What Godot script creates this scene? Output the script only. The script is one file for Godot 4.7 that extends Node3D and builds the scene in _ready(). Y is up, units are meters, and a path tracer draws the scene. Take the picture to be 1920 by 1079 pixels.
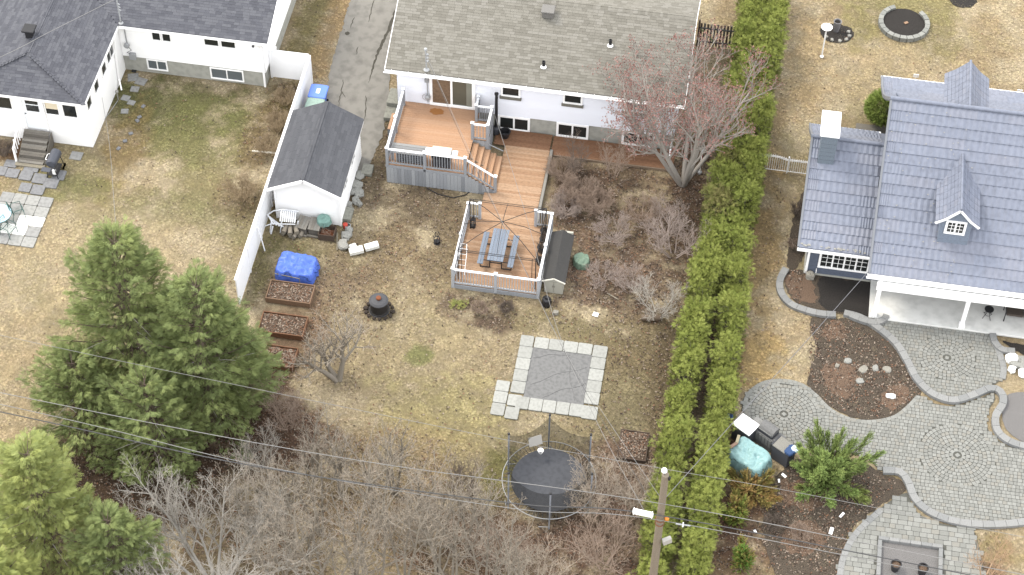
extends Node3D
# A suburban back garden seen from above in early spring, under an overcast sky.
# x runs along the street, z towards the rear lot line, y is up; metres.

class G:
	var v := PackedVector3Array()
	var n := PackedVector3Array()
	var t := PackedVector2Array()
	var c := PackedColorArray()
	var ix := PackedInt32Array()
	var col := Color.WHITE
	func tri(a: Vector3, b: Vector3, d: Vector3):
		var nn := (b - a).cross(d - a).normalized()
		var k := v.size()
		v.append(a); v.append(b); v.append(d)
		for i in 3: n.append(nn); c.append(col)
		ix.append(k); ix.append(k + 2); ix.append(k + 1)
	func quad(a: Vector3, b: Vector3, d: Vector3, e: Vector3):
		var nn := (d - a).cross(e - b).normalized()
		var k := v.size()
		v.append(a); v.append(b); v.append(d); v.append(e)
		for i in 4: n.append(nn); c.append(col)
		ix.append_array([k, k + 2, k + 1, k, k + 3, k + 2])
	func box(p: Vector3, s: Vector3, b := Basis.IDENTITY, bev := 0.0):
		var hx := s.x / 2; var hy := s.y / 2; var hz := s.z / 2
		if bev > 0:
			var q := bev
			var P = func(x, y, z, ax): 
				return p + b * Vector3(x * (hx - (0.0 if ax == 0 else q)), y * (hy - (0.0 if ax == 1 else q)), z * (hz - (0.0 if ax == 2 else q)))
			var o := [[0, 1, 2], [1, 2, 0], [2, 0, 1]]
			for f in o:
				for s1 in [-1.0, 1.0]:
					var r := []
					for k in [[-1.0, -1.0], [1.0, -1.0], [1.0, 1.0], [-1.0, 1.0]]:
						var w := [0.0, 0.0, 0.0]
						w[f[0]] = s1; w[f[1]] = k[0]; w[f[2]] = k[1]
						r.append(P.call(w[0], w[1], w[2], f[0]))
					if s1 > 0: quad(r[0], r[1], r[2], r[3])
					else: quad(r[3], r[2], r[1], r[0])
			for f in o:
				for s1 in [-1.0, 1.0]:
					for s2 in [-1.0, 1.0]:
						var w := [0.0, 0.0, 0.0]
						w[f[0]] = s1; w[f[1]] = s2
						w[f[2]] = -1.0
						var a = P.call(w[0], w[1], w[2], f[0]); var d = P.call(w[0], w[1], w[2], f[1])
						w[f[2]] = 1.0
						var a2 = P.call(w[0], w[1], w[2], f[0]); var d2 = P.call(w[0], w[1], w[2], f[1])
						if s1 * s2 > 0: quad(a, d, d2, a2)
						else: quad(a2, d2, d, a)
			for x in [-1.0, 1.0]:
				for y in [-1.0, 1.0]:
					for z in [-1.0, 1.0]:
						var a = P.call(x, y, z, 0); var d = P.call(x, y, z, 1); var e = P.call(x, y, z, 2)
						if x * y * z > 0: tri(a, d, e)
						else: tri(e, d, a)
			return
		var X := b.x * hx; var Y := b.y * hy; var Z := b.z * hz
		quad(p - X - Y + Z, p + X - Y + Z, p + X + Y + Z, p - X + Y + Z)
		quad(p + X - Y - Z, p - X - Y - Z, p - X + Y - Z, p + X + Y - Z)
		quad(p + X - Y + Z, p + X - Y - Z, p + X + Y - Z, p + X + Y + Z)
		quad(p - X - Y - Z, p - X - Y + Z, p - X + Y + Z, p - X + Y - Z)
		quad(p - X + Y + Z, p + X + Y + Z, p + X + Y - Z, p - X + Y - Z)
		quad(p - X - Y - Z, p + X - Y - Z, p + X - Y + Z, p - X - Y + Z)
	func beam(a: Vector3, b: Vector3, w: float, h: float, bev := 0.0):
		var d := b - a
		var y := d.normalized()
		var up := Vector3.UP if absf(y.y) < 0.95 else Vector3.BACK
		var x := up.cross(y).normalized()
		box((a + b) / 2, Vector3(w, d.length(), h), Basis(x, y, x.cross(y)), bev)
	func tube(pts: PackedVector3Array, rad: PackedFloat32Array, sides := 6, cap := true):
		var k0 := v.size()
		var m := pts.size()
		var x := Vector3.ZERO
		for i in m:
			var y := (pts[mini(i + 1, m - 1)] - pts[maxi(i - 1, 0)]).normalized()
			if i == 0: x = (Vector3.RIGHT if absf(y.x) < 0.8 else Vector3.BACK).cross(y).normalized()
			else: x = (x - y * x.dot(y)).normalized()
			var z := x.cross(y)
			for j in sides:
				var an := TAU * j / sides
				var o := x * cos(an) + z * sin(an)
				v.append(pts[i] + o * rad[i]); n.append(o); c.append(col)
		for i in m - 1:
			for j in sides:
				var a := k0 + i * sides + j; var b := k0 + i * sides + (j + 1) % sides
				ix.append_array([a, b, b + sides, a, b + sides, a + sides])
		if cap and sides > 3:
			for e in [0, m - 1]:
				var cc := v.size()
				var y := (pts[0] - pts[1]).normalized() if e == 0 else (pts[m - 1] - pts[m - 2]).normalized()
				v.append(pts[e]); n.append(y); c.append(col)
				for j in sides: v.append(v[k0 + e * sides + j]); n.append(y); c.append(col)
				for j in sides:
					var q := cc + 1 + j; var q2 := cc + 1 + (j + 1) % sides
					if e == 0: ix.append_array([cc, q2, q])
					else: ix.append_array([cc, q, q2])
	func rod(a: Vector3, b: Vector3, r: float, sides := 6):
		tube(PackedVector3Array([a, b]), PackedFloat32Array([r, r]), sides)
	func path(pts: Array, r: float, sides := 6):
		var rr := PackedFloat32Array()
		rr.resize(pts.size()); rr.fill(r)
		tube(PackedVector3Array(pts), rr, sides)
	func lathe(p: Vector3, prof: Array, sides := 16, b := Basis.IDENTITY):
		for i in prof.size() - 1:
			var q: Vector2 = prof[i]; var w: Vector2 = prof[i + 1]
			var d := (w - q).normalized()
			var k := v.size()
			for j in sides + 1:
				var an := TAU * j / sides
				var o := Vector3(cos(an), 0, sin(an))
				var nn := (b * (o * d.y - Vector3.UP * d.x)).normalized()
				v.append(p + b * (o * q.x + Vector3.UP * q.y)); v.append(p + b * (o * w.x + Vector3.UP * w.y))
				n.append(nn); n.append(nn); c.append(col); c.append(col)
			for j in sides:
				var a := k + j * 2
				ix.append_array([a, a + 2, a + 3, a, a + 3, a + 1])
	func prism(poly: PackedVector2Array, y0: float, y1: float):
		var p := poly
		if Geometry2D.is_polygon_clockwise(p): p = p.duplicate(); p.reverse()
		var tr := Geometry2D.triangulate_polygon(p)
		var k := v.size()
		for q in p: v.append(Vector3(q.x, y1, q.y)); n.append(Vector3.UP); c.append(col)
		for i in range(0, tr.size(), 3):
			var a := tr[i]; var b := tr[i + 1]; var d := tr[i + 2]
			if (p[b] - p[a]).cross(p[d] - p[a]) < 0: ix.append_array([k + a, k + d, k + b])
			else: ix.append_array([k + a, k + b, k + d])
		if y0 >= y1: return
		for i in p.size():
			var a := p[i]; var b := p[(i + 1) % p.size()]
			quad(Vector3(b.x, y0, b.y), Vector3(a.x, y0, a.y), Vector3(a.x, y1, a.y), Vector3(b.x, y1, b.y))
	# a solid of polygon `poly` (in x, y) pushed along z from z0 to z1
	func wallpoly(poly: PackedVector2Array, z0: float, z1: float, b := Basis.IDENTITY, o := Vector3.ZERO):
		var p := poly
		if Geometry2D.is_polygon_clockwise(p): p = p.duplicate(); p.reverse()
		# in Godot's y-down sense «not clockwise» is clockwise for y up; turn it
		p = p.duplicate(); p.reverse()
		if _area(p) < 0: p.reverse()
		var tr := Geometry2D.triangulate_polygon(p)
		for s in 2:
			var z: float = z1 if s == 0 else z0
			for i in range(0, tr.size(), 3):
				var q := [p[tr[i]], p[tr[i + 1]], p[tr[i + 2]]]
				if (q[1] - q[0]).cross(q[2] - q[0]) < 0: q = [q[0], q[2], q[1]]
				if s == 1: q = [q[0], q[2], q[1]]
				tri(o + b * Vector3(q[0].x, q[0].y, z), o + b * Vector3(q[1].x, q[1].y, z), o + b * Vector3(q[2].x, q[2].y, z))
		for i in p.size():
			var a := p[i]; var d := p[(i + 1) % p.size()]
			quad(o + b * Vector3(a.x, a.y, z1), o + b * Vector3(a.x, a.y, z0), o + b * Vector3(d.x, d.y, z0), o + b * Vector3(d.x, d.y, z1))
	func _area(p: PackedVector2Array) -> float:
		var s := 0.0
		for i in p.size(): s += p[i].cross(p[(i + 1) % p.size()])
		return s
	func mesh(m: Material) -> ArrayMesh:
		var a := []
		a.resize(Mesh.ARRAY_MAX)
		a[Mesh.ARRAY_VERTEX] = v; a[Mesh.ARRAY_NORMAL] = n; a[Mesh.ARRAY_INDEX] = ix
		if c.size() == v.size(): a[Mesh.ARRAY_COLOR] = c
		if t.size() == v.size(): a[Mesh.ARRAY_TEX_UV] = t
		var am := ArrayMesh.new()
		am.add_surface_from_arrays(Mesh.PRIMITIVE_TRIANGLES, a)
		am.surface_set_material(0, m)
		return am

var M := {}
var TX := {}
var names := {}
var rng := RandomNumberGenerator.new()
var cam: Camera3D
var cam_inv: Transform3D

func rr(a: float, b: float) -> float: return rng.randf_range(a, b)
func numbered(s: String) -> String:
	names[s] = names.get(s, -1) + 1
	return s if names[s] == 0 else "%s_%03d" % [s, names[s]]
func tag(o: Node, label: String, category: String, group := ""):
	o.set_meta("label", label); o.set_meta("category", category)
	if group: o.set_meta("group", group)
	return o
func thing(called: String, label: String, category: String, at := Vector3.ZERO, turn := 0.0, group := "") -> Node3D:
	var o := Node3D.new()
	o.name = numbered(called)
	add_child(o)
	o.position = at; o.rotation.y = deg_to_rad(turn)
	tag(o, label, category, group)
	return o
func setting(called: String, at := Vector3.ZERO) -> Node3D:
	var o := Node3D.new()
	o.name = numbered(called)
	add_child(o)
	o.position = at
	o.set_meta("kind", "structure")
	return o
func part(called: String, g: G, m: Material, parent: Node) -> MeshInstance3D:
	var o := MeshInstance3D.new()
	o.name = called if parent != self else numbered(called)
	o.mesh = g.mesh(m)
	parent.add_child(o, true)
	return o
func inst(called: String, mesh: Mesh, m: Material, xf: Transform3D, parent: Node) -> MeshInstance3D:
	var o := MeshInstance3D.new()
	o.name = called
	o.mesh = mesh
	if m: o.material_override = m
	parent.add_child(o, true)
	o.transform = xf
	return o
func boxpart(called: String, p: Vector3, s: Vector3, m: Material, parent: Node, bev := 0.0, b := Basis.IDENTITY) -> MeshInstance3D:
	var g := G.new()
	g.box(p, s, b, bev)
	return part(called, g, m, parent)
func dup(o: Node3D, at: Vector3, turn: float, label := "") -> Node3D:
	var r: Node3D = o.duplicate()
	r.name = numbered(String(o.name).rstrip("0123456789").trim_suffix("_"))
	add_child(r)
	r.position = at; r.rotation.y = deg_to_rad(turn)
	if label: r.set_meta("label", label)
	return r
func multi(called: String, mesh: Mesh, xf: Array, cols: Array, parent: Node) -> MultiMeshInstance3D:
	var mm := MultiMesh.new()
	mm.transform_format = MultiMesh.TRANSFORM_3D
	mm.use_colors = cols.size() > 0
	mm.mesh = mesh
	mm.instance_count = xf.size()
	for i in xf.size():
		mm.set_instance_transform(i, xf[i])
		if cols.size(): mm.set_instance_color(i, cols[i])
	var o := MultiMeshInstance3D.new()
	o.name = called
	o.multimesh = mm
	parent.add_child(o, true)
	return o
func px(p: Vector3) -> Vector3:
	var q := cam_inv * p
	var f := 0.5 / tan(deg_to_rad(cam.fov / 2))
	return Vector3(q.x / -q.z * f * 575 + 512, 287.5 - q.y / -q.z * f * 575, -q.z)
# alike pieces: the 300 that show largest each a part of its own, the rest one part
func pieces(called: String, many: String, mesh: Mesh, xf: Array, tones: Array, mats: Array, parent: Node, limit := 300):
	var order := []
	for i in xf.size():
		var q := px(xf[i].origin)
		var seen: bool = q.x > -4 and q.x < 1028 and q.y > -4 and q.y < 579
		order.append([q.z if seen else q.z + 1000.0, i])
	if xf.size() > limit: order.sort_custom(func(a, b): return a[0] < b[0])
	var rx := []; var rc := []
	for k in order.size():
		var i: int = order[k][1]
		if k < limit: inst(called, mesh, mats[tones[i] % mats.size()], xf[i], parent)
		else: rx.append(xf[i]); rc.append(tones[i] % mats.size())
	for q in mats.size():
		var sub := []
		for k in rx.size():
			if rc[k] == q: sub.append(rx[k])
		if sub.size():
			var o := multi(many, mesh, sub, [], parent)
			o.material_override = mats[q]
			o.set_meta("kind", "stuff")

# ---------- textures and materials ----------
func noise(type: int, freq: float, oct := 3, sd := 1) -> FastNoiseLite:
	var f := FastNoiseLite.new()
	f.noise_type = type; f.frequency = freq; f.seed = sd
	f.fractal_octaves = oct
	f.fractal_type = FastNoiseLite.FRACTAL_FBM if oct > 1 else FastNoiseLite.FRACTAL_NONE
	return f
func grey_tex(f: FastNoiseLite, size: int, lo: float, hi: float, stretch := Vector2i.ONE) -> ImageTexture:
	var im := f.get_seamless_image(size, size, false, false, 0.12)
	im.convert(Image.FORMAT_L8)
	var d := im.get_data()
	for i in d.size(): d[i] = int(255.0 * clampf(lerpf(lo, hi, d[i] / 255.0), 0, 1))
	im = Image.create_from_data(size, size, false, Image.FORMAT_L8, d)
	if stretch != Vector2i.ONE:
		im.resize(size / stretch.x, size / stretch.y, Image.INTERPOLATE_LANCZOS)
	return ImageTexture.create_from_image(im)
func srgb(r: float, g: float, b: float) -> Color: return Color(r / 255.0, g / 255.0, b / 255.0)
func lin(r: float, g: float, b: float) -> Color: return Color(r, g, b).linear_to_srgb()
func mat(col: Color, rough := 0.8, tex := "", scale := Vector3.ONE, extra := {}) -> StandardMaterial3D:
	var m := StandardMaterial3D.new()
	m.albedo_color = col; m.roughness = rough
	m.metallic_specular = 0.35
	if tex:
		m.albedo_texture = TX[tex]
		m.uv1_triplanar = true; m.uv1_world_triplanar = true
		m.uv1_scale = scale
	for k in extra: m.set(k, extra[k])
	return m
# ---------- ground ----------
const GX0 := -30.0
const GZ0 := -26.0
const GW := 60.0
const GH := 48.0
const MW := 480
const MH := 384
const LIT := 2.85   # how much brighter than its base colour a level surface comes out in the photograph
var gmap: Image
var litter: PackedFloat32Array
var bare: PackedFloat32Array

func alb(r: float, g: float, b: float, k := LIT) -> Color:
	var l := srgb(r, g, b).srgb_to_linear()
	return Color(l.r / k, l.g / k, l.b / k).linear_to_srgb()

func paint_ground():
	var na := noise(FastNoiseLite.TYPE_SIMPLEX_SMOOTH, 0.045, 4, 3)
	var nb := noise(FastNoiseLite.TYPE_SIMPLEX_SMOOTH, 0.012, 3, 8)
	var nc := noise(FastNoiseLite.TYPE_SIMPLEX_SMOOTH, 0.16, 3, 21)
	var buf := PackedVector3Array()
	buf.resize(MW * MH); litter = PackedFloat32Array(); litter.resize(MW * MH); bare = PackedFloat32Array(); bare.resize(MW * MH)
	var straw := Vector3(228, 211, 178); var tan_ := Vector3(205, 184, 149); var olive := Vector3(184, 172, 133)
	var fine := PackedFloat32Array(); fine.resize(MW * MH)
	for j in MH:
		for i in MW:
			var k := j * MW + i
			var a := na.get_noise_2d(i, j); var b := nb.get_noise_2d(i, j); var f := nc.get_noise_2d(i, j)
			fine[k] = a * 0.8 + f * 0.5
			var c := straw.lerp(tan_, clampf(0.45 + a * 1.5 + f * 0.35, 0, 1))
			c = c.lerp(olive, clampf(b * 1.6 + f * 0.6 - 0.1, 0, 0.75))
			buf[k] = c * (1.0 + f * 0.10)
	# colour patches, among them a darker strip along the hedge: x, z, half sizes, colour, strength, dead-leaf cover, worn-bare share
	var P := [
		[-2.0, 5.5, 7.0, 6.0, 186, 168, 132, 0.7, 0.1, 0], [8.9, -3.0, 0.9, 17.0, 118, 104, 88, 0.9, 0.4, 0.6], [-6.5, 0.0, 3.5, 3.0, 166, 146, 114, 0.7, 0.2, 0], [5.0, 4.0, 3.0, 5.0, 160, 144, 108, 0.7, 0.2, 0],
		[-17.5, -8.2, 4.6, 1.9, 122, 124, 78, 0.85, 0.0, 0], [-16.2, -6.6, 2.6, 2.0, 135, 135, 84, 0.7, 0, 0], [-15.0, -4.5, 2.2, 2.2, 150, 146, 98, 0.5, 0, 0],
		[-18.8, -5.0, 1.0, 3.2, 178, 150, 100, 0.6, 0, 0], [-20.3, -2.6, 2.0, 1.0, 142, 142, 92, 0.65, 0, 0], [-16.0, -2.0, 2.4, 1.2, 152, 148, 104, 0.5, 0, 0], [-13.0, -1.6, 1.6, 1.4, 150, 146, 104, 0.5, 0, 0],
		[-12.5, -7.4, 1.1, 3.4, 142, 122, 88, 0.8, 0.3, 0], [-12.6, -2.8, 1.3, 1.6, 150, 130, 98, 0.7, 0.3, 0],
		[-17.5, 2.0, 5.0, 3.2, 214, 196, 156, 0.6, 0, 0], [-20.0, 8.0, 4.0, 5.0, 205, 184, 142, 0.6, 0, 0], [-23.9, -4.2, 1.2, 0.9, 140, 104, 78, 0.9, 0.8, 0],
		[-12.3, -16.0, 0.9, 6.0, 140, 132, 82, 0.6, 0, 0], [-11.3, -14.0, 0.7, 6.0, 196, 164, 118, 0.7, 0, 0], [-12.6, -10.2, 1.0, 0.7, 150, 128, 92, 0.8, 0.3, 0],
		[-7.0, -7.0, 0.9, 3.0, 138, 122, 98, 0.85, 0.4, 0.5], [-5.0, -3.8, 2.8, 1.5, 138, 122, 100, 0.85, 0.4, 0.4], [-5.9, -1.5, 1.6, 2.2, 160, 140, 108, 0.6, 0.4, 0.2], [-3.4, -1.6, 0.8, 3.0, 150, 132, 104, 0.6, 0.3, 0.2],
		[-7.5, 0.8, 1.5, 1.6, 160, 138, 112, 0.7, 0.5, 0.2], [-9.6, -0.4, 1.4, 0.7, 128, 122, 82, 0.8, 0.1, 0], [-11.0, 1.2, 0.5, 2.4, 134, 126, 84, 0.7, 0.1, 0],
		[-6.5, 4.0, 2.4, 2.6, 172, 154, 122, 0.6, 0.3, 0], [-3.5, 3.5, 2.6, 3.0, 196, 178, 136, 0.6, 0, 0], [-3.2, 4.4, 0.6, 0.7, 134, 140, 84, 0.7, 0, 0], [-1.6, 7.0, 3.2, 2.0, 190, 178, 122, 0.65, 0, 0], [-2.0, 8.8, 2.6, 1.6, 186, 166, 116, 0.5, 0, 0],
		[-1.3, 1.4, 1.7, 0.9, 138, 118, 100, 0.95, 0.8, 0.5], [-0.5, 2.1, 1.0, 0.6, 128, 108, 92, 0.9, 0.6, 0.6],
		[3.7, -5.0, 3.0, 3.2, 150, 126, 104, 0.95, 1.0, 0.2], [4.6, -1.2, 3.0, 2.4, 152, 128, 108, 0.95, 1.0, 0.1], [2.0, -6.2, 1.2, 1.8, 128, 106, 90, 0.9, 1.0, 0.2], [5.6, 2.6, 2.0, 2.0, 146, 130, 98, 0.75, 0.4, 0], [2.5, 1.7, 3.0, 0.8, 154, 142, 104, 0.6, 0.3, 0], [5.6, 6.0, 1.2, 2.2, 152, 140, 108, 0.7, 0.2, 0],
		[6.9, -8.2, 1.0, 2.0, 140, 112, 92, 0.9, 0.9, 0.2], [7.0, -5.0, 1.0, 4.0, 138, 114, 94, 0.9, 0.9, 0.1], [7.2, 3.0, 0.8, 5.0, 132, 116, 90, 0.8, 0.5, 0],
		[5.6, 8.8, 1.6, 1.8, 148, 122, 104, 0.9, 0.7, 0.1], [1.0, 9.8, 0.8, 2.0, 132, 128, 78, 0.8, 0.1, 0], [-4.0, 11.5, 4.2, 3.0, 162, 140, 108, 0.8, 0.6, 0], [1.5, 13.0, 3.5, 2.0, 140, 112, 92, 0.85, 0.8, 0.1], [5.0, 12.2, 3.0, 2.6, 136, 110, 94, 0.9, 0.8, 0.1],
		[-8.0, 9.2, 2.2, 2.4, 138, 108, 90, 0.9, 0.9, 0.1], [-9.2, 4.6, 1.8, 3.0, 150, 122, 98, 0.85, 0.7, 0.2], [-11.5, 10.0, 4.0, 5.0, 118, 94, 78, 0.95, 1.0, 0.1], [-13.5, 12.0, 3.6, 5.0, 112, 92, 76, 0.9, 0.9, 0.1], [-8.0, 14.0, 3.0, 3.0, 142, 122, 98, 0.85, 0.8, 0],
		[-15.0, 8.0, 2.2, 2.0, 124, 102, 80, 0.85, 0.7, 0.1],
		[11.6, -16.0, 1.2, 4.0, 194, 168, 124, 0.65, 0, 0], [15.0, -16.5, 4.0, 2.4, 214, 190, 148, 0.6, 0, 0], [16.5, -21.5, 3.0, 1.4, 168, 160, 106, 0.65, 0, 0], [14.0, -19.0, 0.9, 1.6, 162, 152, 98, 0.6, 0, 0], [17.9, -19.0, 0.9, 1.6, 164, 152, 104, 0.6, 0, 0],
		[10.4, -9.5, 0.7, 6.0, 182, 158, 118, 0.6, 0.05, 0], [10.7, -3.0, 0.9, 6.0, 188, 160, 112, 0.8, 0.1, 0], [10.9, 2.4, 1.3, 1.6, 202, 172, 116, 0.85, 0, 0], [9.6, 2.0, 0.6, 4.0, 148, 122, 94, 0.8, 0.5, 0.1],
		[9.6, 8.0, 1.1, 2.6, 136, 104, 84, 0.95, 0.7, 0.2], [11.0, 10.8, 2.0, 1.8, 138, 108, 88, 0.95, 0.7, 0.2], [10.4, 13.6, 2.4, 1.2, 168, 140, 108, 0.9, 0.3, 0], [13.6, 12.6, 2.0, 0.9, 170, 144, 108, 0.8, 0.3, 0], [20.2, 9.9, 1.5, 0.8, 172, 152, 106, 0.85, 0.1, 0], [20.4, 11.6, 1.8, 1.0, 160, 132, 106, 0.9, 0.7, 0],
	]
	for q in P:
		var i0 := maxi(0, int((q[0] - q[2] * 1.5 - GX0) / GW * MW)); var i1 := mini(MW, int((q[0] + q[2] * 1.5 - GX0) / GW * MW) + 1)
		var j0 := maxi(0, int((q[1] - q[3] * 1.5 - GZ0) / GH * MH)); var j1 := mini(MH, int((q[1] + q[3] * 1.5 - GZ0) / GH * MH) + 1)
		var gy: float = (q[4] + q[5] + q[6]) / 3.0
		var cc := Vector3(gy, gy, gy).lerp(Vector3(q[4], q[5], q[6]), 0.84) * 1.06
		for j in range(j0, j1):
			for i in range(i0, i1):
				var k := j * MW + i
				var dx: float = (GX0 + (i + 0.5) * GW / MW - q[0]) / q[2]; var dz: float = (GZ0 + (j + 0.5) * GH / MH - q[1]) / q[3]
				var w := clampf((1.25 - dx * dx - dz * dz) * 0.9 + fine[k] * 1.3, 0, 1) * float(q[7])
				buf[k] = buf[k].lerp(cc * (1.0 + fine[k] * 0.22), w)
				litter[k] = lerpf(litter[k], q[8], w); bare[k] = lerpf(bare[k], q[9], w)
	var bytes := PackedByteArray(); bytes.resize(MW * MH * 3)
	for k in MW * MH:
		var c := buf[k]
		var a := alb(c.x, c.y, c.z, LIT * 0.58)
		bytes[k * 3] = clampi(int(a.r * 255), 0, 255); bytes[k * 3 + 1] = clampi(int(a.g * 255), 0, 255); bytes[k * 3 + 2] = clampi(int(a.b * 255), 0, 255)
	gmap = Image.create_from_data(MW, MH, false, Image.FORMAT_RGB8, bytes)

func at_map(x: float, z: float) -> int:
	return clampi(int((z - GZ0) / GH * MH), 0, MH - 1) * MW + clampi(int((x - GX0) / GW * MW), 0, MW - 1)

# short dry stalks lying over each other
func straw_tex() -> ImageTexture:
	var S := 1024
	var f := noise(FastNoiseLite.TYPE_SIMPLEX_SMOOTH, 0.02, 4, 77).get_seamless_image(S, S, false, false, 0.15)
	f.convert(Image.FORMAT_RGB8)
	var d := f.get_data()
	for i in d.size(): d[i] = int(168 + (d[i] - 128) * 0.25)
	var r := RandomNumberGenerator.new(); r.seed = 5
	for s in 52000:
		var x := r.randf() * S; var y := r.randf() * S
		var an := r.randf() * TAU; var L := r.randi_range(5, 17)
		var g := r.randf_range(0.6, 1.0) if r.randf() < 0.8 else r.randf_range(0.38, 0.6)
		var cr := int(255 * g); var cg := int(254 * g * r.randf_range(0.97, 1.02)); var cb := int(252 * g * r.randf_range(0.93, 1.04))
		var cx := cos(an); var sy := sin(an)
		for k in L:
			var q := ((posmod(int(y), S)) * S + posmod(int(x), S)) * 3
			d[q] = mini(cr, 255); d[q + 1] = mini(cg, 255); d[q + 2] = mini(cb, 255)
			x += cx; y += sy
			cx += r.randf_range(-0.05, 0.05)
	return ImageTexture.create_from_image(Image.create_from_data(S, S, false, Image.FORMAT_RGB8, d))

func build_ground():
	paint_ground()
	var big := gmap.duplicate()
	big.resize(1920, 1536, Image.INTERPOLATE_CUBIC)
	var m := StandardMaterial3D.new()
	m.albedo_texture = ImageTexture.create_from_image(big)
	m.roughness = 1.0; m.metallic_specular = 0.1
	m.detail_enabled = true; m.detail_albedo = TX.straw; m.detail_blend_mode = BaseMaterial3D.BLEND_MODE_MUL; m.detail_uv_layer = BaseMaterial3D.DETAIL_UV_2
	var hm := noise(FastNoiseLite.TYPE_SIMPLEX_SMOOTH, 0.05, 5, 31).get_seamless_image(512, 512, false, false, 0.15)
	m.normal_enabled = true
	hm.bump_map_to_normal_map(6.0)
	m.normal_texture = ImageTexture.create_from_image(hm)
	m.normal_scale = 0.0
	var o := MeshInstance3D.new()
	o.name = "ground"
	o.set_meta("kind", "structure")
	var v := PackedVector3Array(); var n := PackedVector3Array(); var t := PackedVector2Array(); var t2 := PackedVector2Array(); var ix := PackedInt32Array()
	var hn := noise(FastNoiseLite.TYPE_SIMPLEX_SMOOTH, 0.35, 3, 9)
	var nx := 240; var nz := 192
	for j in nz + 1:
		for i in nx + 1:
			var x := GX0 + GW * i / nx; var z := GZ0 + GH * j / nz
			var e := minf(minf(i, nx - i), minf(j, nz - j)) / 8.0
			v.append(Vector3(x, -0.02 + 0.02 * hn.get_noise_2d(x, z) * clampf(e, 0, 1), z))
			n.append(Vector3.UP)
			t.append(Vector2(float(i) / nx, float(j) / nz)); t2.append(Vector2(x, z) / 4.6)
	for j in nz:
		for i in nx:
			var a := j * (nx + 1) + i
			ix.append_array([a, a + 1, a + nx + 2, a, a + nx + 2, a + nx + 1])
	for j in range(1, nz):
		for i in range(1, nx):
			var a := j * (nx + 1) + i
			n[a] = Vector3(v[a - 1].y - v[a + 1].y, 0.5, v[a - nx - 1].y - v[a + nx + 1].y).normalized()
	# the lawns go on to the horizon
	var F := 300.0
	var xs := [-F, GX0, GX0 + GW, F]; var zs := [-F, GZ0, GZ0 + GH, F]
	for j in 3:
		for i in 3:
			if i == 1 and j == 1: continue
			var k := v.size()
			for q in [[0, 0], [1, 0], [1, 1], [0, 1]]:
				var p := Vector3(xs[i + q[0]], -0.02, zs[j + q[1]])
				v.append(p); n.append(Vector3.UP)
				t.append(Vector2(fposmod(0.11 + p.x * 0.0002, 1), 0.5 + p.z * 0.0004)); t2.append(Vector2(p.x, p.z) / 4.6)
			ix.append_array([k, k + 1, k + 2, k, k + 2, k + 3])
	var a := []
	a.resize(Mesh.ARRAY_MAX)
	a[Mesh.ARRAY_VERTEX] = v; a[Mesh.ARRAY_NORMAL] = n; a[Mesh.ARRAY_TEX_UV] = t; a[Mesh.ARRAY_TEX_UV2] = t2; a[Mesh.ARRAY_INDEX] = ix
	var am := ArrayMesh.new()
	am.add_surface_from_arrays(Mesh.PRIMITIVE_TRIANGLES, a)
	m.normal_enabled = false
	am.surface_set_material(0, m)
	o.mesh = am
	add_child(o)

# flat sheet with a ragged outline
func sheet(called: String, poly: PackedVector2Array, y: float, m: Material, ragged := 0.0, parent: Node = null) -> MeshInstance3D:
	var p := poly
	if ragged > 0:
		p = PackedVector2Array()
		var f := noise(FastNoiseLite.TYPE_SIMPLEX_SMOOTH, 0.9, 3, 14)
		for i in poly.size():
			var a := poly[i]; var b := poly[(i + 1) % poly.size()]
			var k := maxi(1, int(a.distance_to(b) / 0.15))
			for s in k:
				var q := a.lerp(b, float(s) / k)
				p.append(q + Vector2(f.get_noise_2d(q.x * 3, q.y * 3), f.get_noise_2d(q.y * 3 + 50, q.x * 3)) * ragged)
	if Geometry2D.triangulate_polygon(p).is_empty(): return sheet(called, poly, y, m, ragged * 0.6 if ragged > 0.02 else 0.0, parent)
	var g := G.new()
	g.prism(p, y, y)
	var o := part(called, g, m, parent if parent else self)
	if parent == null: o.set_meta("kind", "structure")
	return o
func smooth(p: PackedVector2Array, closed := false, step := 0.15) -> PackedVector2Array:
	var o := PackedVector2Array()
	var m := p.size()
	for i in (m if closed else m - 1):
		var a := p[posmod(i - 1, m) if closed else maxi(i - 1, 0)]; var b := p[i]; var c := p[(i + 1) % m]; var d := p[(i + 2) % m if closed else mini(i + 2, m - 1)]
		var k := maxi(1, int(b.distance_to(c) / step))
		for s in k: o.append(b.cubic_interpolate(c, a, d, float(s) / k))
	if not closed: o.append(p[m - 1])
	return o
# ---------- building helpers ----------
const FRONT := Basis.IDENTITY
var RIGHT := Basis(Vector3(0, 0, -1), Vector3.UP, Vector3(1, 0, 0))
var LEFT := Basis(Vector3(0, 0, 1), Vector3.UP, Vector3(-1, 0, 0))
var BACK := Basis(Vector3(-1, 0, 0), Vector3.UP, Vector3(0, 0, -1))
var unit_mesh: ArrayMesh
var chip_mesh: ArrayMesh
var tile_mesh: ArrayMesh

func local_box(g: G, o: Vector3, b: Basis, x0: float, x1: float, y0: float, y1: float, z0: float, z1: float, bev := 0.0):
	g.box(o + b * Vector3((x0 + x1) / 2, (y0 + y1) / 2, (z0 + z1) / 2), Vector3(x1 - x0, y1 - y0, z1 - z0), b, bev)
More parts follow.
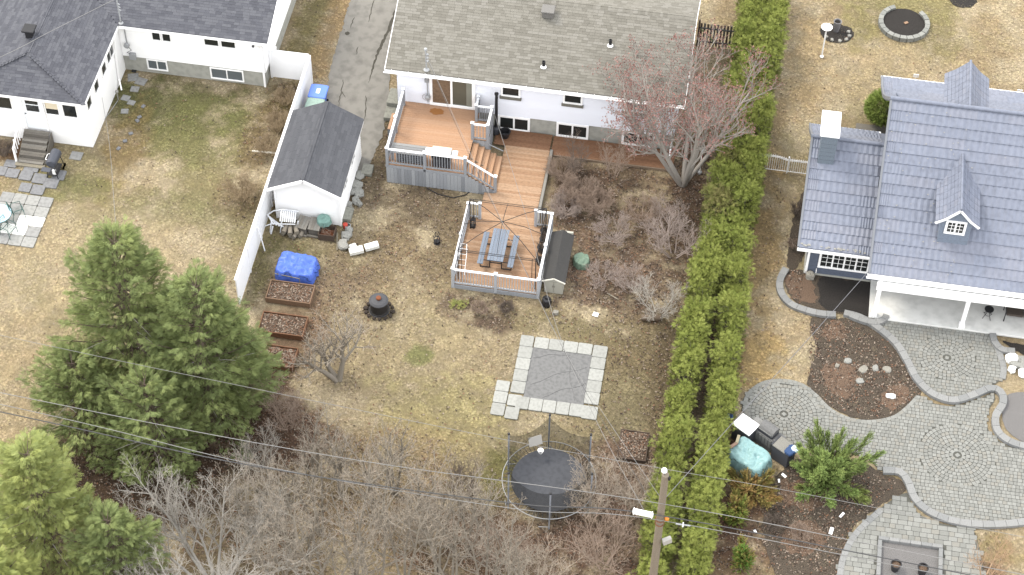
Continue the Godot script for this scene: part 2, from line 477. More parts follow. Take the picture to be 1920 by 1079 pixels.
# overlapping boards on a wall; o is the lower corner, b turns x along and z outwards
func siding(called: String, parent: Node, o: Vector3, b: Basis, w: float, h: float, m: Material, expo := 0.115, top = null):
	var g := G.new()
	var k := int(ceil(h / expo))
	for i in k:
		var y0 := i * expo; var y1 := minf(h, y0 + expo)
		var a := 0.0; var e := w
		if top != null:
			var s: Vector2 = top.call(y0 + expo * 0.5)
			a = s.x; e = s.y
			if e - a < 0.05: continue
		var q := 0.021 + 0.004 * sin(i * 7.3)
		g.quad(o + b * Vector3(a, y0, q), o + b * Vector3(e, y0, q), o + b * Vector3(e, y1, 0.003), o + b * Vector3(a, y1, 0.003))
		g.quad(o + b * Vector3(a, y0, 0), o + b * Vector3(e, y0, 0), o + b * Vector3(e, y0, q), o + b * Vector3(a, y0, q))
	return part(called, g, m, parent)
func window(parent: Node, o: Vector3, b: Basis, w: float, h: float, cells := 2, rows := 1, opt := {}):
	var fr := G.new()
	var f: float = opt.get("f", 0.07)
	var d := 0.055
	local_box(fr, o, b, -w / 2, w / 2, -h / 2, -h / 2 + f, 0, d, 0.006)
	local_box(fr, o, b, -w / 2, w / 2, h / 2 - f, h / 2, 0, d, 0.006)
	local_box(fr, o, b, -w / 2, -w / 2 + f, -h / 2 + f, h / 2 - f, 0, d - 0.003, 0.006)
	local_box(fr, o, b, w / 2 - f, w / 2, -h / 2 + f, h / 2 - f, 0, d - 0.003, 0.006)
	for i in range(1, cells):
		var x := -w / 2 + f + (w - 2 * f) * i / cells
		local_box(fr, o, b, x - f * 0.35, x + f * 0.35, -h / 2 + f, h / 2 - f, 0, d - 0.006)
	var win := part("window", fr, opt.get("m", M.white_trim), parent)
	for i in cells:
		var x0 := -w / 2 + f + (w - 2 * f) * i / cells; var x1 := x0 + (w - 2 * f) / cells
		var g := G.new()
		local_box(g, o, b, x0, x1, -h / 2 + f, h / 2 - f, 0.004, 0.016)
		part("pane", g, M.glass_dark if not opt.has("glass") else opt.glass, win)
		if opt.has("grid"):
			var gg := G.new()
			var gx: int = opt.grid[0]; var gy: int = opt.grid[1]
			var a0 := x0 + f * 0.35; var a1 := x1 - f * 0.35
			for q in range(1, gx):
				var x := lerpf(a0, a1, float(q) / gx)
				local_box(gg, o, b, x - 0.011, x + 0.011, -h / 2 + f, h / 2 - f, 0.016, 0.03)
			for q in range(1, gy):
				var y := lerpf(-h / 2 + f, h / 2 - f, float(q) / gy)
				local_box(gg, o, b, a0, a1, y - 0.011, y + 0.011, 0.016, 0.028)
			part("glazing_bars", gg, M.white_trim, win)
		if opt.has("blind"):
			var bb := G.new()
			local_box(bb, o, b, x0 + 0.01, x1 - 0.01, lerpf(h / 2 - f, -h / 2 + f, opt.blind), h / 2 - f, 0.016, 0.02)
			part("blind", bb, M.blind, win)
	if opt.has("sill"):
		var sg := G.new()
		local_box(sg, o, b, -w / 2 - 0.05, w / 2 + 0.05, -h / 2 - 0.14, -h / 2, 0, 0.11, 0.01)
		part("sill", sg, M.stone_sill, win)
	return win
# rows of roof pieces from the eave up: span(t) gives the ends of the row at slope distance t
func rows(xf: Array, tones: Array, o: Vector3, u: Vector3, v: Vector3, len_: float, expo: float, w0: float, w1: float, span: Callable, nt: int, th := 0.022, lap := 1.35):
	var nn := u.cross(v).normalized()
	if nn.y < 0: nn = -nn
	var k := int(len_ / expo + 0.3)
	for i in k:
		var t := (i + 0.5) * expo
		if t > len_: break
		var s: Vector2 = span.call(t)
		if s.y - s.x < 0.06: continue
		var x := s.x - rr(0, w0)
		var tn := rng.randi() % nt
		while x < s.y - 0.02:
			var e := x + rr(w0, w1)
			var a := maxf(x, s.x); var q := minf(e, s.y)
			if q - a > 0.03:
				var L := expo * lap
				var vv := (v * L - nn * 0.012).normalized()
				var up := vv.cross(u).normalized()
				if up.y < 0: up = -up
				var p := o + u * ((a + q) / 2) + v * (t - expo * 0.5 + L * 0.5) + nn * (th * 0.9 + rr(0, 0.002))
				xf.append(Transform3D(Basis(u * (q - a - 0.005), up * th, u.cross(up) * L), p))
				if rng.randf() < 0.9: tn = rng.randi() % nt
				tones.append(tn)
			x = e
func slab_roof(parent: Node, pts: Array, th: float, m: Material, called := "roof_deck"):
	var g := G.new()
	var p := PackedVector3Array(pts)
	var nn := (p[1] - p[0]).cross(p[2] - p[0]).normalized()
	if nn.y < 0:
		p.reverse(); nn = -nn
	var d := -Vector3.UP * th
	for i in range(1, p.size() - 1):
		g.tri(p[0], p[i], p[i + 1])
		g.tri(p[0] + d, p[i + 1] + d, p[i] + d)
	for i in p.size():
		var a := p[i]; var b := p[(i + 1) % p.size()]
		g.quad(a + d, b + d, b, a)
	return part(called, g, m, parent)
func caps(xf: Array, tones: Array, a: Vector3, b: Vector3, w: float, nt: int, side: Vector3, fall: float, step := 0.17):
	# bent ridge pieces, two leaves each
	var d := (b - a).normalized()
	var k := int(a.distance_to(b) / step)
	for i in k:
		var p := a + d * (i + 0.5) * step
		var tn := rng.randi() % nt
		for s in [-1.0, 1.0]:
			var x: Vector3 = (side * s - Vector3.UP * fall).normalized()
			var up: Vector3 = d.cross(x).normalized()
			if up.y < 0: up = -up
			xf.append(Transform3D(Basis(x * w, up * 0.016, x.cross(up) * step * 1.25), p + x * w * 0.48 + up * (0.034 + 0.002 * (i % 2))))
			tones.append(tn)

func build_left_house():
	var h := thing("white_house", "white L-shaped bungalow with dark grey shingle roof and wooden entry steps", "house")
	var wall := G.new()
	wall.box(Vector3(-23.2, 1.55, -10.6), Vector3(5.9, 3.1, 11.2))
	part("wall", wall, M.white_brick, h)
	var w2 := G.new()
	w2.box(Vector3(-16.8, 2.02, -14.2), Vector3(6.9, 2.16, 8.0))
	part("wall", w2, M.white_wall, h)
	siding("siding", h, Vector3(-20.24, 0.94, -10.2), FRONT, 6.89, 2.16, M.white_wall)
	var f := G.new()
	f.box(Vector3(-16.83, 0.47, -14.2), Vector3(6.86, 0.94, 7.94))
	part("foundation", f, M.concrete, h)
	# gable end wall of the rear wing
	var gab := G.new()
	gab.wallpoly(PackedVector2Array([Vector2(10.2, 3.1), Vector2(18.2, 3.1), Vector2(14.2, 4.52)]), -13.6, -13.36, Basis(Vector3(0, 0, -1), Vector3.UP, Vector3(1, 0, 0)), Vector3.ZERO)
	part("gable", gab, M.white_wall, h)
	siding("siding", h, Vector3(-13.35, 0.94, -10.2), RIGHT, 8.0, 2.16, M.white_wall)
	# roof planes
	var xf := []; var tn := []
	var E := 3.12
	var apex := Vector3(-23.1, 4.07, -6.5)
	slab_roof(h, [Vector3(-26.1, E, -4.65), Vector3(-20.1, E, -4.65), apex], 0.12, M.shingle_dark0)
	slab_roof(h, [Vector3(-20.1, E, -4.65), Vector3(-20.1, E, -9.9), Vector3(-23.1, 4.07, -12.56), apex], 0.12, M.shingle_dark0)
	slab_roof(h, [apex, Vector3(-23.1, 4.07, -12.56), Vector3(-26.1, E, -15.2), Vector3(-26.1, E, -4.65)], 0.12, M.shingle_dark0)
	slab_roof(h, [Vector3(-20.1, E, -9.9), Vector3(-13.0, E, -9.9), Vector3(-13.0, 4.62, -14.1), Vector3(-24.83, 4.62, -14.1)], 0.12, M.shingle_dark0)
	slab_roof(h, [Vector3(-13.0, 4.62, -14.1), Vector3(-13.0, E, -18.3), Vector3(-26.1, E, -18.3), Vector3(-26.1, 4.62, -14.1)], 0.12, M.shingle_dark0)
	rows(xf, tn, Vector3(-26.1, E, -4.65), Vector3.RIGHT, Vector3(0, 0.95, -1.85).normalized(), 2.08, 0.145, 0.18, 0.34, func(t): return Vector2(3 * t / 2.08, 6 - 3 * t / 2.08), 5)
	rows(xf, tn, Vector3(-20.1, E, -4.65), Vector3(0, 0, -1), Vector3(-3, 0.95, 0).normalized(), 3.147, 0.145, 0.18, 0.34, func(t): return Vector2(1.85 * t / 3.147, 5.25 + 2.66 * t / 3.147), 5)
	rows(xf, tn, Vector3(-26.1, E, -15.2), Vector3(0, 0, 1), Vector3(3, 0.95, 0).normalized(), 3.147, 0.145, 0.18, 0.34, func(t): return Vector2(2.64 * t / 3.147, 10.55 - 1.85 * t / 3.147), 5)
	rows(xf, tn, Vector3(-20.1, E, -9.9), Vector3.RIGHT, Vector3(0, 1.5, -4.2).normalized(), 4.46, 0.145, 0.18, 0.34, func(t): return Vector2(-4.73 * t / 4.46, 7.1), 5)
	caps(xf, tn, Vector3(-20.1, E, -4.65), apex, 0.15, 5, Vector3(-0.52, 0, -0.85), 0.12)
	caps(xf, tn, Vector3(-26.1, E, -4.65), apex, 0.15, 5, Vector3(0.52, 0, -0.85), 0.12)
	caps(xf, tn, apex, Vector3(-23.1, 4.07, -12.4), 0.15, 5, Vector3.RIGHT, 0.3)
	pieces("shingle", "shingles", chip_mesh, xf, tn, [M.shingle_dark0, M.shingle_dark1, M.shingle_dark2, M.shingle_dark3, M.shingle_dark4], h)
	# white eaves trim
	var tr := G.new()
	tr.box(Vector3(-23.1, 3.03, -4.64), Vector3(6.1, 0.15, 0.03))
	tr.box(Vector3(-20.08, 3.03, -7.27), Vector3(0.03, 0.15, 5.22))
	tr.box(Vector3(-16.52, 3.03, -9.88), Vector3(7.06, 0.15, 0.03))
	tr.box(Vector3(-23.2, 2.97, -4.82), Vector3(5.8, 0.03, 0.33))
	tr.box(Vector3(-20.17, 2.97, -7.4), Vector3(0.14, 0.03, 4.9))
	tr.box(Vector3(-16.6, 2.97, -10.04), Vector3(6.9, 0.03, 0.3))
	part("eaves_trim", tr, M.white_trim, h)
	var rake := G.new()
	rake.beam(Vector3(-12.97, 3.03, -9.86), Vector3(-12.97, 4.54, -14.1), 0.05, 0.2)
	rake.beam(Vector3(-12.97, 4.54, -14.1), Vector3(-12.97, 3.03, -18.3), 0.05, 0.2)
	part("rake_board", rake, M.white_trim, h)
	for x in [-18.42, -17.93]: window(h, Vector3(x, 2.56, -10.185), FRONT, 0.46, 0.74, 1, 1, {"f": 0.05})
	for x in [-15.78, -14.98]: window(h, Vector3(x, 2.6, -10.185), FRONT, 0.74, 0.66, 1, 1, {"f": 0.05})
	window(h, Vector3(-18.62, 0.56, -10.23), FRONT, 1.0, 0.66, 2, 1, {"glass": M.glass_grey})
	window(h, Vector3(-15.25, 0.5, -10.23), FRONT, 1.62, 0.72, 2, 1, {"glass": M.glass_grey})
	window(h, Vector3(-24.05, 2.32, -5.0), FRONT, 0.75, 0.95, 1, 1, {"f": 0.05})
	window(h, Vector3(-21.82, 2.32, -5.0), FRONT, 0.68, 0.95, 1, 1, {"f": 0.05, "blind": 0.62})
	window(h, Vector3(-20.98, 2.3, -5.0), FRONT, 0.7, 0.95, 1, 1, {"f": 0.05})
	for z in [-5.5, -6.6, -7.75]: window(h, Vector3(-20.25, 2.42, z), RIGHT, 0.62, 0.78, 1, 1, {"f": 0.05})
	window(h, Vector3(-20.25, 2.42, -8.75), RIGHT, 0.95, 0.8, 2, 1, {"f": 0.05})
	# entry door
	var d := boxpart("door", Vector3(-22.72, 1.83, -4.97), Vector3(0.92, 1.95, 0.06), M.white_door, h, 0.008)
	var df := G.new()
	for q in [[-23.22, 1.85, 0.08, 2.07], [-22.22, 1.85, 0.08, 2.07]]: df.box(Vector3(q[0], q[1], -4.96), Vector3(q[2], q[3], 0.1))
	df.box(Vector3(-22.72, 2.86, -4.96), Vector3(1.08, 0.08, 0.1))
	part("frame", df, M.white_trim, d)
	boxpart("pane", Vector3(-22.72, 2.55, -4.93), Vector3(0.58, 0.26, 0.02), M.glass_dark, d)
	boxpart("pane", Vector3(-22.72, 2.16, -4.93), Vector3(0.58, 0.36, 0.02), M.glass_dark, d)
	var kn := G.new(); kn.lathe(Vector3(-23.1, 1.8, -4.92), [Vector2(0, 0.05), Vector2(0.03, 0.04), Vector2(0.03, 0.01), Vector2(0.015, 0)], 10, Basis(Vector3.RIGHT, Vector3.BACK, Vector3.DOWN))
	part("door_handle", kn, M.metal_dark, d)
	# meter, conduit and downpipes
	var me := G.new()
	me.rod(Vector3(-19.9, 3.1, -10.12), Vector3(-19.9, 1.5, -10.12), 0.03)
	me.lathe(Vector3(-19.9, 1.75, -10.1), [Vector2(0, 0.14), Vector2(0.13, 0.12), Vector2(0.13, 0), Vector2(0, 0)], 12, Basis(Vector3.RIGHT, Vector3.BACK, Vector3.DOWN))
	me.box(Vector3(-19.72, 1.05, -10.1), Vector3(0.3, 0.36, 0.14))
	part("electric_meter", me, M.grey_metal, h)
	var cb := G.new()
	cb.path([Vector3(-19.86, 1.7, -10.05), Vector3(-19.7, 1.5, -10.03), Vector3(-19.95, 1.3, -10.05), Vector3(-19.75, 1.2, -10.04)], 0.014)
	part("meter_cable", cb, M.metal_dark, h)
	var dp := G.new()
	dp.beam(Vector3(-20.13, 3.0, -9.3), Vector3(-20.18, 2.3, -9.3), 0.07, 0.09)
	dp.beam(Vector3(-20.18, 2.3, -9.3), Vector3(-20.18, 0.45, -9.1), 0.07, 0.09)
	dp.beam(Vector3(-20.18, 0.45, -9.1), Vector3(-20.0, 0.08, -8.75), 0.07, 0.09)
	part("downpipe", dp, M.white_trim, h)
	var dq := G.new()
	dq.beam(Vector3(-13.38, 3.0, -9.95), Vector3(-13.42, 2.6, -10.12), 0.08, 0.08); dq.beam(Vector3(-13.42, 2.6, -10.12), Vector3(-13.42, 0.1, -10.12), 0.08, 0.08)
	part("downpipe", dq, M.white_trim, h)
	window(h, Vector3(-13.33, 0.62, -11.5), RIGHT, 1.1, 0.62, 2, 1, {})
	# roof fittings
	var rv := G.new()
	rv.box(Vector3(-23.35, 4.2, -7.62), Vector3(0.34, 0.4, 0.34)); rv.box(Vector3(-23.35, 4.46, -7.62), Vector3(0.56, 0.1, 0.56), Basis.IDENTITY, 0.02)
	part("roof_vent", rv, M.metal_black, h)
	var pv := G.new(); pv.lathe(Vector3(-19.0, 3.6, -11.4), [Vector2(0.16, 0), Vector2(0.1, 0.1), Vector2(0.07, 0.12), Vector2(0.07, 0.42), Vector2(0.05, 0.42), Vector2(0.05, 0.3)], 12)
	part("vent_pipe", pv, M.metal_black, h)
	var mast := G.new()
	mast.rod(Vector3(-19.95, 3.0, -10.0), Vector3(-19.95, 4.9, -10.0), 0.035)
	mast.lathe(Vector3(-19.95, 3.2, -10.0), [Vector2(0.12, 0), Vector2(0.06, 0.08)], 10)
	mast.lathe(Vector3(-19.95, 4.85, -10.0), [Vector2(0.03, 0), Vector2(0.08, 0.05), Vector2(0.06, 0.14), Vector2(0, 0.17)], 10)
	for k in 3: mast.rod(Vector3(-19.95, 4.4 - k * 0.18, -10.0), Vector3(-19.82, 4.4 - k * 0.18, -9.93), 0.03)
	part("service_mast", mast, M.grey_metal, h)
	var fl := G.new(); fl.lathe(Vector3(-13.75, 2.75, -10.08), [Vector2(0, 0), Vector2(0.05, 0.01), Vector2(0.06, 0.12), Vector2(0, 0.12)], 10, Basis(Vector3.RIGHT, Vector3(0, -0.6, 0.8), Vector3(0, -0.8, -0.6)))
	part("flood_lamp", fl, M.metal_dark, h)

	var s := thing("entry_steps", "weathered grey wooden steps with white side rail below entry door", "steps", Vector3(-22.7, 0, -4.1))
	for i in 5:
		for k in 2:
			var g := G.new()
			g.box(Vector3(rr(-0.01, 0.01), 0.82 - i * 0.165 - 0.02, -0.7 + i * 0.29 + k * 0.145), Vector3(1.18, 0.035, 0.137), Basis.IDENTITY, 0.006)
			part("tread_board", g, [M.old_wood0, M.old_wood1, M.old_wood2][(i + k) % 3], s)
	for x in [-0.62, 0.62]:
		var g := G.new()
		g.wallpoly(PackedVector2Array([Vector2(-0.8, 0.78), Vector2(0.7, 0.0), Vector2(-0.8, 0.0)]), x - 0.02, x + 0.02, Basis(Vector3(0, 0, 1), Vector3.UP, Vector3(-1, 0, 0)), Vector3.ZERO)
		part("stringer", g, M.old_wood1, s)
	for i in 5: boxpart("riser", Vector3(0, 0.70 - i * 0.165, -0.56 + i * 0.29 - 0.145 + 0.2), Vector3(1.16, 0.15, 0.02), M.old_wood1, s)
	boxpart("bottom_step", Vector3(0, 0.05, 0.74), Vector3(1.38, 0.1, 0.2), M.pale_wood, s, 0.012)
	var rl := G.new()
	rl.beam(Vector3(-0.68, 1.7, -0.72), Vector3(-0.68, 0.9, 0.6), 0.07, 0.07, 0.01)
	rl.beam(Vector3(-0.68, 0.05, 0.6), Vector3(-0.68, 0.95, 0.6), 0.09, 0.09, 0.01)
	part("side_rail", rl, M.white_trim, s)
	for k in 6:
		var z := -0.6 + k * 0.2
		boxpart("baluster", Vector3(-0.68, 0.95 + (0.1 - z) * 0.6 * 0.55, z), Vector3(0.035, 0.85, 0.035), M.white_trim, s)

func build_main_house():
	var h := thing("brick_bungalow", "long bungalow with beige-grey shingle roof, pale siding and concrete basement wall", "house")
	var g := G.new()
	g.box(Vector3(-0.45, 2.19, -13.1), Vector3(12.8, 2.34, 7.6)); part("wall", g, M.blue_white, h)
	g = G.new(); g.box(Vector3(-0.45, 0.51, -13.1), Vector3(12.74, 1.02, 7.56)); part("foundation", g, M.concrete, h)
	siding("siding", h, Vector3(-6.85, 1.02, -9.3), FRONT, 12.8, 2.3, M.blue_white, 0.105)
	siding("siding", h, Vector3(-6.85, 1.02, -16.9), LEFT, 7.6, 2.3, M.blue_white, 0.105)
	siding("siding", h, Vector3(5.95, 1.02, -9.3), RIGHT, 7.6, 2.3, M.blue_white, 0.105)
	for s in [[-6.84, LEFT], [5.94, RIGHT]]:
		var q := G.new()
		q.wallpoly(PackedVector2Array([Vector2(9.3, 3.3), Vector2(16.9, 3.3), Vector2(13.0, 4.82)]), -0.05, 0.0, Basis(Vector3(0, 0, -1), Vector3.UP, Vector3(1, 0, 0)), Vector3(s[0] + (0.05 if s[0] < 0 else 0.0), 0, 0))
		part("gable", q, M.blue_white, h)
	var E := 3.38
	slab_roof(h, [Vector3(-7.3, E, -8.95), Vector3(6.28, E, -8.95), Vector3(6.28, 4.93, -13.0), Vector3(-7.3, 4.93, -13.0)], 0.13, M.shingle_tan0)
	slab_roof(h, [Vector3(-7.3, E, -17.05), Vector3(6.28, E, -17.05), Vector3(6.28, 4.93, -13.0), Vector3(-7.3, 4.93, -13.0)], 0.13, M.shingle_tan0)
	var xf := []; var tn := []
	var L := Vector2(4.05, 1.55).length()
	rows(xf, tn, Vector3(-7.3, E, -8.95), Vector3.RIGHT, Vector3(0, 1.55, -4.05).normalized(), L, 0.143, 0.22, 0.36, func(_t): return Vector2(0, 13.58), 5)
	rows(xf, tn, Vector3(6.28, E, -17.05), Vector3.LEFT, Vector3(0, 1.55, 4.05).normalized(), L, 0.143, 0.22, 0.36, func(_t): return Vector2(0, 13.58), 5)
	caps(xf, tn, Vector3(-7.3, 4.93, -13.0), Vector3(6.28, 4.93, -13.0), 0.15, 5, Vector3(0, 0, 1), 0.38)
	pieces("shingle", "shingles", chip_mesh, xf, tn, [M.shingle_tan0, M.shingle_tan1, M.shingle_tan2, M.shingle_tan3, M.shingle_tan4], h)
	g = G.new()
	g.box(Vector3(-0.51, 3.29, -8.935), Vector3(13.6, 0.1, 0.03)); g.box(Vector3(-0.51, 3.23, -9.1), Vector3(13.4, 0.03, 0.3))
	part("soffit", g, M.white_trim, h)
	# gutter on brackets
	g = G.new()
	g.box(Vector3(-0.51, 3.27, -8.83), Vector3(13.7, 0.012, 0.09)); g.box(Vector3(-0.51, 3.295, -8.785), Vector3(13.7, 0.05, 0.012))
	var gut := part("gutter", g, M.white_trim, h)
	for k in 18:
		boxpart("bracket", Vector3(-7.0 + k * 0.77, 3.375, -8.85), Vector3(0.025, 0.015, 0.2), M.white_trim, gut)
	g = G.new()
	g.beam(Vector3(6.0, 3.28, -8.8), Vector3(5.85, 2.9, -9.2), 0.07, 0.09); g.beam(Vector3(5.85, 2.9, -9.2), Vector3(5.85, 0.3, -9.2), 0.07, 0.09); g.beam(Vector3(5.85, 0.3, -9.2), Vector3(5.85, 0.08, -8.9), 0.07, 0.09)
	part("downpipe", g, M.white_trim, h)
	for s in [6.3, -7.32]:
		g = G.new()
		g.beam(Vector3(s, 3.3, -8.93), Vector3(s, 4.85, -13.0), 0.03, 0.16); g.beam(Vector3(s, 4.85, -13.0), Vector3(s, 3.3, -17.07), 0.03, 0.16)
		part("rake_board", g, M.white_trim, h)
	window(h, Vector3(-1.6, 2.68, -9.29), FRONT, 0.9, 0.82, 1, 1, {"sill": 1, "f": 0.09})
	window(h, Vector3(1.24, 2.68, -9.29), FRONT, 0.9, 0.78, 1, 1, {"sill": 1, "f": 0.09})
	window(h, Vector3(4.15, 2.66, -9.29), FRONT, 1.2, 0.8, 2, 1, {"sill": 1, "f": 0.09, "glass": M.glass_grey})
	for x in [-1.43, 1.29, 4.32]: window(h, Vector3(x, 0.56, -9.3), FRONT, 1.5, 0.9, 2, 1, {"f": 0.11})
	# sliding patio door
	g = G.new()
	for q in [[-5.28, 0.14], [-3.3, 0.16]]: local_box(g, Vector3(q[0], 2.2, -9.3), FRONT, -q[1] / 2, q[1] / 2, -1.0, 1.0, 0, 0.08, 0.008)
	local_box(g, Vector3(-4.29, 1.25, -9.3), FRONT, -1.06, 1.06, -0.07, 0.07, 0, 0.1, 0.008); local_box(g, Vector3(-4.29, 3.14, -9.3), FRONT, -1.06, 1.06, -0.07, 0.07, 0, 0.08, 0.008)
	local_box(g, Vector3(-4.33, 2.2, -9.3), FRONT, -0.05, 0.05, -0.9, 0.9, 0, 0.07)
	var d := part("sliding_door", g, M.white_trim, h)
	boxpart("pane", Vector3(-4.79, 2.2, -9.26), Vector3(0.84, 1.78, 0.02), M.glass_brown, d)
	boxpart("pane", Vector3(-3.83, 2.2, -9.275), Vector3(0.9, 1.78, 0.02), M.glass_olive, d)
	g = G.new()
	for k in 6: g.box(Vector3(-3.62 + k * 0.045, 2.2, -9.262 + 0.006 * (k % 2)), Vector3(0.044, 1.76, 0.012))
	part("curtain", g, M.curtain, d)
	# roof fittings
	g = G.new(); g.box(Vector3(-0.4, 4.86, -12.3), Vector3(0.5, 0.34, 0.42)); g.box(Vector3(-0.4, 5.06, -12.3), Vector3(0.6, 0.08, 0.56), Basis.IDENTITY, 0.02); part("roof_vent", g, M.vent_grey, h)
	for q in [[2.6, -11.25], [-0.22, -9.9]]:
		var y: float = E + (-8.95 - q[1]) * 0.383
		g = G.new(); g.lathe(Vector3(q[0], y, q[1]), [Vector2(0.15, 0.02), Vector2(0.1, 0.08), Vector2(0.08, 0.1)], 12); var fl := part("vent_flashing", g, M.white_trim, h)
		g = G.new(); g.lathe(Vector3(q[0], y, q[1]), [Vector2(0.07, 0.05), Vector2(0.075, 0.36), Vector2(0.05, 0.36), Vector2(0.045, 0.1)], 12); part("vent_pipe", g, M.metal_black, fl)
	# electric service on the wall
	g = G.new()
	g.rod(Vector3(-5.42, 1.35, -9.2), Vector3(-5.42, 4.75, -9.0), 0.032)
	g.lathe(Vector3(-5.42, 4.75, -9.0), [Vector2(0.03, 0), Vector2(0.08, 0.03), Vector2(0.07, 0.12), Vector2(0, 0.16)], 10)
	g.lathe(Vector3(-5.42, 3.52, -9.06), [Vector2(0.14, 0), Vector2(0.05, 0.1)], 12)
	for k in 3: g.lathe(Vector3(-5.34, 4.1 + k * 0.2, -8.98), [Vector2(0, 0), Vector2(0.05, 0), Vector2(0.055, 0.06), Vector2(0, 0.07)], 10)
	g.box(Vector3(-5.46, 2.7, -9.22), Vector3(0.18, 0.2, 0.12))
	part("service_mast", g, M.grey_metal, h)
	g = G.new()
	g.lathe(Vector3(-5.42, 1.75, -9.15), [Vector2(0.12, 0), Vector2(0.12, 0.12), Vector2(0.06, 0.16), Vector2(0, 0.16)], 14, Basis(Vector3.RIGHT, Vector3.BACK, Vector3.DOWN))
	var ring := []
	for k in 19: ring.append(Vector3(-5.47 + cos(TAU * k / 18) * 0.19, 1.72 + sin(TAU * k / 18) * 0.2, -9.12))
	g.path(ring, 0.012)
	part("electric_meter", g, M.grey_metal, h)
	# side entrance slab
	for k in 2: boxpart("side_step", Vector3(-7.2, 0.12 + 0.12 * k, -9.6 - 0.6 * k), Vector3(0.62, 0.24 + 0.24 * k, 1.3 - 0.3 * k), M.concrete_pale, h, 0.02)

func build_shed():
	var s := thing("garden_shed", "white garden shed with gabled dark grey shingle roof beside the white fence", "shed")
	var g := G.new()
	g.box(Vector3(-9.48, 1.05, -4.4), Vector3(2.86, 2.1, 4.3)); part("wall", g, M.white_wall, s)
	var dir := Basis(Vector3.RIGHT, Vector3.UP, Vector3.BACK)
	for q in [[-2.26, -2.24], [-6.56, -6.54]]:
		g = G.new(); g.wallpoly(PackedVector2Array([Vector2(-10.91, 2.1), Vector2(-8.05, 2.1), Vector2(-9.5, 2.86)]), q[0], q[1]); part("gable", g, M.white_wall, s)
	siding("siding", s, Vector3(-10.91, 0.02, -2.25), FRONT, 2.86, 2.84, M.white_wall, 0.15, func(y): return Vector2(maxf(0, (y - 2.08) / 0.76 * 1.41), minf(2.86, 2.86 - (y - 2.08) / 0.76 * 1.45)))
	siding("siding", s, Vector3(-8.05, 0.02, -2.25), RIGHT, 4.3, 2.05, M.white_wall, 0.15)
	var r := Vector2(1.62, 0.84); var L := r.length()
	for sd in [-1.0, 1.0]:
		slab_roof(s, [Vector3(-9.52 + sd * 1.62, 2.1, -1.98), Vector3(-9.52 + sd * 1.62, 2.1, -6.86), Vector3(-9.52, 2.94, -6.86), Vector3(-9.52, 2.94, -1.98)], 0.07, M.shingle_char0)
	var xf := []; var tn := []
	rows(xf, tn, Vector3(-7.9, 2.1, -1.98), Vector3(0, 0, -1), Vector3(-1.62, 0.84, 0).normalized(), L, 0.143, 0.3, 0.6, func(_t): return Vector2(0, 4.88), 4)
	rows(xf, tn, Vector3(-11.14, 2.1, -6.86), Vector3(0, 0, 1), Vector3(1.62, 0.84, 0).normalized(), L, 0.143, 0.3, 0.6, func(_t): return Vector2(0, 4.88), 4)
	caps(xf, tn, Vector3(-9.52, 2.94, -6.86), Vector3(-9.52, 2.94, -1.98), 0.16, 4, Vector3.RIGHT, 0.5)
	pieces("shingle", "shingles", chip_mesh, xf, tn, [M.shingle_char0, M.shingle_char1, M.shingle_char2, M.shingle_char3], s)
	for sd in [-1.0, 1.0]:
		g = G.new(); g.beam(Vector3(-9.52 + sd * 1.66, 2.03, -1.96), Vector3(-9.52, 2.88, -1.96), 0.04, 0.15); part("rake_board", g, M.white_trim, s)
		g = G.new(); g.box(Vector3(-9.52 + sd * 1.6, 2.0, -4.42), Vector3(0.03, 0.12, 4.85)); part("fascia", g, M.white_trim, s)
		g = G.new(); g.box(Vector3(-9.48 + sd * 1.43, 1.05, -2.24), Vector3(0.1, 2.1, 0.07)); part("corner_board", g, M.white_trim, s)
	for z in [-4.9, -3.4]: window(s, Vector3(-8.04, 1.5, z), RIGHT, 0.75, 0.5, 2, 1, {"f": 0.05})

# one course of pressed metal tiles, along x from x0 to x1
func courses(prof: Array, x0: float, x1: float, expo: float, xf: Array, tones: Array, span = null):
	var acc := 0.0
	for i in prof.size() - 1:
		var a := Vector3(0, prof[i].y, prof[i].x); var b := Vector3(0, prof[i + 1].y, prof[i + 1].x)
		var L := a.distance_to(b)
		var v := (b - a) / L
		var k := maxi(1, roundi(L / expo))
		var ex := L / k
		for j in k:
			var p := a + v * ex * j
			var s := Vector2(x0, x1)
			if span != null: s = span.call(p.z, p.y)
			var x := s.x - rr(0.0, 1.0)
			while x < s.y - 0.02:
				var q := maxf(x, s.x); var e := minf(x + 1.28, s.y)
				if e - q > 0.04:
					var up := Vector3.RIGHT.cross(v)
					if up.y < 0: up = -up
					var fl := (v * ex - up * 0.035).normalized()
					var u2 := Vector3.RIGHT.cross(fl)
					if u2.y < 0: u2 = -u2
					xf.append(Transform3D(Basis(Vector3.RIGHT * (e - q - 0.001), u2, fl * ex * 1.06), Vector3((q + e) / 2, p.y, p.z) + up * 0.06))
					tones.append(rng.randi() % 4)
				x += 1.28
func make_tile():
	# unit sheet: x -0.5..0.5 with five pans, z 0 (lip) .. 1 (upper edge)
	var g := G.new()
	var N := 20
	var top := []; var hi := []
	for i in N + 1:
		var x := float(i) / N
		var y := 0.012 * cos(x * TAU * 5) + 0.004
		top.append(Vector3(x - 0.5, y, 0)); hi.append(Vector3(x - 0.5, y, 1))
	for i in N:
		g.quad(top[i], top[i + 1], hi[i + 1], hi[i])
		g.quad(top[i] + Vector3(0, -0.06, 0), top[i + 1] + Vector3(0, -0.06, 0), top[i + 1], top[i])
	return g.mesh(M.tile0)
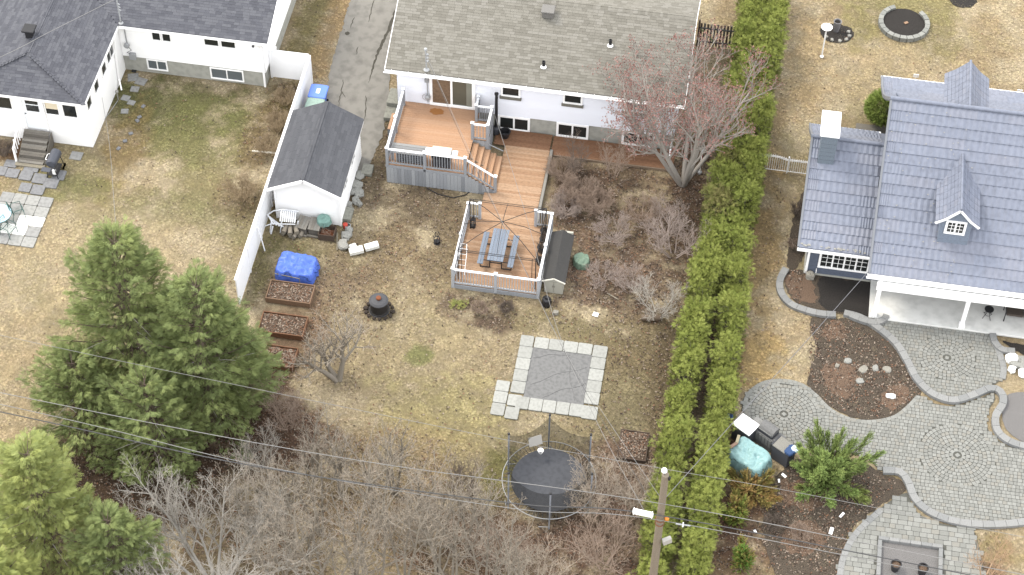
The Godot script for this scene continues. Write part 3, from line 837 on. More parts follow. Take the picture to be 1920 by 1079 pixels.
func gable_roof_x(parent: Node, prof: Array, x0: float, x1: float, th: float, m: Material, called := "roof_deck"):
	var g := G.new()
	for i in prof.size() - 1:
		var a: Vector2 = prof[i]; var b: Vector2 = prof[i + 1]
		g.quad(Vector3(x0, a.y, a.x), Vector3(x1, a.y, a.x), Vector3(x1, b.y, b.x), Vector3(x0, b.y, b.x))
		g.quad(Vector3(x0, b.y - th, b.x), Vector3(x1, b.y - th, b.x), Vector3(x1, a.y - th, a.x), Vector3(x0, a.y - th, a.x))
		for x in [x0, x1]: g.quad(Vector3(x, a.y - th, a.x), Vector3(x, a.y, a.x), Vector3(x, b.y, b.x), Vector3(x, b.y - th, b.x))
	for e in [0, prof.size() - 1]:
		var q: Vector2 = prof[e]
		g.quad(Vector3(x0, q.y - th, q.x), Vector3(x1, q.y - th, q.x), Vector3(x1, q.y, q.x), Vector3(x0, q.y, q.x))
	return part(called, g, m, parent)

func build_right_house():
	var h := thing("blue_house", "blue-grey house with metal tile roof, small dormer and covered porch", "house")
	var mf := [Vector2(-1.3, 2.42), Vector2(-2.5, 3.12), Vector2(-4.2, 4.32), Vector2(-7.3, 6.85)]
	var mb := [Vector2(-12.95, 2.75), Vector2(-11.9, 3.05), Vector2(-10.6, 3.85), Vector2(-9.2, 5.05), Vector2(-7.3, 6.85)]
	var X0 := 14.95; var X1 := 26.5
	var wf := [Vector2(-2.55, 2.12), Vector2(-3.6, 2.68), Vector2(-6.6, 4.75)]
	var wb := [Vector2(-9.75, 2.35), Vector2(-8.6, 3.1), Vector2(-6.6, 4.75)]
	# walls
	var g := G.new(); g.box(Vector3(14.15, 1.1, -6.1), Vector3(3.4, 2.2, 6.2)); part("wall", g, M.slate_wall, h)
	siding("siding", h, Vector3(12.45, 0.1, -3.0), FRONT, 3.2, 2.0, M.slate_wall, 0.1)
	g = G.new(); g.wallpoly(PackedVector2Array([Vector2(3.0, 2.2), Vector2(9.2, 2.2), Vector2(6.6, 4.6)]), 0, 0.06, Basis(Vector3(0, 0, -1), Vector3.UP, Vector3(1, 0, 0)), Vector3(12.42, 0, 0)); part("gable", g, M.slate_wall, h)
	g = G.new(); g.box(Vector3(20.8, 1.3, -7.9), Vector3(10.4, 2.6, 9.0)); part("wall", g, M.slate_wall, h)
	g = G.new(); g.wallpoly(PackedVector2Array([Vector2(3.5, 2.6), Vector2(12.4, 2.6), Vector2(7.4, 6.5)]), 0, 0.06, Basis(Vector3(0, 0, -1), Vector3.UP, Vector3(1, 0, 0)), Vector3(15.52, 0, 0)); part("gable", g, M.slate_wall, h)
	g = G.new(); g.box(Vector3(14.1, 0.05, -6.1), Vector3(3.44, 0.1, 6.3)); part("foundation", g, M.concrete, h)
	# roofs
	gable_roof_x(h, mf, X0, X1, 0.14, M.tile1); gable_roof_x(h, mb, X0, X1, 0.14, M.tile1)
	gable_roof_x(h, wf, 11.95, 15.5, 0.12, M.tile1); gable_roof_x(h, wb, 11.95, 15.5, 0.12, M.tile1)
	var xf := []; var tn := []
	courses(mf, X0 + 0.02, X1, 0.47, xf, tn); courses(mb, X0 + 0.02, X1, 0.47, xf, tn)
	courses(wf, 11.97, 15.0, 0.47, xf, tn); courses(wb, 11.97, 15.0, 0.47, xf, tn)
	pieces("roof_tile", "roof_tiles", tile_mesh, xf, tn, [M.tile0, M.tile1, M.tile2, M.tile3], h)
	g = G.new(); g.path([Vector3(X0 - 0.04, 6.9, -7.3), Vector3(X1, 6.9, -7.3)], 0.1, 8); part("ridge_cap", g, M.tile1, h)
	g = G.new(); g.path([Vector3(11.9, 4.8, -6.6), Vector3(15.2, 4.8, -6.6)], 0.09, 8); part("ridge_cap", g, M.tile1, h)
	var lx := []
	for i in 80:
		var zz := rr(-7.0, -1.5)
		var yy := 6.85
		for k in mf.size() - 1:
			if zz <= mf[k].x and zz >= mf[k + 1].x: yy = lerpf(mf[k].y, mf[k + 1].y, (zz - mf[k].x) / (mf[k + 1].x - mf[k].x))
		var xx := rr(15.1, 18.4) if rng.randf() < 0.75 else rr(15.1, 22.0)
		lx.append(Transform3D(Basis(Vector3.RIGHT, 0.65).scaled(Vector3(rr(0.02, 0.06), 0.012, rr(0.02, 0.05))), Vector3(xx, yy + 0.135, zz)))
	for i in 26: lx.append(Transform3D(Basis(Vector3.RIGHT, 0.5).scaled(Vector3(rr(0.05, 0.12), 0.02, rr(0.04, 0.08))), Vector3(rr(12.0, 14.8), 2.24, -2.6 + rr(-0.1, 0.03))))
	var lo := multi("lichen_specks", unit_mesh, lx, [], h)
	lo.material_override = M.stone_white; lo.set_meta("kind", "stuff")
	# verges
	for q in [[mf, X0], [mb, X0], [wf, 11.93], [wb, 11.93]]:
		g = G.new()
		for i in q[0].size() - 1:
			var a: Vector2 = q[0][i]; var b: Vector2 = q[0][i + 1]
			g.beam(Vector3(q[1], a.y + 0.02, a.x), Vector3(q[1], b.y + 0.02, b.x), 0.09, 0.14)
		part("verge_trim", g, M.verge_grey, h)
	g = G.new(); g.box(Vector3(20.7, 2.72, -13.0), Vector3(11.6, 0.1, 0.08)); g.box(Vector3(13.5, 2.3, -9.8), Vector3(3.2, 0.09, 0.08)); part("rear_gutter", g, M.white_trim, h)
	g = G.new()
	g.box(Vector3(13.45, 2.03, -2.5), Vector3(3.1, 0.12, 0.1), Basis.IDENTITY, 0.01); part("gutter", g, M.white_trim, h)
	g = G.new()
	g.box(Vector3(20.7, 2.36, -1.13), Vector3(11.7, 0.012, 0.12)); g.box(Vector3(20.7, 2.4, -1.07), Vector3(11.7, 0.09, 0.012)); g.box(Vector3(20.7, 2.38, -1.25), Vector3(11.6, 0.14, 0.03))
	var gu := part("gutter", g, M.white_trim, h)
	for k in 25: boxpart("bracket", Vector3(15.1 + k * 0.46, 2.452, -1.14), Vector3(0.03, 0.014, 0.15), M.white_trim, gu)
	# wing windows
	window(h, Vector3(14.02, 1.06, -2.985), FRONT, 2.2, 1.05, 4, 1, {"f": 0.1, "grid": [2, 3]})
	boxpart("corner_board", Vector3(12.47, 1.05, -2.98), Vector3(0.1, 2.0, 0.1), M.white_trim, h)
	g = G.new(); g.rod(Vector3(12.9, 0.42, -2.96), Vector3(12.9, 0.42, -2.84), 0.02); g.rod(Vector3(12.9, 0.42, -2.84), Vector3(12.9, 0.3, -2.82), 0.02); part("garden_tap", g, M.white_trim, h)
	# chimney
	var ch := boxpart("chimney", Vector3(12.62, 4.5, -6.32), Vector3(0.68, 2.6, 1.3), M.chimney_blue, h, 0.01)
	for k in 9: boxpart("cladding_board", Vector3(12.62, 3.55 + k * 0.24, -5.665), Vector3(0.67, 0.225, 0.02), M.chimney_blue, ch)
	boxpart("chimney_cap", Vector3(12.6, 5.86, -6.36), Vector3(0.82, 0.12, 1.5), M.white_flat, ch, 0.01)
	# front dormer
	dormer(h, 18.2, -2.75, 3.2, 4.85, 5.62, 0.62, 0.9, -6.3, true)
	dormer(h, 18.25, -10.1, 3.6, 6.0, 6.78, 0.7, 0.95, -7.3, false)
	# porch
	g = G.new(); g.box(Vector3(21.0, 2.06, -1.02), Vector3(11.3, 0.42, 0.16), Basis.IDENTITY, 0.01); part("porch_beam", g, M.white_trim, h)
	g = G.new(); g.box(Vector3(15.5, 2.06, -2.2), Vector3(0.14, 0.4, 2.2)); part("porch_beam", g, M.white_trim, h)
	g = G.new(); g.box(Vector3(21.0, 2.3, -2.3), Vector3(11.2, 0.04, 2.3)); part("porch_ceiling", g, M.white_trim, h)
	for x in [15.5, 19.22, 22.9]:
		var c := boxpart("porch_column", Vector3(x, 0.99, -1.02), Vector3(0.17, 1.74, 0.17), M.white_trim, h, 0.012)
		boxpart("column_base", Vector3(x, 0.22, -1.02), Vector3(0.25, 0.2, 0.25), M.white_trim, c, 0.012)
	boxpart("porch_floor", Vector3(21.2, 0.06, -2.2), Vector3(11.8, 0.12, 2.66), M.porch_concrete, h, 0.02)
	window(h, Vector3(20.5, 1.3, -3.39), FRONT, 1.8, 1.2, 2, 1, {"f": 0.08})

func dormer(h: Node, cx: float, zf: float, y0: float, ye: float, yr: float, hw: float, ow: float, zb: float, front: bool):
	var sg := 1.0 if front else -1.0
	var xf := []; var tn := []
	var za := zf + 0.18 * sg
	var d := Node3D.new()
	d.name = "dormer"; h.add_child(d, true)
	var g := G.new()
	g.box(Vector3(cx, (y0 + ye) / 2, (zf + zb) / 2), Vector3(hw * 2, ye - y0, absf(zf - zb)))
	g.wallpoly(PackedVector2Array([Vector2(cx - hw, ye), Vector2(cx + hw, ye), Vector2(cx, yr - 0.12)]), minf(zf, zb), maxf(zf, zb))
	part("cheek_wall", g, M.dormer_blue, d)
	for s in [-1.0, 1.0]:
		var e := Vector3(cx + s * ow, ye - 0.12, za); var r := Vector3(cx, yr, za)
		var m1 := Vector3(cx + s * ow * 0.55, lerpf(ye - 0.12, yr, 0.36), za)
		var back := Vector3(0, 0, zb - za)
		for q in [[e, m1], [m1, r]]:
			var a: Vector3 = q[0]; var b: Vector3 = q[1]
			slab_roof(d, [a, a + back, b + back, b], 0.06, M.tile2, "dormer_roof")
			var L := a.distance_to(b)
			var k := maxi(1, roundi(L / 0.2))
			var v := (b - a) / L
			var up := Vector3(0, 0, 1).cross(v)
			if up.y < 0: up = -up
			var n2 := maxi(1, roundi(absf(back.z) / 0.36))
			for i in k:
				for j in n2:
					var p := a + v * (L / k) * (i + 0.5) + back * ((j + 0.5) / n2)
					xf.append(Transform3D(Basis(Vector3(0, 0, 1) * (absf(back.z) / n2 - 0.012), up * 0.02, Vector3(0, 0, 1).cross(up) * (L / k - 0.012)), p + up * 0.012)); tn.append(rng.randi() % 4)
		if front:
			g = G.new(); g.beam(e + Vector3(0, -0.07, 0.01), m1 + Vector3(0, -0.07, 0.01), 0.04, 0.1); g.beam(m1 + Vector3(0, -0.07, 0.01), r + Vector3(0, -0.07, 0.01), 0.04, 0.1); part("barge_board", g, M.white_trim, d)
	pieces("roof_shingle", "roof_shingles", chip_mesh, xf, tn, [M.tile0, M.tile1, M.tile2, M.tile3], d)
	g = G.new(); g.path([Vector3(cx, yr + 0.02, za + 0.02 * sg), Vector3(cx, yr + 0.02, zb)], 0.06, 6); part("ridge_cap", g, M.tile1, d)
	if front:
		window(h, Vector3(cx - 0.02, 4.36, zf + 0.005), FRONT, 0.86, 0.8, 2, 1, {"f": 0.1, "grid": [2, 3]})
# ---------- decks, fences, paving ----------
func railing(parent: Node, a: Vector3, b: Vector3, h: float, m: Material, posts := [], step := 0.13):
	var d := b - a
	var L := Vector2(d.x, d.z).length()
	var g := G.new(); g.beam(a + Vector3.UP * h, b + Vector3.UP * h, 0.11, 0.045, 0.008); part("top_rail", g, M.rail_white, parent)
	g = G.new(); g.beam(a + Vector3.UP * 0.1, b + Vector3.UP * 0.1, 0.045, 0.07); part("bottom_rail", g, m, parent)
	var k := maxi(1, int(L / step))
	for i in k:
		var p := a + d * ((i + 0.5) / k)
		boxpart("baluster", p + Vector3.UP * (h * 0.5 + 0.05), Vector3(0.032, h - 0.1, 0.032), m, parent)
	for q in posts: post(parent, a + d * q, h + 0.07, m)
func post(parent: Node, p: Vector3, h: float, m: Material):
	var o := boxpart("post", p + Vector3.UP * (h / 2 - 0.1), Vector3(0.12, h + 0.2, 0.12), m, parent, 0.008)
	boxpart("post_cap", p + Vector3.UP * (h + 0.02), Vector3(0.16, 0.04, 0.16), M.rail_white, o, 0.012)
func boards(parent: Node, x0: float, x1: float, z0: float, z1: float, y: float, mats: Array, w := 0.145, seam := 0.0):
	var k := int(round((z1 - z0) / w))
	var ww := (z1 - z0) / k
	for i in k:
		var cuts := [x0, x1]
		if seam > 0 and x1 - x0 > seam: cuts = [x0, x0 + seam * (0.5 + 0.35 * ((i * 7) % 3)), x1]
		for j in cuts.size() - 1:
			inst("board", unit_mesh, mats[rng.randi() % mats.size()], Transform3D(Basis.from_scale(Vector3(cuts[j + 1] - cuts[j] - 0.006, 0.03, ww - 0.004)), Vector3((cuts[j] + cuts[j + 1]) / 2, y - 0.015 + rr(-0.0015, 0.0015), z0 + ww * (i + 0.5))), parent)
func skirt(parent: Node, a: Vector3, b: Vector3, y0: Callable, y1: Callable, mats: Array):
	var d := b - a
	var L := d.length()
	var k := int(L / 0.155)
	var b2 := Basis(d / L, Vector3.UP, (d / L).cross(Vector3.UP))
	for i in k:
		var p := a + d * ((i + 0.5) / k)
		var lo: float = y0.call((i + 0.5) / k); var hi: float = y1.call((i + 0.5) / k)
		inst("skirt_board", unit_mesh, mats[rng.randi() % mats.size()], Transform3D(b2.scaled_local(Vector3(L / k - 0.006, hi - lo, 0.022)), Vector3(p.x, (lo + hi) / 2, p.z)), parent)

func build_decks():
	var wood := [M.cedar0, M.cedar1, M.cedar2]
	var greys := [M.rail_grey, M.rail_grey2, M.rail_grey3]
	var d := thing("raised_deck", "raised orange-stained deck with grey railing below the sliding patio door", "deck")
	var Y := 1.15
	boards(d, -6.55, -3.0, -9.28, -5.22, Y, wood, 0.14)
	boards(d, -3.0, -2.34, -8.6, -7.42, Y, wood, 0.14)
	var g := G.new(); g.box(Vector3(-4.78, Y - 0.13, -7.25), Vector3(3.5, 0.18, 4.02)); g.box(Vector3(-2.68, Y - 0.13, -8.0), Vector3(0.62, 0.18, 1.1)); part("joists", g, M.frame_wood, d)
	railing(d, Vector3(-6.52, Y, -5.24), Vector3(-2.98, Y, -5.24), 0.95, M.rail_grey, [0.0, 0.48, 1.0], 0.12)
	railing(d, Vector3(-6.52, Y, -9.1), Vector3(-6.52, Y, -5.34), 0.95, M.rail_grey, [0.02, 0.5], 0.12)
	railing(d, Vector3(-3.04, Y, -7.42), Vector3(-2.34, Y, -7.42), 0.95, M.rail_grey, [0.0, 1.0], 0.12)
	railing(d, Vector3(-2.34, Y, -8.58), Vector3(-2.34, Y, -7.5), 0.95, M.rail_grey, [0.0], 0.12)
	railing(d, Vector3(-3.06, Y, -8.58), Vector3(-2.42, Y, -8.58), 0.95, M.rail_grey, [0.0], 0.1)
	railing(d, Vector3(-3.06, Y, -9.2), Vector3(-3.06, Y, -8.65), 0.95, M.rail_grey, [0.05], 0.1)
	skirt(d, Vector3(-6.56, 0, -5.19), Vector3(-3.0, 0, -5.19), func(_t): return 0.0, func(_t): return Y - 0.16, greys)
	skirt(d, Vector3(-6.57, 0, -9.25), Vector3(-6.57, 0, -5.2), func(_t): return 0.0, func(_t): return Y - 0.16, greys)
	skirt(d, Vector3(-3.0, 0, -5.19), Vector3(-1.58, 0, -5.19), func(_t): return 0.0, func(t): return maxf(0.12, lerpf(Y - 0.02, 0.26, t)), greys)
	skirt(d, Vector3(-2.3, 0, -7.38), Vector3(-2.3, 0, -8.62), func(_t): return 0.0, func(_t): return Y - 0.02, greys)
	skirt(d, Vector3(-3.0, 0, -7.38), Vector3(-2.3, 0, -7.38), func(_t): return 0.0, func(_t): return Y - 0.02, greys)
	boxpart("fascia", Vector3(-4.77, Y - 0.1, -5.195), Vector3(3.66, 0.14, 0.03), M.rail_grey, d)
	boxpart("fascia", Vector3(-6.575, Y - 0.1, -7.22), Vector3(0.03, 0.14, 4.05), M.rail_grey, d)
	var st := G.new()
	for z in [-7.3, -6.3, -5.3]: st.wallpoly(PackedVector2Array([Vector2(-3.0, Y - 0.25), Vector2(-2.9, Y - 0.08), Vector2(-1.62, 0.16), Vector2(-1.62, 0.1), Vector2(-3.0, 0.1)]), z - 0.02, z + 0.02)
	part("stair_stringer", st, M.frame_wood, d)
	for i in 5:
		for k in 2: boxpart("tread", Vector3(-2.86 + i * 0.27 + (k - 0.5) * 0.135, Y - 0.17 - i * 0.165, -6.3), Vector3(0.13, 0.035, 2.08), wood[(i + k) % 3], d, 0.006)
	for i in 5: boxpart("riser", Vector3(-2.735 + i * 0.27, Y - 0.27 - i * 0.165, -6.3), Vector3(0.02, 0.155, 2.06), wood[1], d)
	var p1 := Vector3(-2.9, Y - 0.02, -5.26); var p2 := Vector3(-1.62, 0.26, -5.26)
	railing(d, p1, p2, 0.86, M.rail_grey, [1.0], 0.13)
	g = G.new(); g.beam(Vector3(-2.3, 0.95, -7.4), Vector3(-1.62, 0.62, -7.4), 0.03, 0.03); part("handrail", g, M.rail_grey, d)

	var sb := thing("deck_side_step", "orange wooden step bench against the raised deck's driveway side", "step", Vector3(-6.86, 0, -8.3))
	for k in 3: boxpart("board", Vector3(-0.13 + k * 0.13, 0.72, 0), Vector3(0.125, 0.04, 1.05), wood[k], sb, 0.006)
	boxpart("riser", Vector3(0, 0.35, 0.5), Vector3(0.38, 0.7, 0.03), M.rail_grey2, sb); boxpart("riser", Vector3(0, 0.35, -0.5), Vector3(0.38, 0.7, 0.03), M.rail_grey2, sb)

	# walkway and railed lower deck
	var w := thing("lower_deck", "low weathered wooden deck with white-capped railing under the gazebo frame", "deck")
	var pale := [M.plank0, M.plank1, M.plank2, M.plank3]
	boards(w, -1.66, 0.42, -8.2, -5.14, 0.2, pale, 0.142)
	boards(w, -2.1, 0.42, -5.14, -3.52, 0.2, pale, 0.142)
	boards(w, -2.5, 1.18, -3.5, 0.38, 0.22, pale, 0.142, 2.0)
	g = G.new(); g.box(Vector3(-0.66, 0.09, -1.56), Vector3(3.6, 0.18, 3.8)); g.box(Vector3(-0.6, 0.08, -5.9), Vector3(1.96, 0.16, 4.6)); part("joists", g, M.frame_wood, w)
	railing(w, Vector3(-2.52, 0.22, 0.4), Vector3(1.2, 0.22, 0.4), 0.95, M.rail_pale, [0.0, 0.5, 1.0], 0.12)
	railing(w, Vector3(-2.52, 0.22, -3.5), Vector3(-2.52, 0.22, 0.3), 0.95, M.rail_pale, [0.02, 0.5], 0.12)
	railing(w, Vector3(1.2, 0.22, -3.5), Vector3(1.2, 0.22, 0.3), 0.95, M.rail_pale, [0.02, 0.5], 0.12)
	railing(w, Vector3(-2.44, 0.22, -3.52), Vector3(-2.02, 0.22, -3.52), 0.95, M.rail_pale, [1.0], 0.1)
	railing(w, Vector3(0.48, 0.22, -3.52), Vector3(1.1, 0.22, -3.52), 0.95, M.rail_pale, [0.0], 0.1)
	boxpart("fascia", Vector3(-0.66, 0.09, 0.43), Vector3(3.86, 0.24, 0.035), M.rail_grey, w); boxpart("fascia", Vector3(-2.55, 0.09, -1.55), Vector3(0.035, 0.24, 3.9), M.rail_grey, w); boxpart("fascia", Vector3(1.23, 0.09, -1.55), Vector3(0.035, 0.24, 3.9), M.rail_pale, w)
	boxpart("edging_beam", Vector3(0.5, 0.13, -5.9), Vector3(0.13, 0.22, 4.7), M.flaky_white, w, 0.012)

	var pf := thing("wall_platform", "red-brown stained boardwalk along the concrete basement wall", "boardwalk")
	boards(pf, -2.2, 0.4, -9.24, -8.22, 0.17, [M.redwood0, M.redwood1], 0.145)
	boards(pf, 0.46, 6.1, -9.24, -8.05, 0.13, [M.redwood0, M.redwood1, M.redwood2], 0.145, 2.6)
	boxpart("edge_board", Vector3(3.3, 0.06, -8.02), Vector3(5.7, 0.13, 0.04), M.frame_wood, pf)

func build_fences():
	var f := thing("white_fence", "tall solid white panel fence running from white house past the garden shed", "fence")
	var H := 1.72
	var pts := [Vector3(-13.3, 0, -10.9), Vector3(-11.38, 0, -10.9)]
	boxpart("panel", Vector3(-12.35, H / 2 + 0.03, -10.9), Vector3(1.86, H - 0.04, 0.05), M.fence_white, f, 0.008)
	boxpart("panel_cap", Vector3(-12.35, H + 0.03, -10.9), Vector3(1.9, 0.05, 0.09), M.fence_white, f, 0.01)
	for k in 7:
		var z := -10.8 + k * 1.98
		boxpart("panel", Vector3(-11.34, H / 2 + 0.03, z + 0.98), Vector3(0.05, H - 0.04, 1.88), M.fence_white, f, 0.008)
		boxpart("panel_cap", Vector3(-11.34, H + 0.03, z + 0.98), Vector3(0.12, 0.05, 1.98), M.fence_white, f, 0.01)
		boxpart("post", Vector3(-11.34, H / 2 + 0.04, z), Vector3(0.11, H + 0.08, 0.11), M.fence_white, f, 0.012)
	boxpart("post", Vector3(-13.28, H / 2 + 0.04, -10.9), Vector3(0.11, H + 0.08, 0.11), M.fence_white, f, 0.012)
	for k in [3, 5]:
		var g := G.new(); g.beam(Vector3(-11.25, 1.3, -10.3 + k * 1.98), Vector3(-11.0, 0.02, -10.1 + k * 1.98), 0.03, 0.05); part("brace", g, M.fence_white, f)

	var gate := thing("board_gate", "dark weathered board gate between beige-roofed house and cedar hedge", "gate", Vector3(7.4, 0, -16.6))
	for k in 13: boxpart("board", Vector3(-0.95 + k * 0.158, 0.72 + rr(-0.02, 0.02), 0), Vector3(0.1, 1.4, 0.025), [M.dark_wood, M.dark_wood2][k % 2], gate)
	for y in [0.3, 1.15]: boxpart("cross_rail", Vector3(0, y, 0.03), Vector3(2.1, 0.09, 0.04), M.dark_wood2, gate)
	var g := G.new(); g.beam(Vector3(-0.98, 1.12, 0.06), Vector3(-0.25, 0.34, 0.06), 0.08, 0.03); part("brace", g, M.moss_wood, gate)
	for x in [-1.06, 1.06]: boxpart("post", Vector3(x, 0.8, 0), Vector3(0.1, 1.6, 0.1), M.dark_wood, gate)

	var wg := thing("arched_metal_gate", "white metal picket gate with arched top between cedar hedge and blue house", "gate", Vector3(11.1, 0, -8.87))
	var y1 = func(x): return 0.78 + (0.16 * maxf(0.0, cos((x + 0.62) * 2.1)) if x < 0.1 else 0.02)
	for k in 24:
		var x := -1.08 + k * 0.098
		if absf(x - 0.13) < 0.05: continue
		g = G.new(); g.rod(Vector3(x, 0.06, 0), Vector3(x, y1.call(x) + 0.14, 0), 0.011, 5); part("picket", g, M.white_trim, wg)
	for q in [0.0, 0.07]:
		for side in [[-1.1, 0.1], [0.16, 1.25]]:
			var pp := []
			for i in 9:
				var x := lerpf(side[0], side[1], i / 8.0)
				pp.append(Vector3(x, y1.call(x) + q, 0.012))
			g = G.new(); g.path(pp, 0.016, 5); part("rail", g, M.white_trim, wg)
	for side in [[-1.1, 0.1], [0.16, 1.25]]:
		g = G.new(); g.rod(Vector3(side[0], 0.1, 0.012), Vector3(side[1], 0.1, 0.012), 0.016, 5); part("rail", g, M.white_trim, wg)
	for x in [-1.12, 0.13, 1.27]: boxpart("post", Vector3(x, 0.5, 0), Vector3(0.06, 1.06, 0.06), M.white_trim, wg, 0.006)

func slab_grid(parent: Node, rects: Array, mats: Array, y := 0.03):
	for r in rects:
		inst("slab", unit_mesh, mats[r[4] if r.size() > 4 else rng.randi() % mats.size()], Transform3D(Basis(Vector3.UP, rr(-0.012, 0.012)).scaled_local(Vector3(r[2] - 0.022, 0.06, r[3] - 0.022)) , Vector3(r[0], y - 0.012 + rr(-0.006, 0.006), r[1])), parent)

func build_paving():
	# driveway
	var dp := PackedVector2Array([Vector2(-10.95, -25), Vector2(-8.1, -25), Vector2(-7.95, -12.5), Vector2(-7.5, -10.4), Vector2(-7.35, -8), Vector2(-7.55, -6.2), Vector2(-7.85, -5.4), Vector2(-8.4, -5.0), Vector2(-10.2, -5.0), Vector2(-10.5, -9.2), Vector2(-10.72, -12.6)])
	var dr := sheet("driveway", dp, 0.012, M.asphalt_old, 0.10)
	var cracks := [[Vector3(-8.44, 0, -17.26), Vector3(-8.46, 0, -15.92), Vector3(-8.52, 0, -14.91), Vector3(-8.64, 0, -13.94), Vector3(-8.71, 0, -13.17), Vector3(-8.71, 0, -12.06), Vector3(-8.72, 0, -11.25)], [Vector3(-9.65, 0, -17.05), Vector3(-9.61, 0, -16.19), Vector3(-9.6, 0, -15.41)], [Vector3(-10.34, 0, -15.63), Vector3(-10.35, 0, -14.86)], [Vector3(-9.92, 0, -11.29), Vector3(-9.86, 0, -10.58), Vector3(-9.78, 0, -9.51)], [Vector3(-9.82, 0, -10.51), Vector3(-9.58, 0, -10.12)], [Vector3(-9.72, 0, -13.63), Vector3(-9.68, 0, -13.08)], [Vector3(-8.65, 0, -10.43), Vector3(-8.37, 0, -8.87)]]
	for c in cracks.size():
		var g := G.new()
		var q: Array = cracks[c]
		var sm := PackedVector2Array()
		for p in q: sm.append(Vector2(p.x, p.z))
		sm = smooth(sm, false, 0.12)
		var a := PackedVector3Array(); var b := PackedVector3Array()
		for i in sm.size():
			var t := float(i) / (sm.size() - 1)
			var w := (0.15 if c == 0 else 0.045) * sin(PI * clampf(t * 0.9 + 0.1, 0, 1)) * rr(0.6, 1.3) + 0.008
			var j := rr(-0.03, 0.03)
			a.append(Vector3(sm[i].x - w / 2 + j, 0.017, sm[i].y)); b.append(Vector3(sm[i].x + w / 2 + j, 0.017, sm[i].y))
		for i in sm.size() - 1: g.quad(a[i], a[i + 1], b[i + 1], b[i])
		part("crack", g, M.asphalt_dark, dr)
	var gd := G.new()
	var disc := PackedVector2Array()
	for k in 18: disc.append(Vector2(-10.43, -14.46) + Vector2(cos(TAU * k / 18), sin(TAU * k / 18)) * rr(0.11, 0.14))
	gd.prism(disc, 0.017, 0.017); part("oil_stain", gd, M.asphalt_dark, dr)

	# slab border round the sand square
	var pt := setting("slab_patio")
	var rc := []
	var X := 1.42; var Z := 3.13
	for k in 4: rc.append([0.30 + 1.43 + k * 0.617, 2.83, 0.617, 0.6])
	rc.append([1.1, 2.83, 0.58, 0.6]); rc.append([4.22, 2.87, 0.62, 0.64])
	for k in 4: rc.append([4.22, 3.5 + k * 0.62, 0.62, 0.62])
	rc.append([4.22, 6.1, 0.66, 0.68])
	for k in 4: rc.append([1.12, 3.44 + k * 0.62, 0.6, 0.62])
	for k in 5: rc.append([1.42 + 0.0 + k * 0.56, 6.07, 0.56, 0.64])
	rc.append([0.48, 5.35, 0.58, 0.56]); rc.append([0.48, 5.94, 0.58, 0.6]); rc.append([0.48, 6.56, 0.58, 0.62]); rc.append([1.08, 6.0, 0.58, 0.6]); rc.append([1.08, 6.66, 0.58, 0.62])
	slab_grid(pt, rc, [M.slab0, M.slab1, M.slab2])
	var sq := sheet("gravel_square", PackedVector2Array([Vector2(1.4, 3.1), Vector2(3.93, 3.1), Vector2(3.93, 5.78), Vector2(1.4, 5.78)]), 0.014, M.grit_sheet, 0.03, pt)
	var wr := G.new()
	for q in [[1.6, 5.0, 3.8, 3.7], [1.5, 3.6, 3.0, 3.2], [2.2, 5.6, 3.85, 4.6], [2.9, 3.2, 3.5, 5.6]]:
		var pp := []
		for i in 8:
			var t := i / 7.0
			pp.append(Vector3(lerpf(q[0], q[2], t) + 0.05 * sin(t * 9), 0.014, lerpf(q[1], q[3], t) + 0.06 * sin(t * 7 + q[0])))
		wr.path(pp, 0.016, 5)
	part("sheet_fold", wr, M.grit_sheet, pt)

	# patio and stepping slabs of the white house
	var lp := setting("slab_terrace")
	rc = []
	var wcol := [[0, 1, 1, 0, 0, 1], [2, 0, 1, 3, 3, 0], [1, 0, 1, 3, 1, 1], [0, 0, 0, 2, 0, 0]]
	for c in 4:
		for r in 5:
			var zz := -1.42 + r * 0.6 + 0.1 * (c % 2) * 0; var xx := -21.32 - c * 0.6
			var tn := 1
			if (c == 0 and r == 2) or (c == 1 and (r == 2 or r == 3)) or (c == 2 and r == 3): tn = 3
			elif (c + r) % 3 == 0: tn = 0
			rc.append([xx + 0.0, zz + 0.08, 0.6, 0.6, tn])
	for q in [[-21.9, -2.0, 0.6, 0.6], [-22.5, -2.05, 0.55, 0.55], [-21.45, -2.5, 0.66, 0.6], [-21.25, -3.05, 0.6, 0.6], [-22.05, -2.68, 0.62, 0.6], [-22.7, -2.75, 0.6, 0.55], [-23.35, -2.8, 0.6, 0.55], [-23.95, -2.85, 0.6, 0.55], [-22.6, -3.25, 0.7, 0.5], [-23.6, -3.35, 0.6, 0.45]]: rc.append([q[0], q[1], q[2], q[3], 2])
	slab_grid(lp, rc, [M.slab_grey0, M.slab_grey1, M.slab_grey2, M.slab_white])
	var sp := setting("stepping_stones")
	for q in [[-20.85, -4.35, 0.55, 0.5], [-19.75, -9.75, 0.5, 0.5], [-19.3, -9.55, 0.5, 0.45], [-19.45, -9.0, 0.4, 0.35], [-19.7, -8.35, 0.4, 0.35], [-19.35, -8.1, 0.35, 0.3], [-19.5, -7.5, 0.35, 0.3]]:
		var g := G.new(); g.box(Vector3(q[0], 0.0, q[1]), Vector3(q[2], 0.06, q[3]), Basis(Vector3.UP, rr(-0.3, 0.3)), 0.015); part("stone_slab", g, M.slab_grey0, sp)
	for q in [Vector3(-18.73, 0, -7.95), Vector3(-18.71, 0, -7.24), Vector3(-18.74, 0, -6.99), Vector3(-18.8, 0, -6.14), Vector3(-18.93, 0, -5.63), Vector3(-19.08, 0, -5.12)]:
		var g := G.new(); g.box(Vector3(q.x, 0.02, q.z), Vector3(0.2, 0.08, 0.16), Basis(Vector3.UP, rr(0, 3)), 0.02); part("edging_brick", g, M.slab_grey2, sp)

	build_setts()

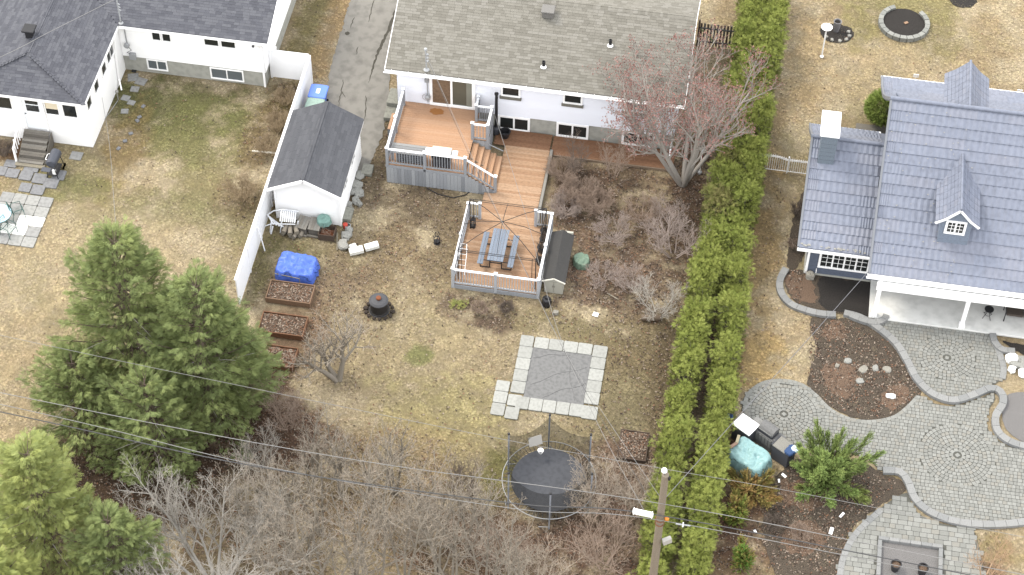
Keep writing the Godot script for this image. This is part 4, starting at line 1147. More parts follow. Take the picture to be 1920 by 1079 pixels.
func ring_setts(xf: Array, tn: Array, c: Vector2, r0: int, r1: int, w: float, y: float, clip: PackedVector2Array):
	for k in range(r0, r1):
		var r := (k + 0.5) * w
		var m := maxi(1, roundi(TAU * r / (w * 1.02)))
		if k == 0: m = 1
		var ph := rr(0, TAU)
		for i in m:
			var an := ph + TAU * i / m
			var p := c + Vector2(cos(an), sin(an)) * (r if k > 0 else 0.0)
			if not Geometry2D.is_point_in_polygon(p, clip): continue
			var wd := TAU * r / m - 0.016 if k > 0 else w
			xf.append(Transform3D(Basis(Vector3.UP, PI / 2 - an + rr(-0.03, 0.03)).scaled_local(Vector3(wd * rr(0.95, 1.0), 0.05, w - 0.016)), Vector3(p.x, y + rr(-0.003, 0.003), p.y)))
			tn.append(rng.randi() % 5)
func grid_setts(xf: Array, tn: Array, poly: PackedVector2Array, holes: Array, w: float, y: float, wmin: float, wmax: float, turn := 0.0):
	var lo := poly[0]; var hi := poly[0]
	for p in poly: lo = lo.min(p); hi = hi.max(p)
	var z := lo.y
	while z < hi.y:
		var x := lo.x - rr(0, w)
		while x < hi.x:
			var e := x + rr(wmin, wmax)
			var p := Vector2((x + e) / 2, z + w / 2)
			var ok := Geometry2D.is_point_in_polygon(p, poly)
			if ok:
				for q in holes:
					if p.distance_to(q[0]) < q[1] - w * 0.12: ok = false
			if ok:
				xf.append(Transform3D(Basis(Vector3.UP, rr(-0.04, 0.04)).scaled_local(Vector3(e - x - 0.014, 0.05, w - 0.014)), Vector3(p.x, y + rr(-0.003, 0.003), p.y)))
				tn.append(rng.randi() % 5)
			x = e
		z += w
func kerb(parent: Node, line: PackedVector2Array, w: float, y0: float, y1: float, step: float, mats: Array, called := "kerb_stone"):
	var s := smooth(line, false, 0.05)
	var acc := 0.0
	var cuts := [0]
	for i in range(1, s.size()):
		acc += s[i].distance_to(s[i - 1])
		if acc >= step or i == s.size() - 1:
			cuts.append(i); acc = 0.0
	for c in cuts.size() - 1:
		var i0: int = cuts[c]; var i1: int = cuts[c + 1]
		var poly := PackedVector2Array()
		var mid := (i0 + i1) / 2
		var L := []; var R := []
		for i in [i0, mid, i1]:
			var d := (s[mini(i + 1, s.size() - 1)] - s[maxi(i - 1, 0)]).normalized()
			var q := s[i] + (d * 0.006 if i == i0 else (-d * 0.006 if i == i1 else Vector2.ZERO))
			L.append(q + d.orthogonal() * w / 2); R.append(q - d.orthogonal() * w / 2)
		for q in [L[0], L[1], L[2], R[2], R[1], R[0]]: poly.append(q)
		if Geometry2D.triangulate_polygon(poly).is_empty(): continue
		var g := G.new()
		g.prism(poly, y0, y1 + rr(-0.004, 0.004))
		part(called, g, mats[rng.randi() % mats.size()], parent)

func build_setts():
	var mats := [M.sett0, M.sett1, M.sett2, M.sett3, M.sett4]
	var kerbs := [M.kerb0, M.kerb1, M.kerb2]
	var up := smooth(PackedVector2Array([Vector2(15.95, -0.84), Vector2(18.28, -0.86), Vector2(20.57, -0.84), Vector2(20.8, -0.23), Vector2(20.98, 0.54), Vector2(21.07, 1.24), Vector2(20.63, 1.8), Vector2(19.85, 2.33), Vector2(19.02, 2.75), Vector2(18.19, 2.67), Vector2(17.51, 1.94), Vector2(17.07, 0.99), Vector2(16.55, 0.21), Vector2(15.92, -0.39)]), true)
	var low := smooth(PackedVector2Array([Vector2(10.39, 4.76), Vector2(10.54, 3.99), Vector2(11.15, 3.32), Vector2(11.98, 3.06), Vector2(12.76, 3.16), Vector2(13.34, 3.62), Vector2(13.95, 4.24), Vector2(14.72, 4.6), Vector2(15.63, 4.61), Vector2(16.55, 4.23), Vector2(17.12, 3.58), Vector2(17.54, 2.9), Vector2(18.2, 3.2), Vector2(19.03, 3.2), Vector2(20.12, 2.62), Vector2(20.59, 2.26), Vector2(20.68, 2.58), Vector2(20.38, 3.33), Vector2(20.41, 4.14), Vector2(21, 4.77), Vector2(21.96, 5.04), Vector2(23.35, 4.85), Vector2(23.3, 8.38), Vector2(21.43, 8.7), Vector2(19.98, 8.92), Vector2(18.72, 8.78), Vector2(17.91, 8.28), Vector2(17.47, 7.58), Vector2(17.02, 7), Vector2(16.23, 6.98), Vector2(15.64, 6.5), Vector2(14.81, 6.32), Vector2(13.85, 6.48), Vector2(12.88, 6.44), Vector2(12.02, 6.58), Vector2(11.12, 6.14)]), true)
	var cir := [[Vector2(12.11, 4.83), 1.52], [Vector2(19.2, 5.7), 1.53]]
	var bed := setting("paver_terrace")
	sheet("sand_bed", low, 0.014, M.joint, 0.0, bed)
	var xf := []; var tn := []
	grid_setts(xf, tn, low, cir, 0.168, 0.02, 0.14, 0.205)
	for c in cir: ring_setts(xf, tn, c[0], 0, 9, 0.17, 0.02, low)
	pieces("paver", "pavers", unit_mesh, xf, tn, mats, bed)
	var b2 := setting("porch_paver_terrace")
	sheet("sand_bed", up, 0.014, M.joint, 0.0, b2)
	xf = []; tn = []
	grid_setts(xf, tn, up, [[Vector2(18.67, 0.72), 1.19]], 0.165, 0.02, 0.14, 0.2)
	ring_setts(xf, tn, Vector2(18.67, 0.72), 0, 7, 0.17, 0.02, up)
	pieces("paver", "pavers", unit_mesh, xf, tn, mats, b2)
	# lower patio of larger pavers
	var rp := smooth(PackedVector2Array([Vector2(17.23, 7.88), Vector2(17.5, 8.53), Vector2(18.1, 8.99), Vector2(19.15, 9.16), Vector2(19.9, 9.16), Vector2(19.94, 12.51), Vector2(14.78, 13.39), Vector2(14.73, 12.19), Vector2(14.87, 11.24), Vector2(15.3, 10.07), Vector2(16.21, 8.82)]), true)
	var b3 := setting("fire_pit_patio")
	sheet("sand_bed", rp, 0.014, M.joint, 0.0, b3)
	xf = []; tn = []
	var pit := PackedVector2Array([Vector2(16.2, 10.2), Vector2(18.7, 10.2), Vector2(18.7, 13.5), Vector2(16.2, 13.5)])
	var rest := Geometry2D.clip_polygons(rp, pit)
	grid_setts(xf, tn, rest[0], [], 0.225, 0.02, 0.2, 0.4)
	pieces("paver", "pavers", unit_mesh, xf, tn, mats, b3)
	sheet("fire_pit_floor", PackedVector2Array([Vector2(16.35, 10.35), Vector2(18.55, 10.35), Vector2(18.55, 13.4), Vector2(16.35, 13.4)]), 0.018, M.pit_gravel, 0.02, b3)
	for q in [[17.45, 10.28, 2.5, 0.17], [16.27, 11.8, 0.17, 2.85], [18.63, 11.8, 0.17, 2.85]]:
		var k := maxi(1, roundi(maxf(q[2], q[3]) / 0.42))
		for i in k:
			var along := q[2] > q[3] as bool
			var c := Vector3(q[0] + ((i + 0.5) / k - 0.5) * (q[2] if along else 0.0), 0.09, q[1] + ((i + 0.5) / k - 0.5) * (0.0 if along else q[3]))
			boxpart("border_stone", c, Vector3((q[2] / k if along else q[2]) - 0.008, 0.18, (q[3] if along else q[3] / k) - 0.008), kerbs[rng.randi() % 3], b3, 0.012)
	kerb(b3, PackedVector2Array([Vector2(16.25, 8.89), Vector2(15.35, 10.14), Vector2(14.93, 11.25), Vector2(14.82, 12.23), Vector2(14.86, 13.37)]), 0.24, 0, 0.06, 0.26, kerbs, "border_stone")
	# curved retaining walls
	var w1 := thing("curved_retaining_wall", "snaking grey stone retaining wall between porch terrace and lower terrace", "wall", Vector3.ZERO, 0, "low stone garden walls")
	kerb(w1, PackedVector2Array([Vector2(14.24, -0.93), Vector2(14.91, -0.81), Vector2(15.67, -0.4), Vector2(16.49, 0.34), Vector2(17.01, 1.23), Vector2(17.44, 2.13), Vector2(18.12, 2.8), Vector2(18.96, 2.99), Vector2(19.78, 2.57), Vector2(20.48, 2.09), Vector2(20.91, 2.23), Vector2(21, 2.78), Vector2(20.7, 3.52), Vector2(20.79, 4.27), Vector2(21.31, 4.72), Vector2(22.15, 4.85), Vector2(23.32, 4.75)]), 0.3, 0, 0.17, 0.42, kerbs, "wall_stone")
	var w2 := thing("curved_retaining_wall", "S-shaped stone wall stepping down from paver terrace to fire pit patio", "wall", Vector3.ZERO, 0, "low stone garden walls")
	kerb(w2, PackedVector2Array([Vector2(16.24, 7.01), Vector2(16.92, 6.97), Vector2(17.27, 7.43), Vector2(17.55, 8.14), Vector2(18.11, 8.66), Vector2(19.04, 8.96), Vector2(20, 8.97), Vector2(20.99, 8.8), Vector2(22.03, 8.5)]), 0.3, 0, 0.15, 0.42, kerbs, "wall_stone")
	var w3 := thing("curved_retaining_wall", "rounded stone edging wall round the leafy bed beside the blue house's windows", "wall", Vector3.ZERO, 0, "low stone garden walls")
	kerb(w3, PackedVector2Array([Vector2(11.61, -3.03), Vector2(11.4, -2.31), Vector2(11.5, -1.63), Vector2(11.93, -1.07), Vector2(12.59, -0.82), Vector2(13.28, -0.73), Vector2(13.91, -0.78)]), 0.3, 0, 0.15, 0.4, kerbs, "wall_stone")
	var w4 := thing("curved_retaining_wall", "short hooked stone wall against the porch floor's front", "wall", Vector3.ZERO, 0, "low stone garden walls")
	kerb(w4, PackedVector2Array([Vector2(20.55, -0.87), Vector2(20.64, -0.42), Vector2(20.96, -0.07), Vector2(21.49, -0.07)]), 0.28, 0, 0.15, 0.36, kerbs, "wall_stone")
	var w5 := thing("curved_retaining_wall", "curled stone wall end beside the porch's corner column", "wall", Vector3.ZERO, 0, "low stone garden walls")
	kerb(w5, PackedVector2Array([Vector2(14.5, -0.84), Vector2(15.1, -0.64), Vector2(15.6, -0.61), Vector2(15.95, -0.85), Vector2(16.04, -1.1)]), 0.28, 0.02, 0.19, 0.36, kerbs, "wall_stone")
	kerb(bed, PackedVector2Array([Vector2(10.47, 4.67), Vector2(10.59, 4.01), Vector2(11.16, 3.35), Vector2(11.98, 3.09), Vector2(12.74, 3.19), Vector2(13.35, 3.64), Vector2(13.95, 4.24), Vector2(14.72, 4.6), Vector2(15.63, 4.61), Vector2(16.55, 4.23), Vector2(17.12, 3.61), Vector2(17.49, 3.02)]), 0.15, 0, 0.05, 0.2, mats, "edge_paver")
	kerb(bed, PackedVector2Array([Vector2(10.47, 4.67), Vector2(10.92, 5.77), Vector2(11.57, 6.34)]), 0.15, 0, 0.05, 0.2, mats, "edge_paver")
	kerb(b2, PackedVector2Array([Vector2(20.66, -0.44), Vector2(20.89, 0.21), Vector2(21.03, 0.88), Vector2(20.98, 1.46)]), 0.26, 0, 0.05, 0.3, kerbs, "edge_paver")
	# planted beds
	sheet("flower_bed", smooth(PackedVector2Array([Vector2(11.75, -3.09), Vector2(12.57, -3.08), Vector2(15.47, -2.96), Vector2(15.37, -1.13), Vector2(14.42, -0.96), Vector2(13.28, -0.98), Vector2(12.35, -1.15), Vector2(11.81, -1.72), Vector2(11.61, -2.54)]), true), 0.008, M.soil, 0.12)
	sheet("flower_bed", smooth(PackedVector2Array([Vector2(13.16, -2.87), Vector2(14.31, -2.95), Vector2(15.47, -2.9), Vector2(15.36, -1.19), Vector2(14.42, -1.02), Vector2(13.38, -1.15), Vector2(13.13, -1.95)]), true), 0.012, M.soil_dark, 0.15)
	sheet("flower_bed", smooth(PackedVector2Array([Vector2(12.86, -0.4), Vector2(13.75, -0.67), Vector2(14.66, -0.65), Vector2(15.82, -0.17), Vector2(16.76, 0.98), Vector2(17.36, 2.17), Vector2(17.66, 2.76), Vector2(17.08, 3.7), Vector2(16.23, 4.4), Vector2(15.15, 4.53), Vector2(14.04, 4.14), Vector2(13.29, 3.51), Vector2(12.95, 2.93), Vector2(13.03, 2.2), Vector2(13.18, 1.02)]), true), 0.008, M.soil, 0.12)
	for q in [PackedVector2Array([Vector2(13.58, 2.1), Vector2(14.34, 1.74), Vector2(14.94, 2.16), Vector2(14.87, 3.24), Vector2(14.22, 3.47), Vector2(13.7, 2.99)]), PackedVector2Array([Vector2(16.06, 2.95), Vector2(16.82, 2.46), Vector2(17.19, 3.01), Vector2(16.64, 3.72), Vector2(16.09, 3.65)]), PackedVector2Array([Vector2(13.44, -0.2), Vector2(14.1, -0.49), Vector2(14.47, 0.06), Vector2(13.94, 0.6), Vector2(13.48, 0.44)]), PackedVector2Array([Vector2(12.36, 8.19), Vector2(13.4, 7.88), Vector2(14.27, 8.12), Vector2(13.9, 9.09), Vector2(12.87, 9.39), Vector2(12.31, 8.98)]), PackedVector2Array([Vector2(12.72, 10.18), Vector2(13.74, 9.88), Vector2(14.12, 10.82), Vector2(13.23, 11.59), Vector2(12.57, 11.08)]), PackedVector2Array([Vector2(11.68, -2.77), Vector2(12.7, -2.79), Vector2(13.02, -1.47), Vector2(12.35, -1.27), Vector2(11.85, -1.79)])]:
		sheet("leaf_drift", smooth(q, true), 0.016, M.leafmould, 0.3)
	sheet("flower_bed", smooth(PackedVector2Array([Vector2(12.16, -8.16), Vector2(12.36, -6.54), Vector2(12.4, -4.56), Vector2(12.11, -3.31), Vector2(11.65, -3.23), Vector2(11.63, -4.8), Vector2(11.78, -6.7)]), true), 0.008, M.soil, 0.2)
	sheet("flower_bed", smooth(PackedVector2Array([Vector2(20.98, -0.62), Vector2(21.98, -0.55), Vector2(23.43, -0.6), Vector2(23.41, 0.7), Vector2(21.98, 0.03), Vector2(21.42, -0.25)]), true), 0.008, M.soil_dark, 0.05)
	sheet("flower_bed", smooth(PackedVector2Array([Vector2(12.91, 6.91), Vector2(14.19, 6.69), Vector2(15.47, 6.68), Vector2(16.35, 7.12), Vector2(16.99, 7.27), Vector2(17.18, 7.81), Vector2(16.2, 8.7), Vector2(15.21, 9.93), Vector2(14.78, 11.2), Vector2(14.65, 12.45), Vector2(12.7, 12.78), Vector2(11.99, 11.68), Vector2(11.67, 10.24), Vector2(11.76, 8.68), Vector2(12.12, 7.84)]), true), 0.008, M.soil, 0.15)
	sheet("gravel_bed", smooth(PackedVector2Array([Vector2(21.21, 2.27), Vector2(21.97, 1.94), Vector2(23.4, 1.55), Vector2(23.36, 4.48), Vector2(21.96, 4.56), Vector2(21.43, 4.32), Vector2(21.08, 3.89), Vector2(20.99, 3.22)]), true), 0.008, M.pit_gravel, 0.05)
	sheet("flower_bed", PackedVector2Array([Vector2(14.2, -12.6), Vector2(15.9, -12.6), Vector2(15.9, -9.9), Vector2(13.9, -9.9)]), 0.008, M.grey_mulch, 0.04)
# ---------- things in the gardens ----------
func hoop(c: Vector3, r: float, b := Basis.IDENTITY, n := 20, rz := -1.0) -> Array:
	var o := []
	for k in n + 1: o.append(c + b * Vector3(cos(TAU * k / n) * r, 0, sin(TAU * k / n) * (r if rz < 0 else rz)))
	return o
func cloth(c: Vector3, sx: float, sz: float, h: float, m: Material, parent: Node, called: String, sd: int, pw := 5.0, tilt := 0.0, turn := 0.0, wob := 0.07):
	# a sheet draped over a lump: flat-topped mound with folds running down its sides
	var f := noise(FastNoiseLite.TYPE_SIMPLEX_SMOOTH, 0.8, 3, sd)
	var f2 := noise(FastNoiseLite.TYPE_SIMPLEX_SMOOTH, 2.3, 2, sd + 5)
	var N := 52; var R := 26
	var P := []
	var b := Basis(Vector3.UP, turn)
	for i in R + 1:
		for j in N:
			var an := TAU * j / N
			var t := float(i) / R
			var ca := cos(an); var sa := sin(an)
			var q := pow(pow(absf(ca), pw) + pow(absf(sa), pw), -1.0 / pw)
			var r: float; var y: float
			if t < 0.55:
				r = t / 0.55 * 0.9
				y = h * (1.0 - 0.05 * pow(r / 0.9, 4))
			else:
				var s := (t - 0.55) / 0.45
				r = 0.9 + 0.1 * sqrt(clampf(s * 1.6, 0, 1)) + 0.06 * s
				y = h * (0.95 - 0.95 * pow(s, 1.15))
			var fold := sin(an * 9 + f.get_noise_1d(an * 3) * 6) * 0.5 + f2.get_noise_2d(ca * 3, sa * 3)
			var k := smoothstep(0.4, 0.9, t)
			r *= 1.0 + wob * 0.7 * fold * k
			var x := ca * q * r * sx; var z := sa * q * r * sz
			y += h * wob * 1.3 * (f.get_noise_2d(x * 2, z * 2) + 0.6 * f2.get_noise_2d(x * 1.5, z * 1.5)) * (1.0 - k * 0.7) + tilt * x * (1.0 - k)
			P.append(c + b * Vector3(x, maxf(y, 0.0), z))
	var g := G.new()
	for p in P: g.v.append(p); g.n.append(Vector3.ZERO); g.c.append(Color.WHITE)
	for i in R:
		for j in N:
			var a := i * N + j; var a2 := i * N + (j + 1) % N
			for tr in [[a, a2, a2 + N], [a, a2 + N, a + N]]:
				var n3: Vector3 = (P[tr[1]] - P[tr[0]]).cross(P[tr[2]] - P[tr[0]])
				for q in tr: g.n[q] -= n3
				g.ix.append_array([tr[0], tr[2], tr[1]])
	for i in g.n.size():
		g.n[i] = g.n[i].normalized()
		if g.n[i].y < -0.2: g.n[i] = -g.n[i]
	# keep winding and normal together
	for i in range(0, g.ix.size(), 3):
		var a := g.ix[i]; var d := g.ix[i + 1]; var e := g.ix[i + 2]
		if (g.v[d] - g.v[a]).cross(g.v[e] - g.v[a]).dot(g.n[a] + g.n[d] + g.n[e]) > 0:
			g.ix[i + 1] = e; g.ix[i + 2] = d
	return part(called, g, m, parent)
func rock(parent: Node, called: String, p: Vector3, s: Vector3, m: Material, sd: int, turn := 0.0):
	var f := noise(FastNoiseLite.TYPE_SIMPLEX, 0.9, 2, sd)
	var g := G.new()
	var N := 10; var R := 7
	var V := []
	for i in R + 1:
		for j in N:
			var th := PI * i / R; var an := TAU * j / N
			var d := Vector3(sin(th) * cos(an), cos(th), sin(th) * sin(an))
			var q := pow(pow(absf(d.x), 3.5) + pow(absf(d.y), 3.5) + pow(absf(d.z), 3.5), -1 / 3.5)
			V.append(p + Basis(Vector3.UP, turn) * (d * q * (1.0 + 0.35 * f.get_noise_3dv(d * 1.4)) * s * 0.5))
	for i in R:
		for j in N:
			var a := i * N + j; var a2 := i * N + (j + 1) % N
			if i > 0: g.tri(V[a], V[a2], V[a + N])
			if i < R - 1: g.tri(V[a2], V[a2 + N], V[a + N])
	if parent == self: 
		var o := part(called, g, m, self)
		return o
	return part(called, g, m, parent)

func build_objects():
	var g: G
	# --- gazebo frame
	var z := thing("gazebo_frame", "bare black metal gazebo frame without canopy standing over picnic table", "gazebo", Vector3(-0.66, 0.22, -1.38))
	var hx := 1.68; var hz := 1.48; var H := 1.94
	for sx in [-1, 1]:
		for sz in [-1, 1]:
			g = G.new(); g.beam(Vector3(sx * hx, 0, sz * hz), Vector3(sx * hx, H, sz * hz), 0.04, 0.04); g.beam(Vector3(sx * (hx - 0.16), 0, sz * hz), Vector3(sx * (hx - 0.16), H, sz * hz), 0.025, 0.025)
			part("post", g, M.metal_black, z)
			g = G.new(); g.path([Vector3(sx * hx, H, sz * hz), Vector3(sx * hx * 0.55, H + 0.3, sz * hz * 0.55), Vector3(0, H + 0.46, 0)], 0.016, 5); part("roof_rib", g, M.metal_black, z)
	for q in [[hx, 0.0], [-hx, 0.0], [0.0, hz], [0.0, -hz]]:
		g = G.new(); g.path([Vector3(q[0], H, q[1]), Vector3(q[0] * 0.55, H + 0.32, q[1] * 0.55), Vector3(0, H + 0.46, 0)], 0.014, 5); part("roof_rib", g, M.metal_black, z)
	for dy in [0.0, -0.1]:
		for s in [-1, 1]:
			g = G.new(); g.rod(Vector3(-hx, H + dy, s * hz), Vector3(hx, H + dy, s * hz), 0.014, 5); part("side_bar", g, M.metal_black, z)
			g = G.new(); g.rod(Vector3(s * hx, H + dy, -hz), Vector3(s * hx, H + dy, hz), 0.014, 5); part("side_bar", g, M.metal_black, z)
	# --- picnic table
	var t := thing("picnic_table", "pale blue-grey slatted picnic table with two benches and black legs", "table", Vector3(-0.85, 0.22, -1.48))
	for k in 5: boxpart("top_plank", Vector3(-0.284 + k * 0.142, 0.74, 0), Vector3(0.134, 0.035, 1.86), [M.picnic0, M.picnic1][k % 2], t, 0.006)
	for s in [-1, 1]:
		for k in 2: boxpart("bench_plank", Vector3(s * 0.66 + (k - 0.5) * 0.13, 0.44, 0), Vector3(0.122, 0.035, 1.86), [M.picnic0, M.picnic1][k], t, 0.006)
	for q in [-0.66, 0.66]:
		g = G.new()
		g.path([Vector3(-0.26, 0.71, q), Vector3(-0.26, 0.03, q + 0.05), Vector3(-0.68, 0.03, q + 0.05), Vector3(-0.68, 0.41, q)], 0.03, 6)
		g.path([Vector3(0.26, 0.71, q), Vector3(0.26, 0.03, q + 0.05), Vector3(0.68, 0.03, q + 0.05), Vector3(0.68, 0.41, q)], 0.03, 6)
		g.rod(Vector3(-0.26, 0.3, q), Vector3(0.26, 0.3, q), 0.025); g.rod(Vector3(-0.68, 0.4, q), Vector3(0.68, 0.4, q), 0.02)
		part("leg_frame", g, M.metal_black, t)
	# --- lower deck clutter
	var ch := thing("folded_lounge_chair", "folded white tubular lounge chair leaning inside the deck railing", "chair", Vector3(-2.32, 0.22, -0.69))
	g = G.new(); g.path([Vector3(-0.2, 0.03, 0.55), Vector3(-0.17, 0.5, -0.2), Vector3(-0.12, 0.8, -0.55), Vector3(0.12, 0.8, -0.55), Vector3(0.17, 0.5, -0.2), Vector3(0.2, 0.03, 0.55)], 0.014, 6); part("frame", g, M.white_trim, ch)
	for k in 5: g = G.new(); g.rod(Vector3(-0.19, 0.12 + k * 0.13, 0.4 - k * 0.2), Vector3(0.19, 0.12 + k * 0.13, 0.4 - k * 0.2), 0.011, 5); part("slat", g, M.white_trim, ch)
	g = G.new(); g.path(hoop(Vector3(0, 0.62, -0.4), 0.2, Basis(Vector3.RIGHT, 0.5)), 0.012, 5); part("head_ring", g, M.old_wood1, ch)
	var lan := thing("black_lantern", "black metal lantern standing by the corner post of the railed deck", "lantern", Vector3(-2.23, 0.22, -3.0))
	boxpart("base", Vector3(0, 0.04, 0), Vector3(0.22, 0.08, 0.22), M.metal_black, lan, 0.01)
	for q in [[-1, -1], [1, -1], [1, 1], [-1, 1]]: boxpart("corner_bar", Vector3(q[0] * 0.09, 0.26, q[1] * 0.09), Vector3(0.02, 0.4, 0.02), M.metal_black, lan)
	g = G.new(); g.lathe(Vector3(0, 0.46, 0), [Vector2(0.15, 0), Vector2(0.04, 0.14), Vector2(0.03, 0.17), Vector2(0, 0.17)], 4, Basis(Vector3.UP, PI / 4)); g.path(hoop(Vector3(0, 0.68, 0), 0.06, Basis(Vector3.RIGHT, PI / 2), 12), 0.008, 4); part("roof", g, M.metal_black, lan)
	g = G.new(); g.lathe(Vector3(0, 0.08, 0), [Vector2(0.03, 0), Vector2(0.03, 0.16), Vector2(0, 0.16)], 8); part("candle", g, M.old_wood2, lan)
	var pot0: Node3D = null
	for q in [[0.93, -3.05], [0.98, -2.55], [0.95, -2.05], [1.0, -1.35]]:
		var lab := "black pot of dead twiggy stems inside the deck's storage-box side railing"
		if pot0 == null:
			pot0 = thing("planter_pot", lab, "planter", Vector3(q[0], 0.22, q[1]), 0, "pots of dead plants on the deck")
			g = G.new(); g.lathe(Vector3.ZERO, [Vector2(0.12, 0), Vector2(0.17, 0.28), Vector2(0.19, 0.3), Vector2(0.15, 0.3), Vector2(0.14, 0.24), Vector2(0, 0.24)], 14); part("pot", g, M.metal_black, pot0)
			g = G.new()
			for k in 40:
				var an := rr(0, TAU); var r := rr(0.1, 0.32); var hh := rr(0.25, 0.5)
				g.tube(PackedVector3Array([Vector3(cos(an), 0, sin(an)) * 0.06 + Vector3.UP * 0.22, Vector3(cos(an) * r * 0.6, 0.22 + hh * 0.8, sin(an) * r * 0.6), Vector3(cos(an) * r, 0.22 + hh, sin(an) * r)]), PackedFloat32Array([0.008, 0.006, 0.003]), 3)
			part("dead_stems", g, M.twig_dark, pot0)
		else: dup(pot0, Vector3(q[0], 0.22, q[1]), rr(0, 360))
	# --- upper deck clutter
	var bq := thing("covered_barbecue", "gas barbecue with domed cream lid on the raised deck", "barbecue", Vector3(-4.1, 1.15, -5.62))
	g = G.new()
	var arc := PackedVector2Array()
	for k in 11: arc.append(Vector2(-cos(PI * k / 10) * 0.26, sin(PI * k / 10) * 0.24))
	g.wallpoly(arc, -0.42, 0.42, Basis(Vector3(0, 0, 1), Vector3.UP, Vector3(-1, 0, 0)), Vector3(0, 0.76, 0)); part("lid", g, M.cream_metal, bq)
	boxpart("firebox", Vector3(0, 0.66, 0), Vector3(0.84, 0.2, 0.5), M.metal_black, bq, 0.015); boxpart("cabinet", Vector3(0, 0.3, 0), Vector3(0.8, 0.54, 0.46), M.metal_dark, bq, 0.015)
	boxpart("side_shelf", Vector3(-0.6, 0.74, 0), Vector3(0.3, 0.03, 0.46), M.rail_white, bq, 0.006); boxpart("side_shelf", Vector3(0.57, 0.74, 0), Vector3(0.26, 0.03, 0.46), M.rail_white, bq, 0.006)
	g = G.new(); g.rod(Vector3(-0.3, 0.86, 0.29), Vector3(0.3, 0.86, 0.29), 0.014); part("handle", g, M.metal_black, bq)
	var tb := thing("lattice_cabinet", "grey weathered cabinet with lattice front behind the raised deck's front railing", "cabinet", Vector3(-5.62, 1.15, -5.68))
	for k in 4: boxpart("top_board", Vector3(0, 0.62, -0.24 + k * 0.16), Vector3(1.55, 0.03, 0.15), [M.marbled0, M.marbled1][k % 2], tb, 0.005)
	boxpart("carcass", Vector3(0.1, 0.3, -0.02), Vector3(1.2, 0.6, 0.5), M.metal_dark, tb)
	for k in 12: boxpart("lattice_bar", Vector3(-0.46 + k * 0.1, 0.3, 0.25), Vector3(0.03, 0.56, 0.015), M.rail_grey2, tb)
	for k in 5: boxpart("lattice_bar", Vector3(0.1, 0.08 + k * 0.12, 0.262), Vector3(1.18, 0.03, 0.012), M.rail_grey2, tb)
	for x in [-0.72, 0.72]: boxpart("leg", Vector3(x, 0.3, 0.15), Vector3(0.06, 0.6, 0.06), M.rail_grey, tb)
	g = G.new()
	var mp := PackedVector2Array()
	for k in 16: mp.append(Vector2(cos(TAU * k / 16) * 0.36 * (1.0 if k % 2 else 0.82), sin(TAU * k / 16) * 0.22 * (1.0 if k % 3 else 0.8)))
	g.prism(mp, 0, 0.012)
	var mat_ := part("doormat", g, M.brown_mat, self); mat_.position = Vector3(-4.95, 1.153, -8.85); tag(mat_, "ragged brown mat on raised deck by the electric meter", "mat")
	var bu := thing("black_bucket", "black plastic bucket against the basement window", "bucket", Vector3(-1.75, 0.17, -8.75))
	g = G.new(); g.lathe(Vector3.ZERO, [Vector2(0.17, 0), Vector2(0.24, 0.34), Vector2(0.26, 0.36), Vector2(0.2, 0.36), Vector2(0.15, 0.05), Vector2(0, 0.05)], 18); part("shell", g, M.plastic_black, bu)
	g = G.new(); g.path(hoop(Vector3(0, 0.1, 0), 0.12), 0.02, 5); part("inner_ring", g, M.metal_dark, bu)
	var sp := thing("stove_pipe", "tall black stove pipe rising beside the raised deck's landing", "chimney pipe", Vector3(-2.2, 0, -8.95))
	g = G.new(); g.rod(Vector3(0, 0.5, 0), Vector3(0, 2.6, 0), 0.07, 10); part("pipe", g, M.metal_black, sp)
	g = G.new(); g.lathe(Vector3(0, 2.58, 0), [Vector2(0.07, 0), Vector2(0.1, 0.04), Vector2(0.1, 0.1), Vector2(0, 0.14)], 10); part("cap", g, M.metal_black, sp)
	g = G.new(); g.lathe(Vector3(0, 0, 0), [Vector2(0.16, 0.1), Vector2(0.2, 0.3), Vector2(0.18, 0.5), Vector2(0.07, 0.56)], 12); part("stove_body", g, M.metal_dark, sp)
	# --- storage box
	var sx := thing("resin_storage_shed", "low beige resin storage box with dark grey pitched roof beside lower deck", "storage box", Vector3(1.81, 0, -1.32))
	boxpart("body", Vector3(0, 0.42, 0), Vector3(0.82, 0.84, 2.7), M.beige_plastic, sx, 0.02)
	g = G.new(); g.wallpoly(PackedVector2Array([Vector2(-0.41, 0.84), Vector2(0.41, 0.84), Vector2(0.0, 1.03)]), -1.33, 1.33); part("gable", g, M.beige_plastic, sx)
	for s in [-1.0, 1.0]: slab_roof(sx, [Vector3(s * 0.5, 0.83, -1.42), Vector3(s * 0.5, 0.83, 1.4), Vector3(0, 1.06, 1.4), Vector3(0, 1.06, -1.42)], 0.05, M.roof_plastic, "roof_panel")
	for k in 5: boxpart("ridge_line", Vector3(0, 0.16 + k * 0.15, 1.352), Vector3(0.78, 0.015, 0.012), M.beige_dark, sx)
	for k in 2: boxpart("door", Vector3(-0.2 + k * 0.4, 0.42, 1.362), Vector3(0.37, 0.74, 0.02), M.beige_plastic, sx, 0.006)
	boxpart("handle", Vector3(0, 0.5, 1.385), Vector3(0.12, 0.1, 0.025), M.beige_dark, sx, 0.006)
	for s in [-1.0, 1.0]: 
		g = G.new(); g.beam(Vector3(s * 0.5, 0.8, 1.41), Vector3(0, 1.03, 1.41), 0.03, 0.06); part("barge_board", g, M.cream_metal, sx)
	boxpart("back_lid", Vector3(0.15, 0.92, -1.42), Vector3(0.6, 0.12, 0.1), M.beige_plastic, sx, 0.01)
	var gr := thing("green_tarp_heap", "faded green tarpaulin heap against the resin storage box", "tarpaulin", Vector3(2.76, 0, -1.88))
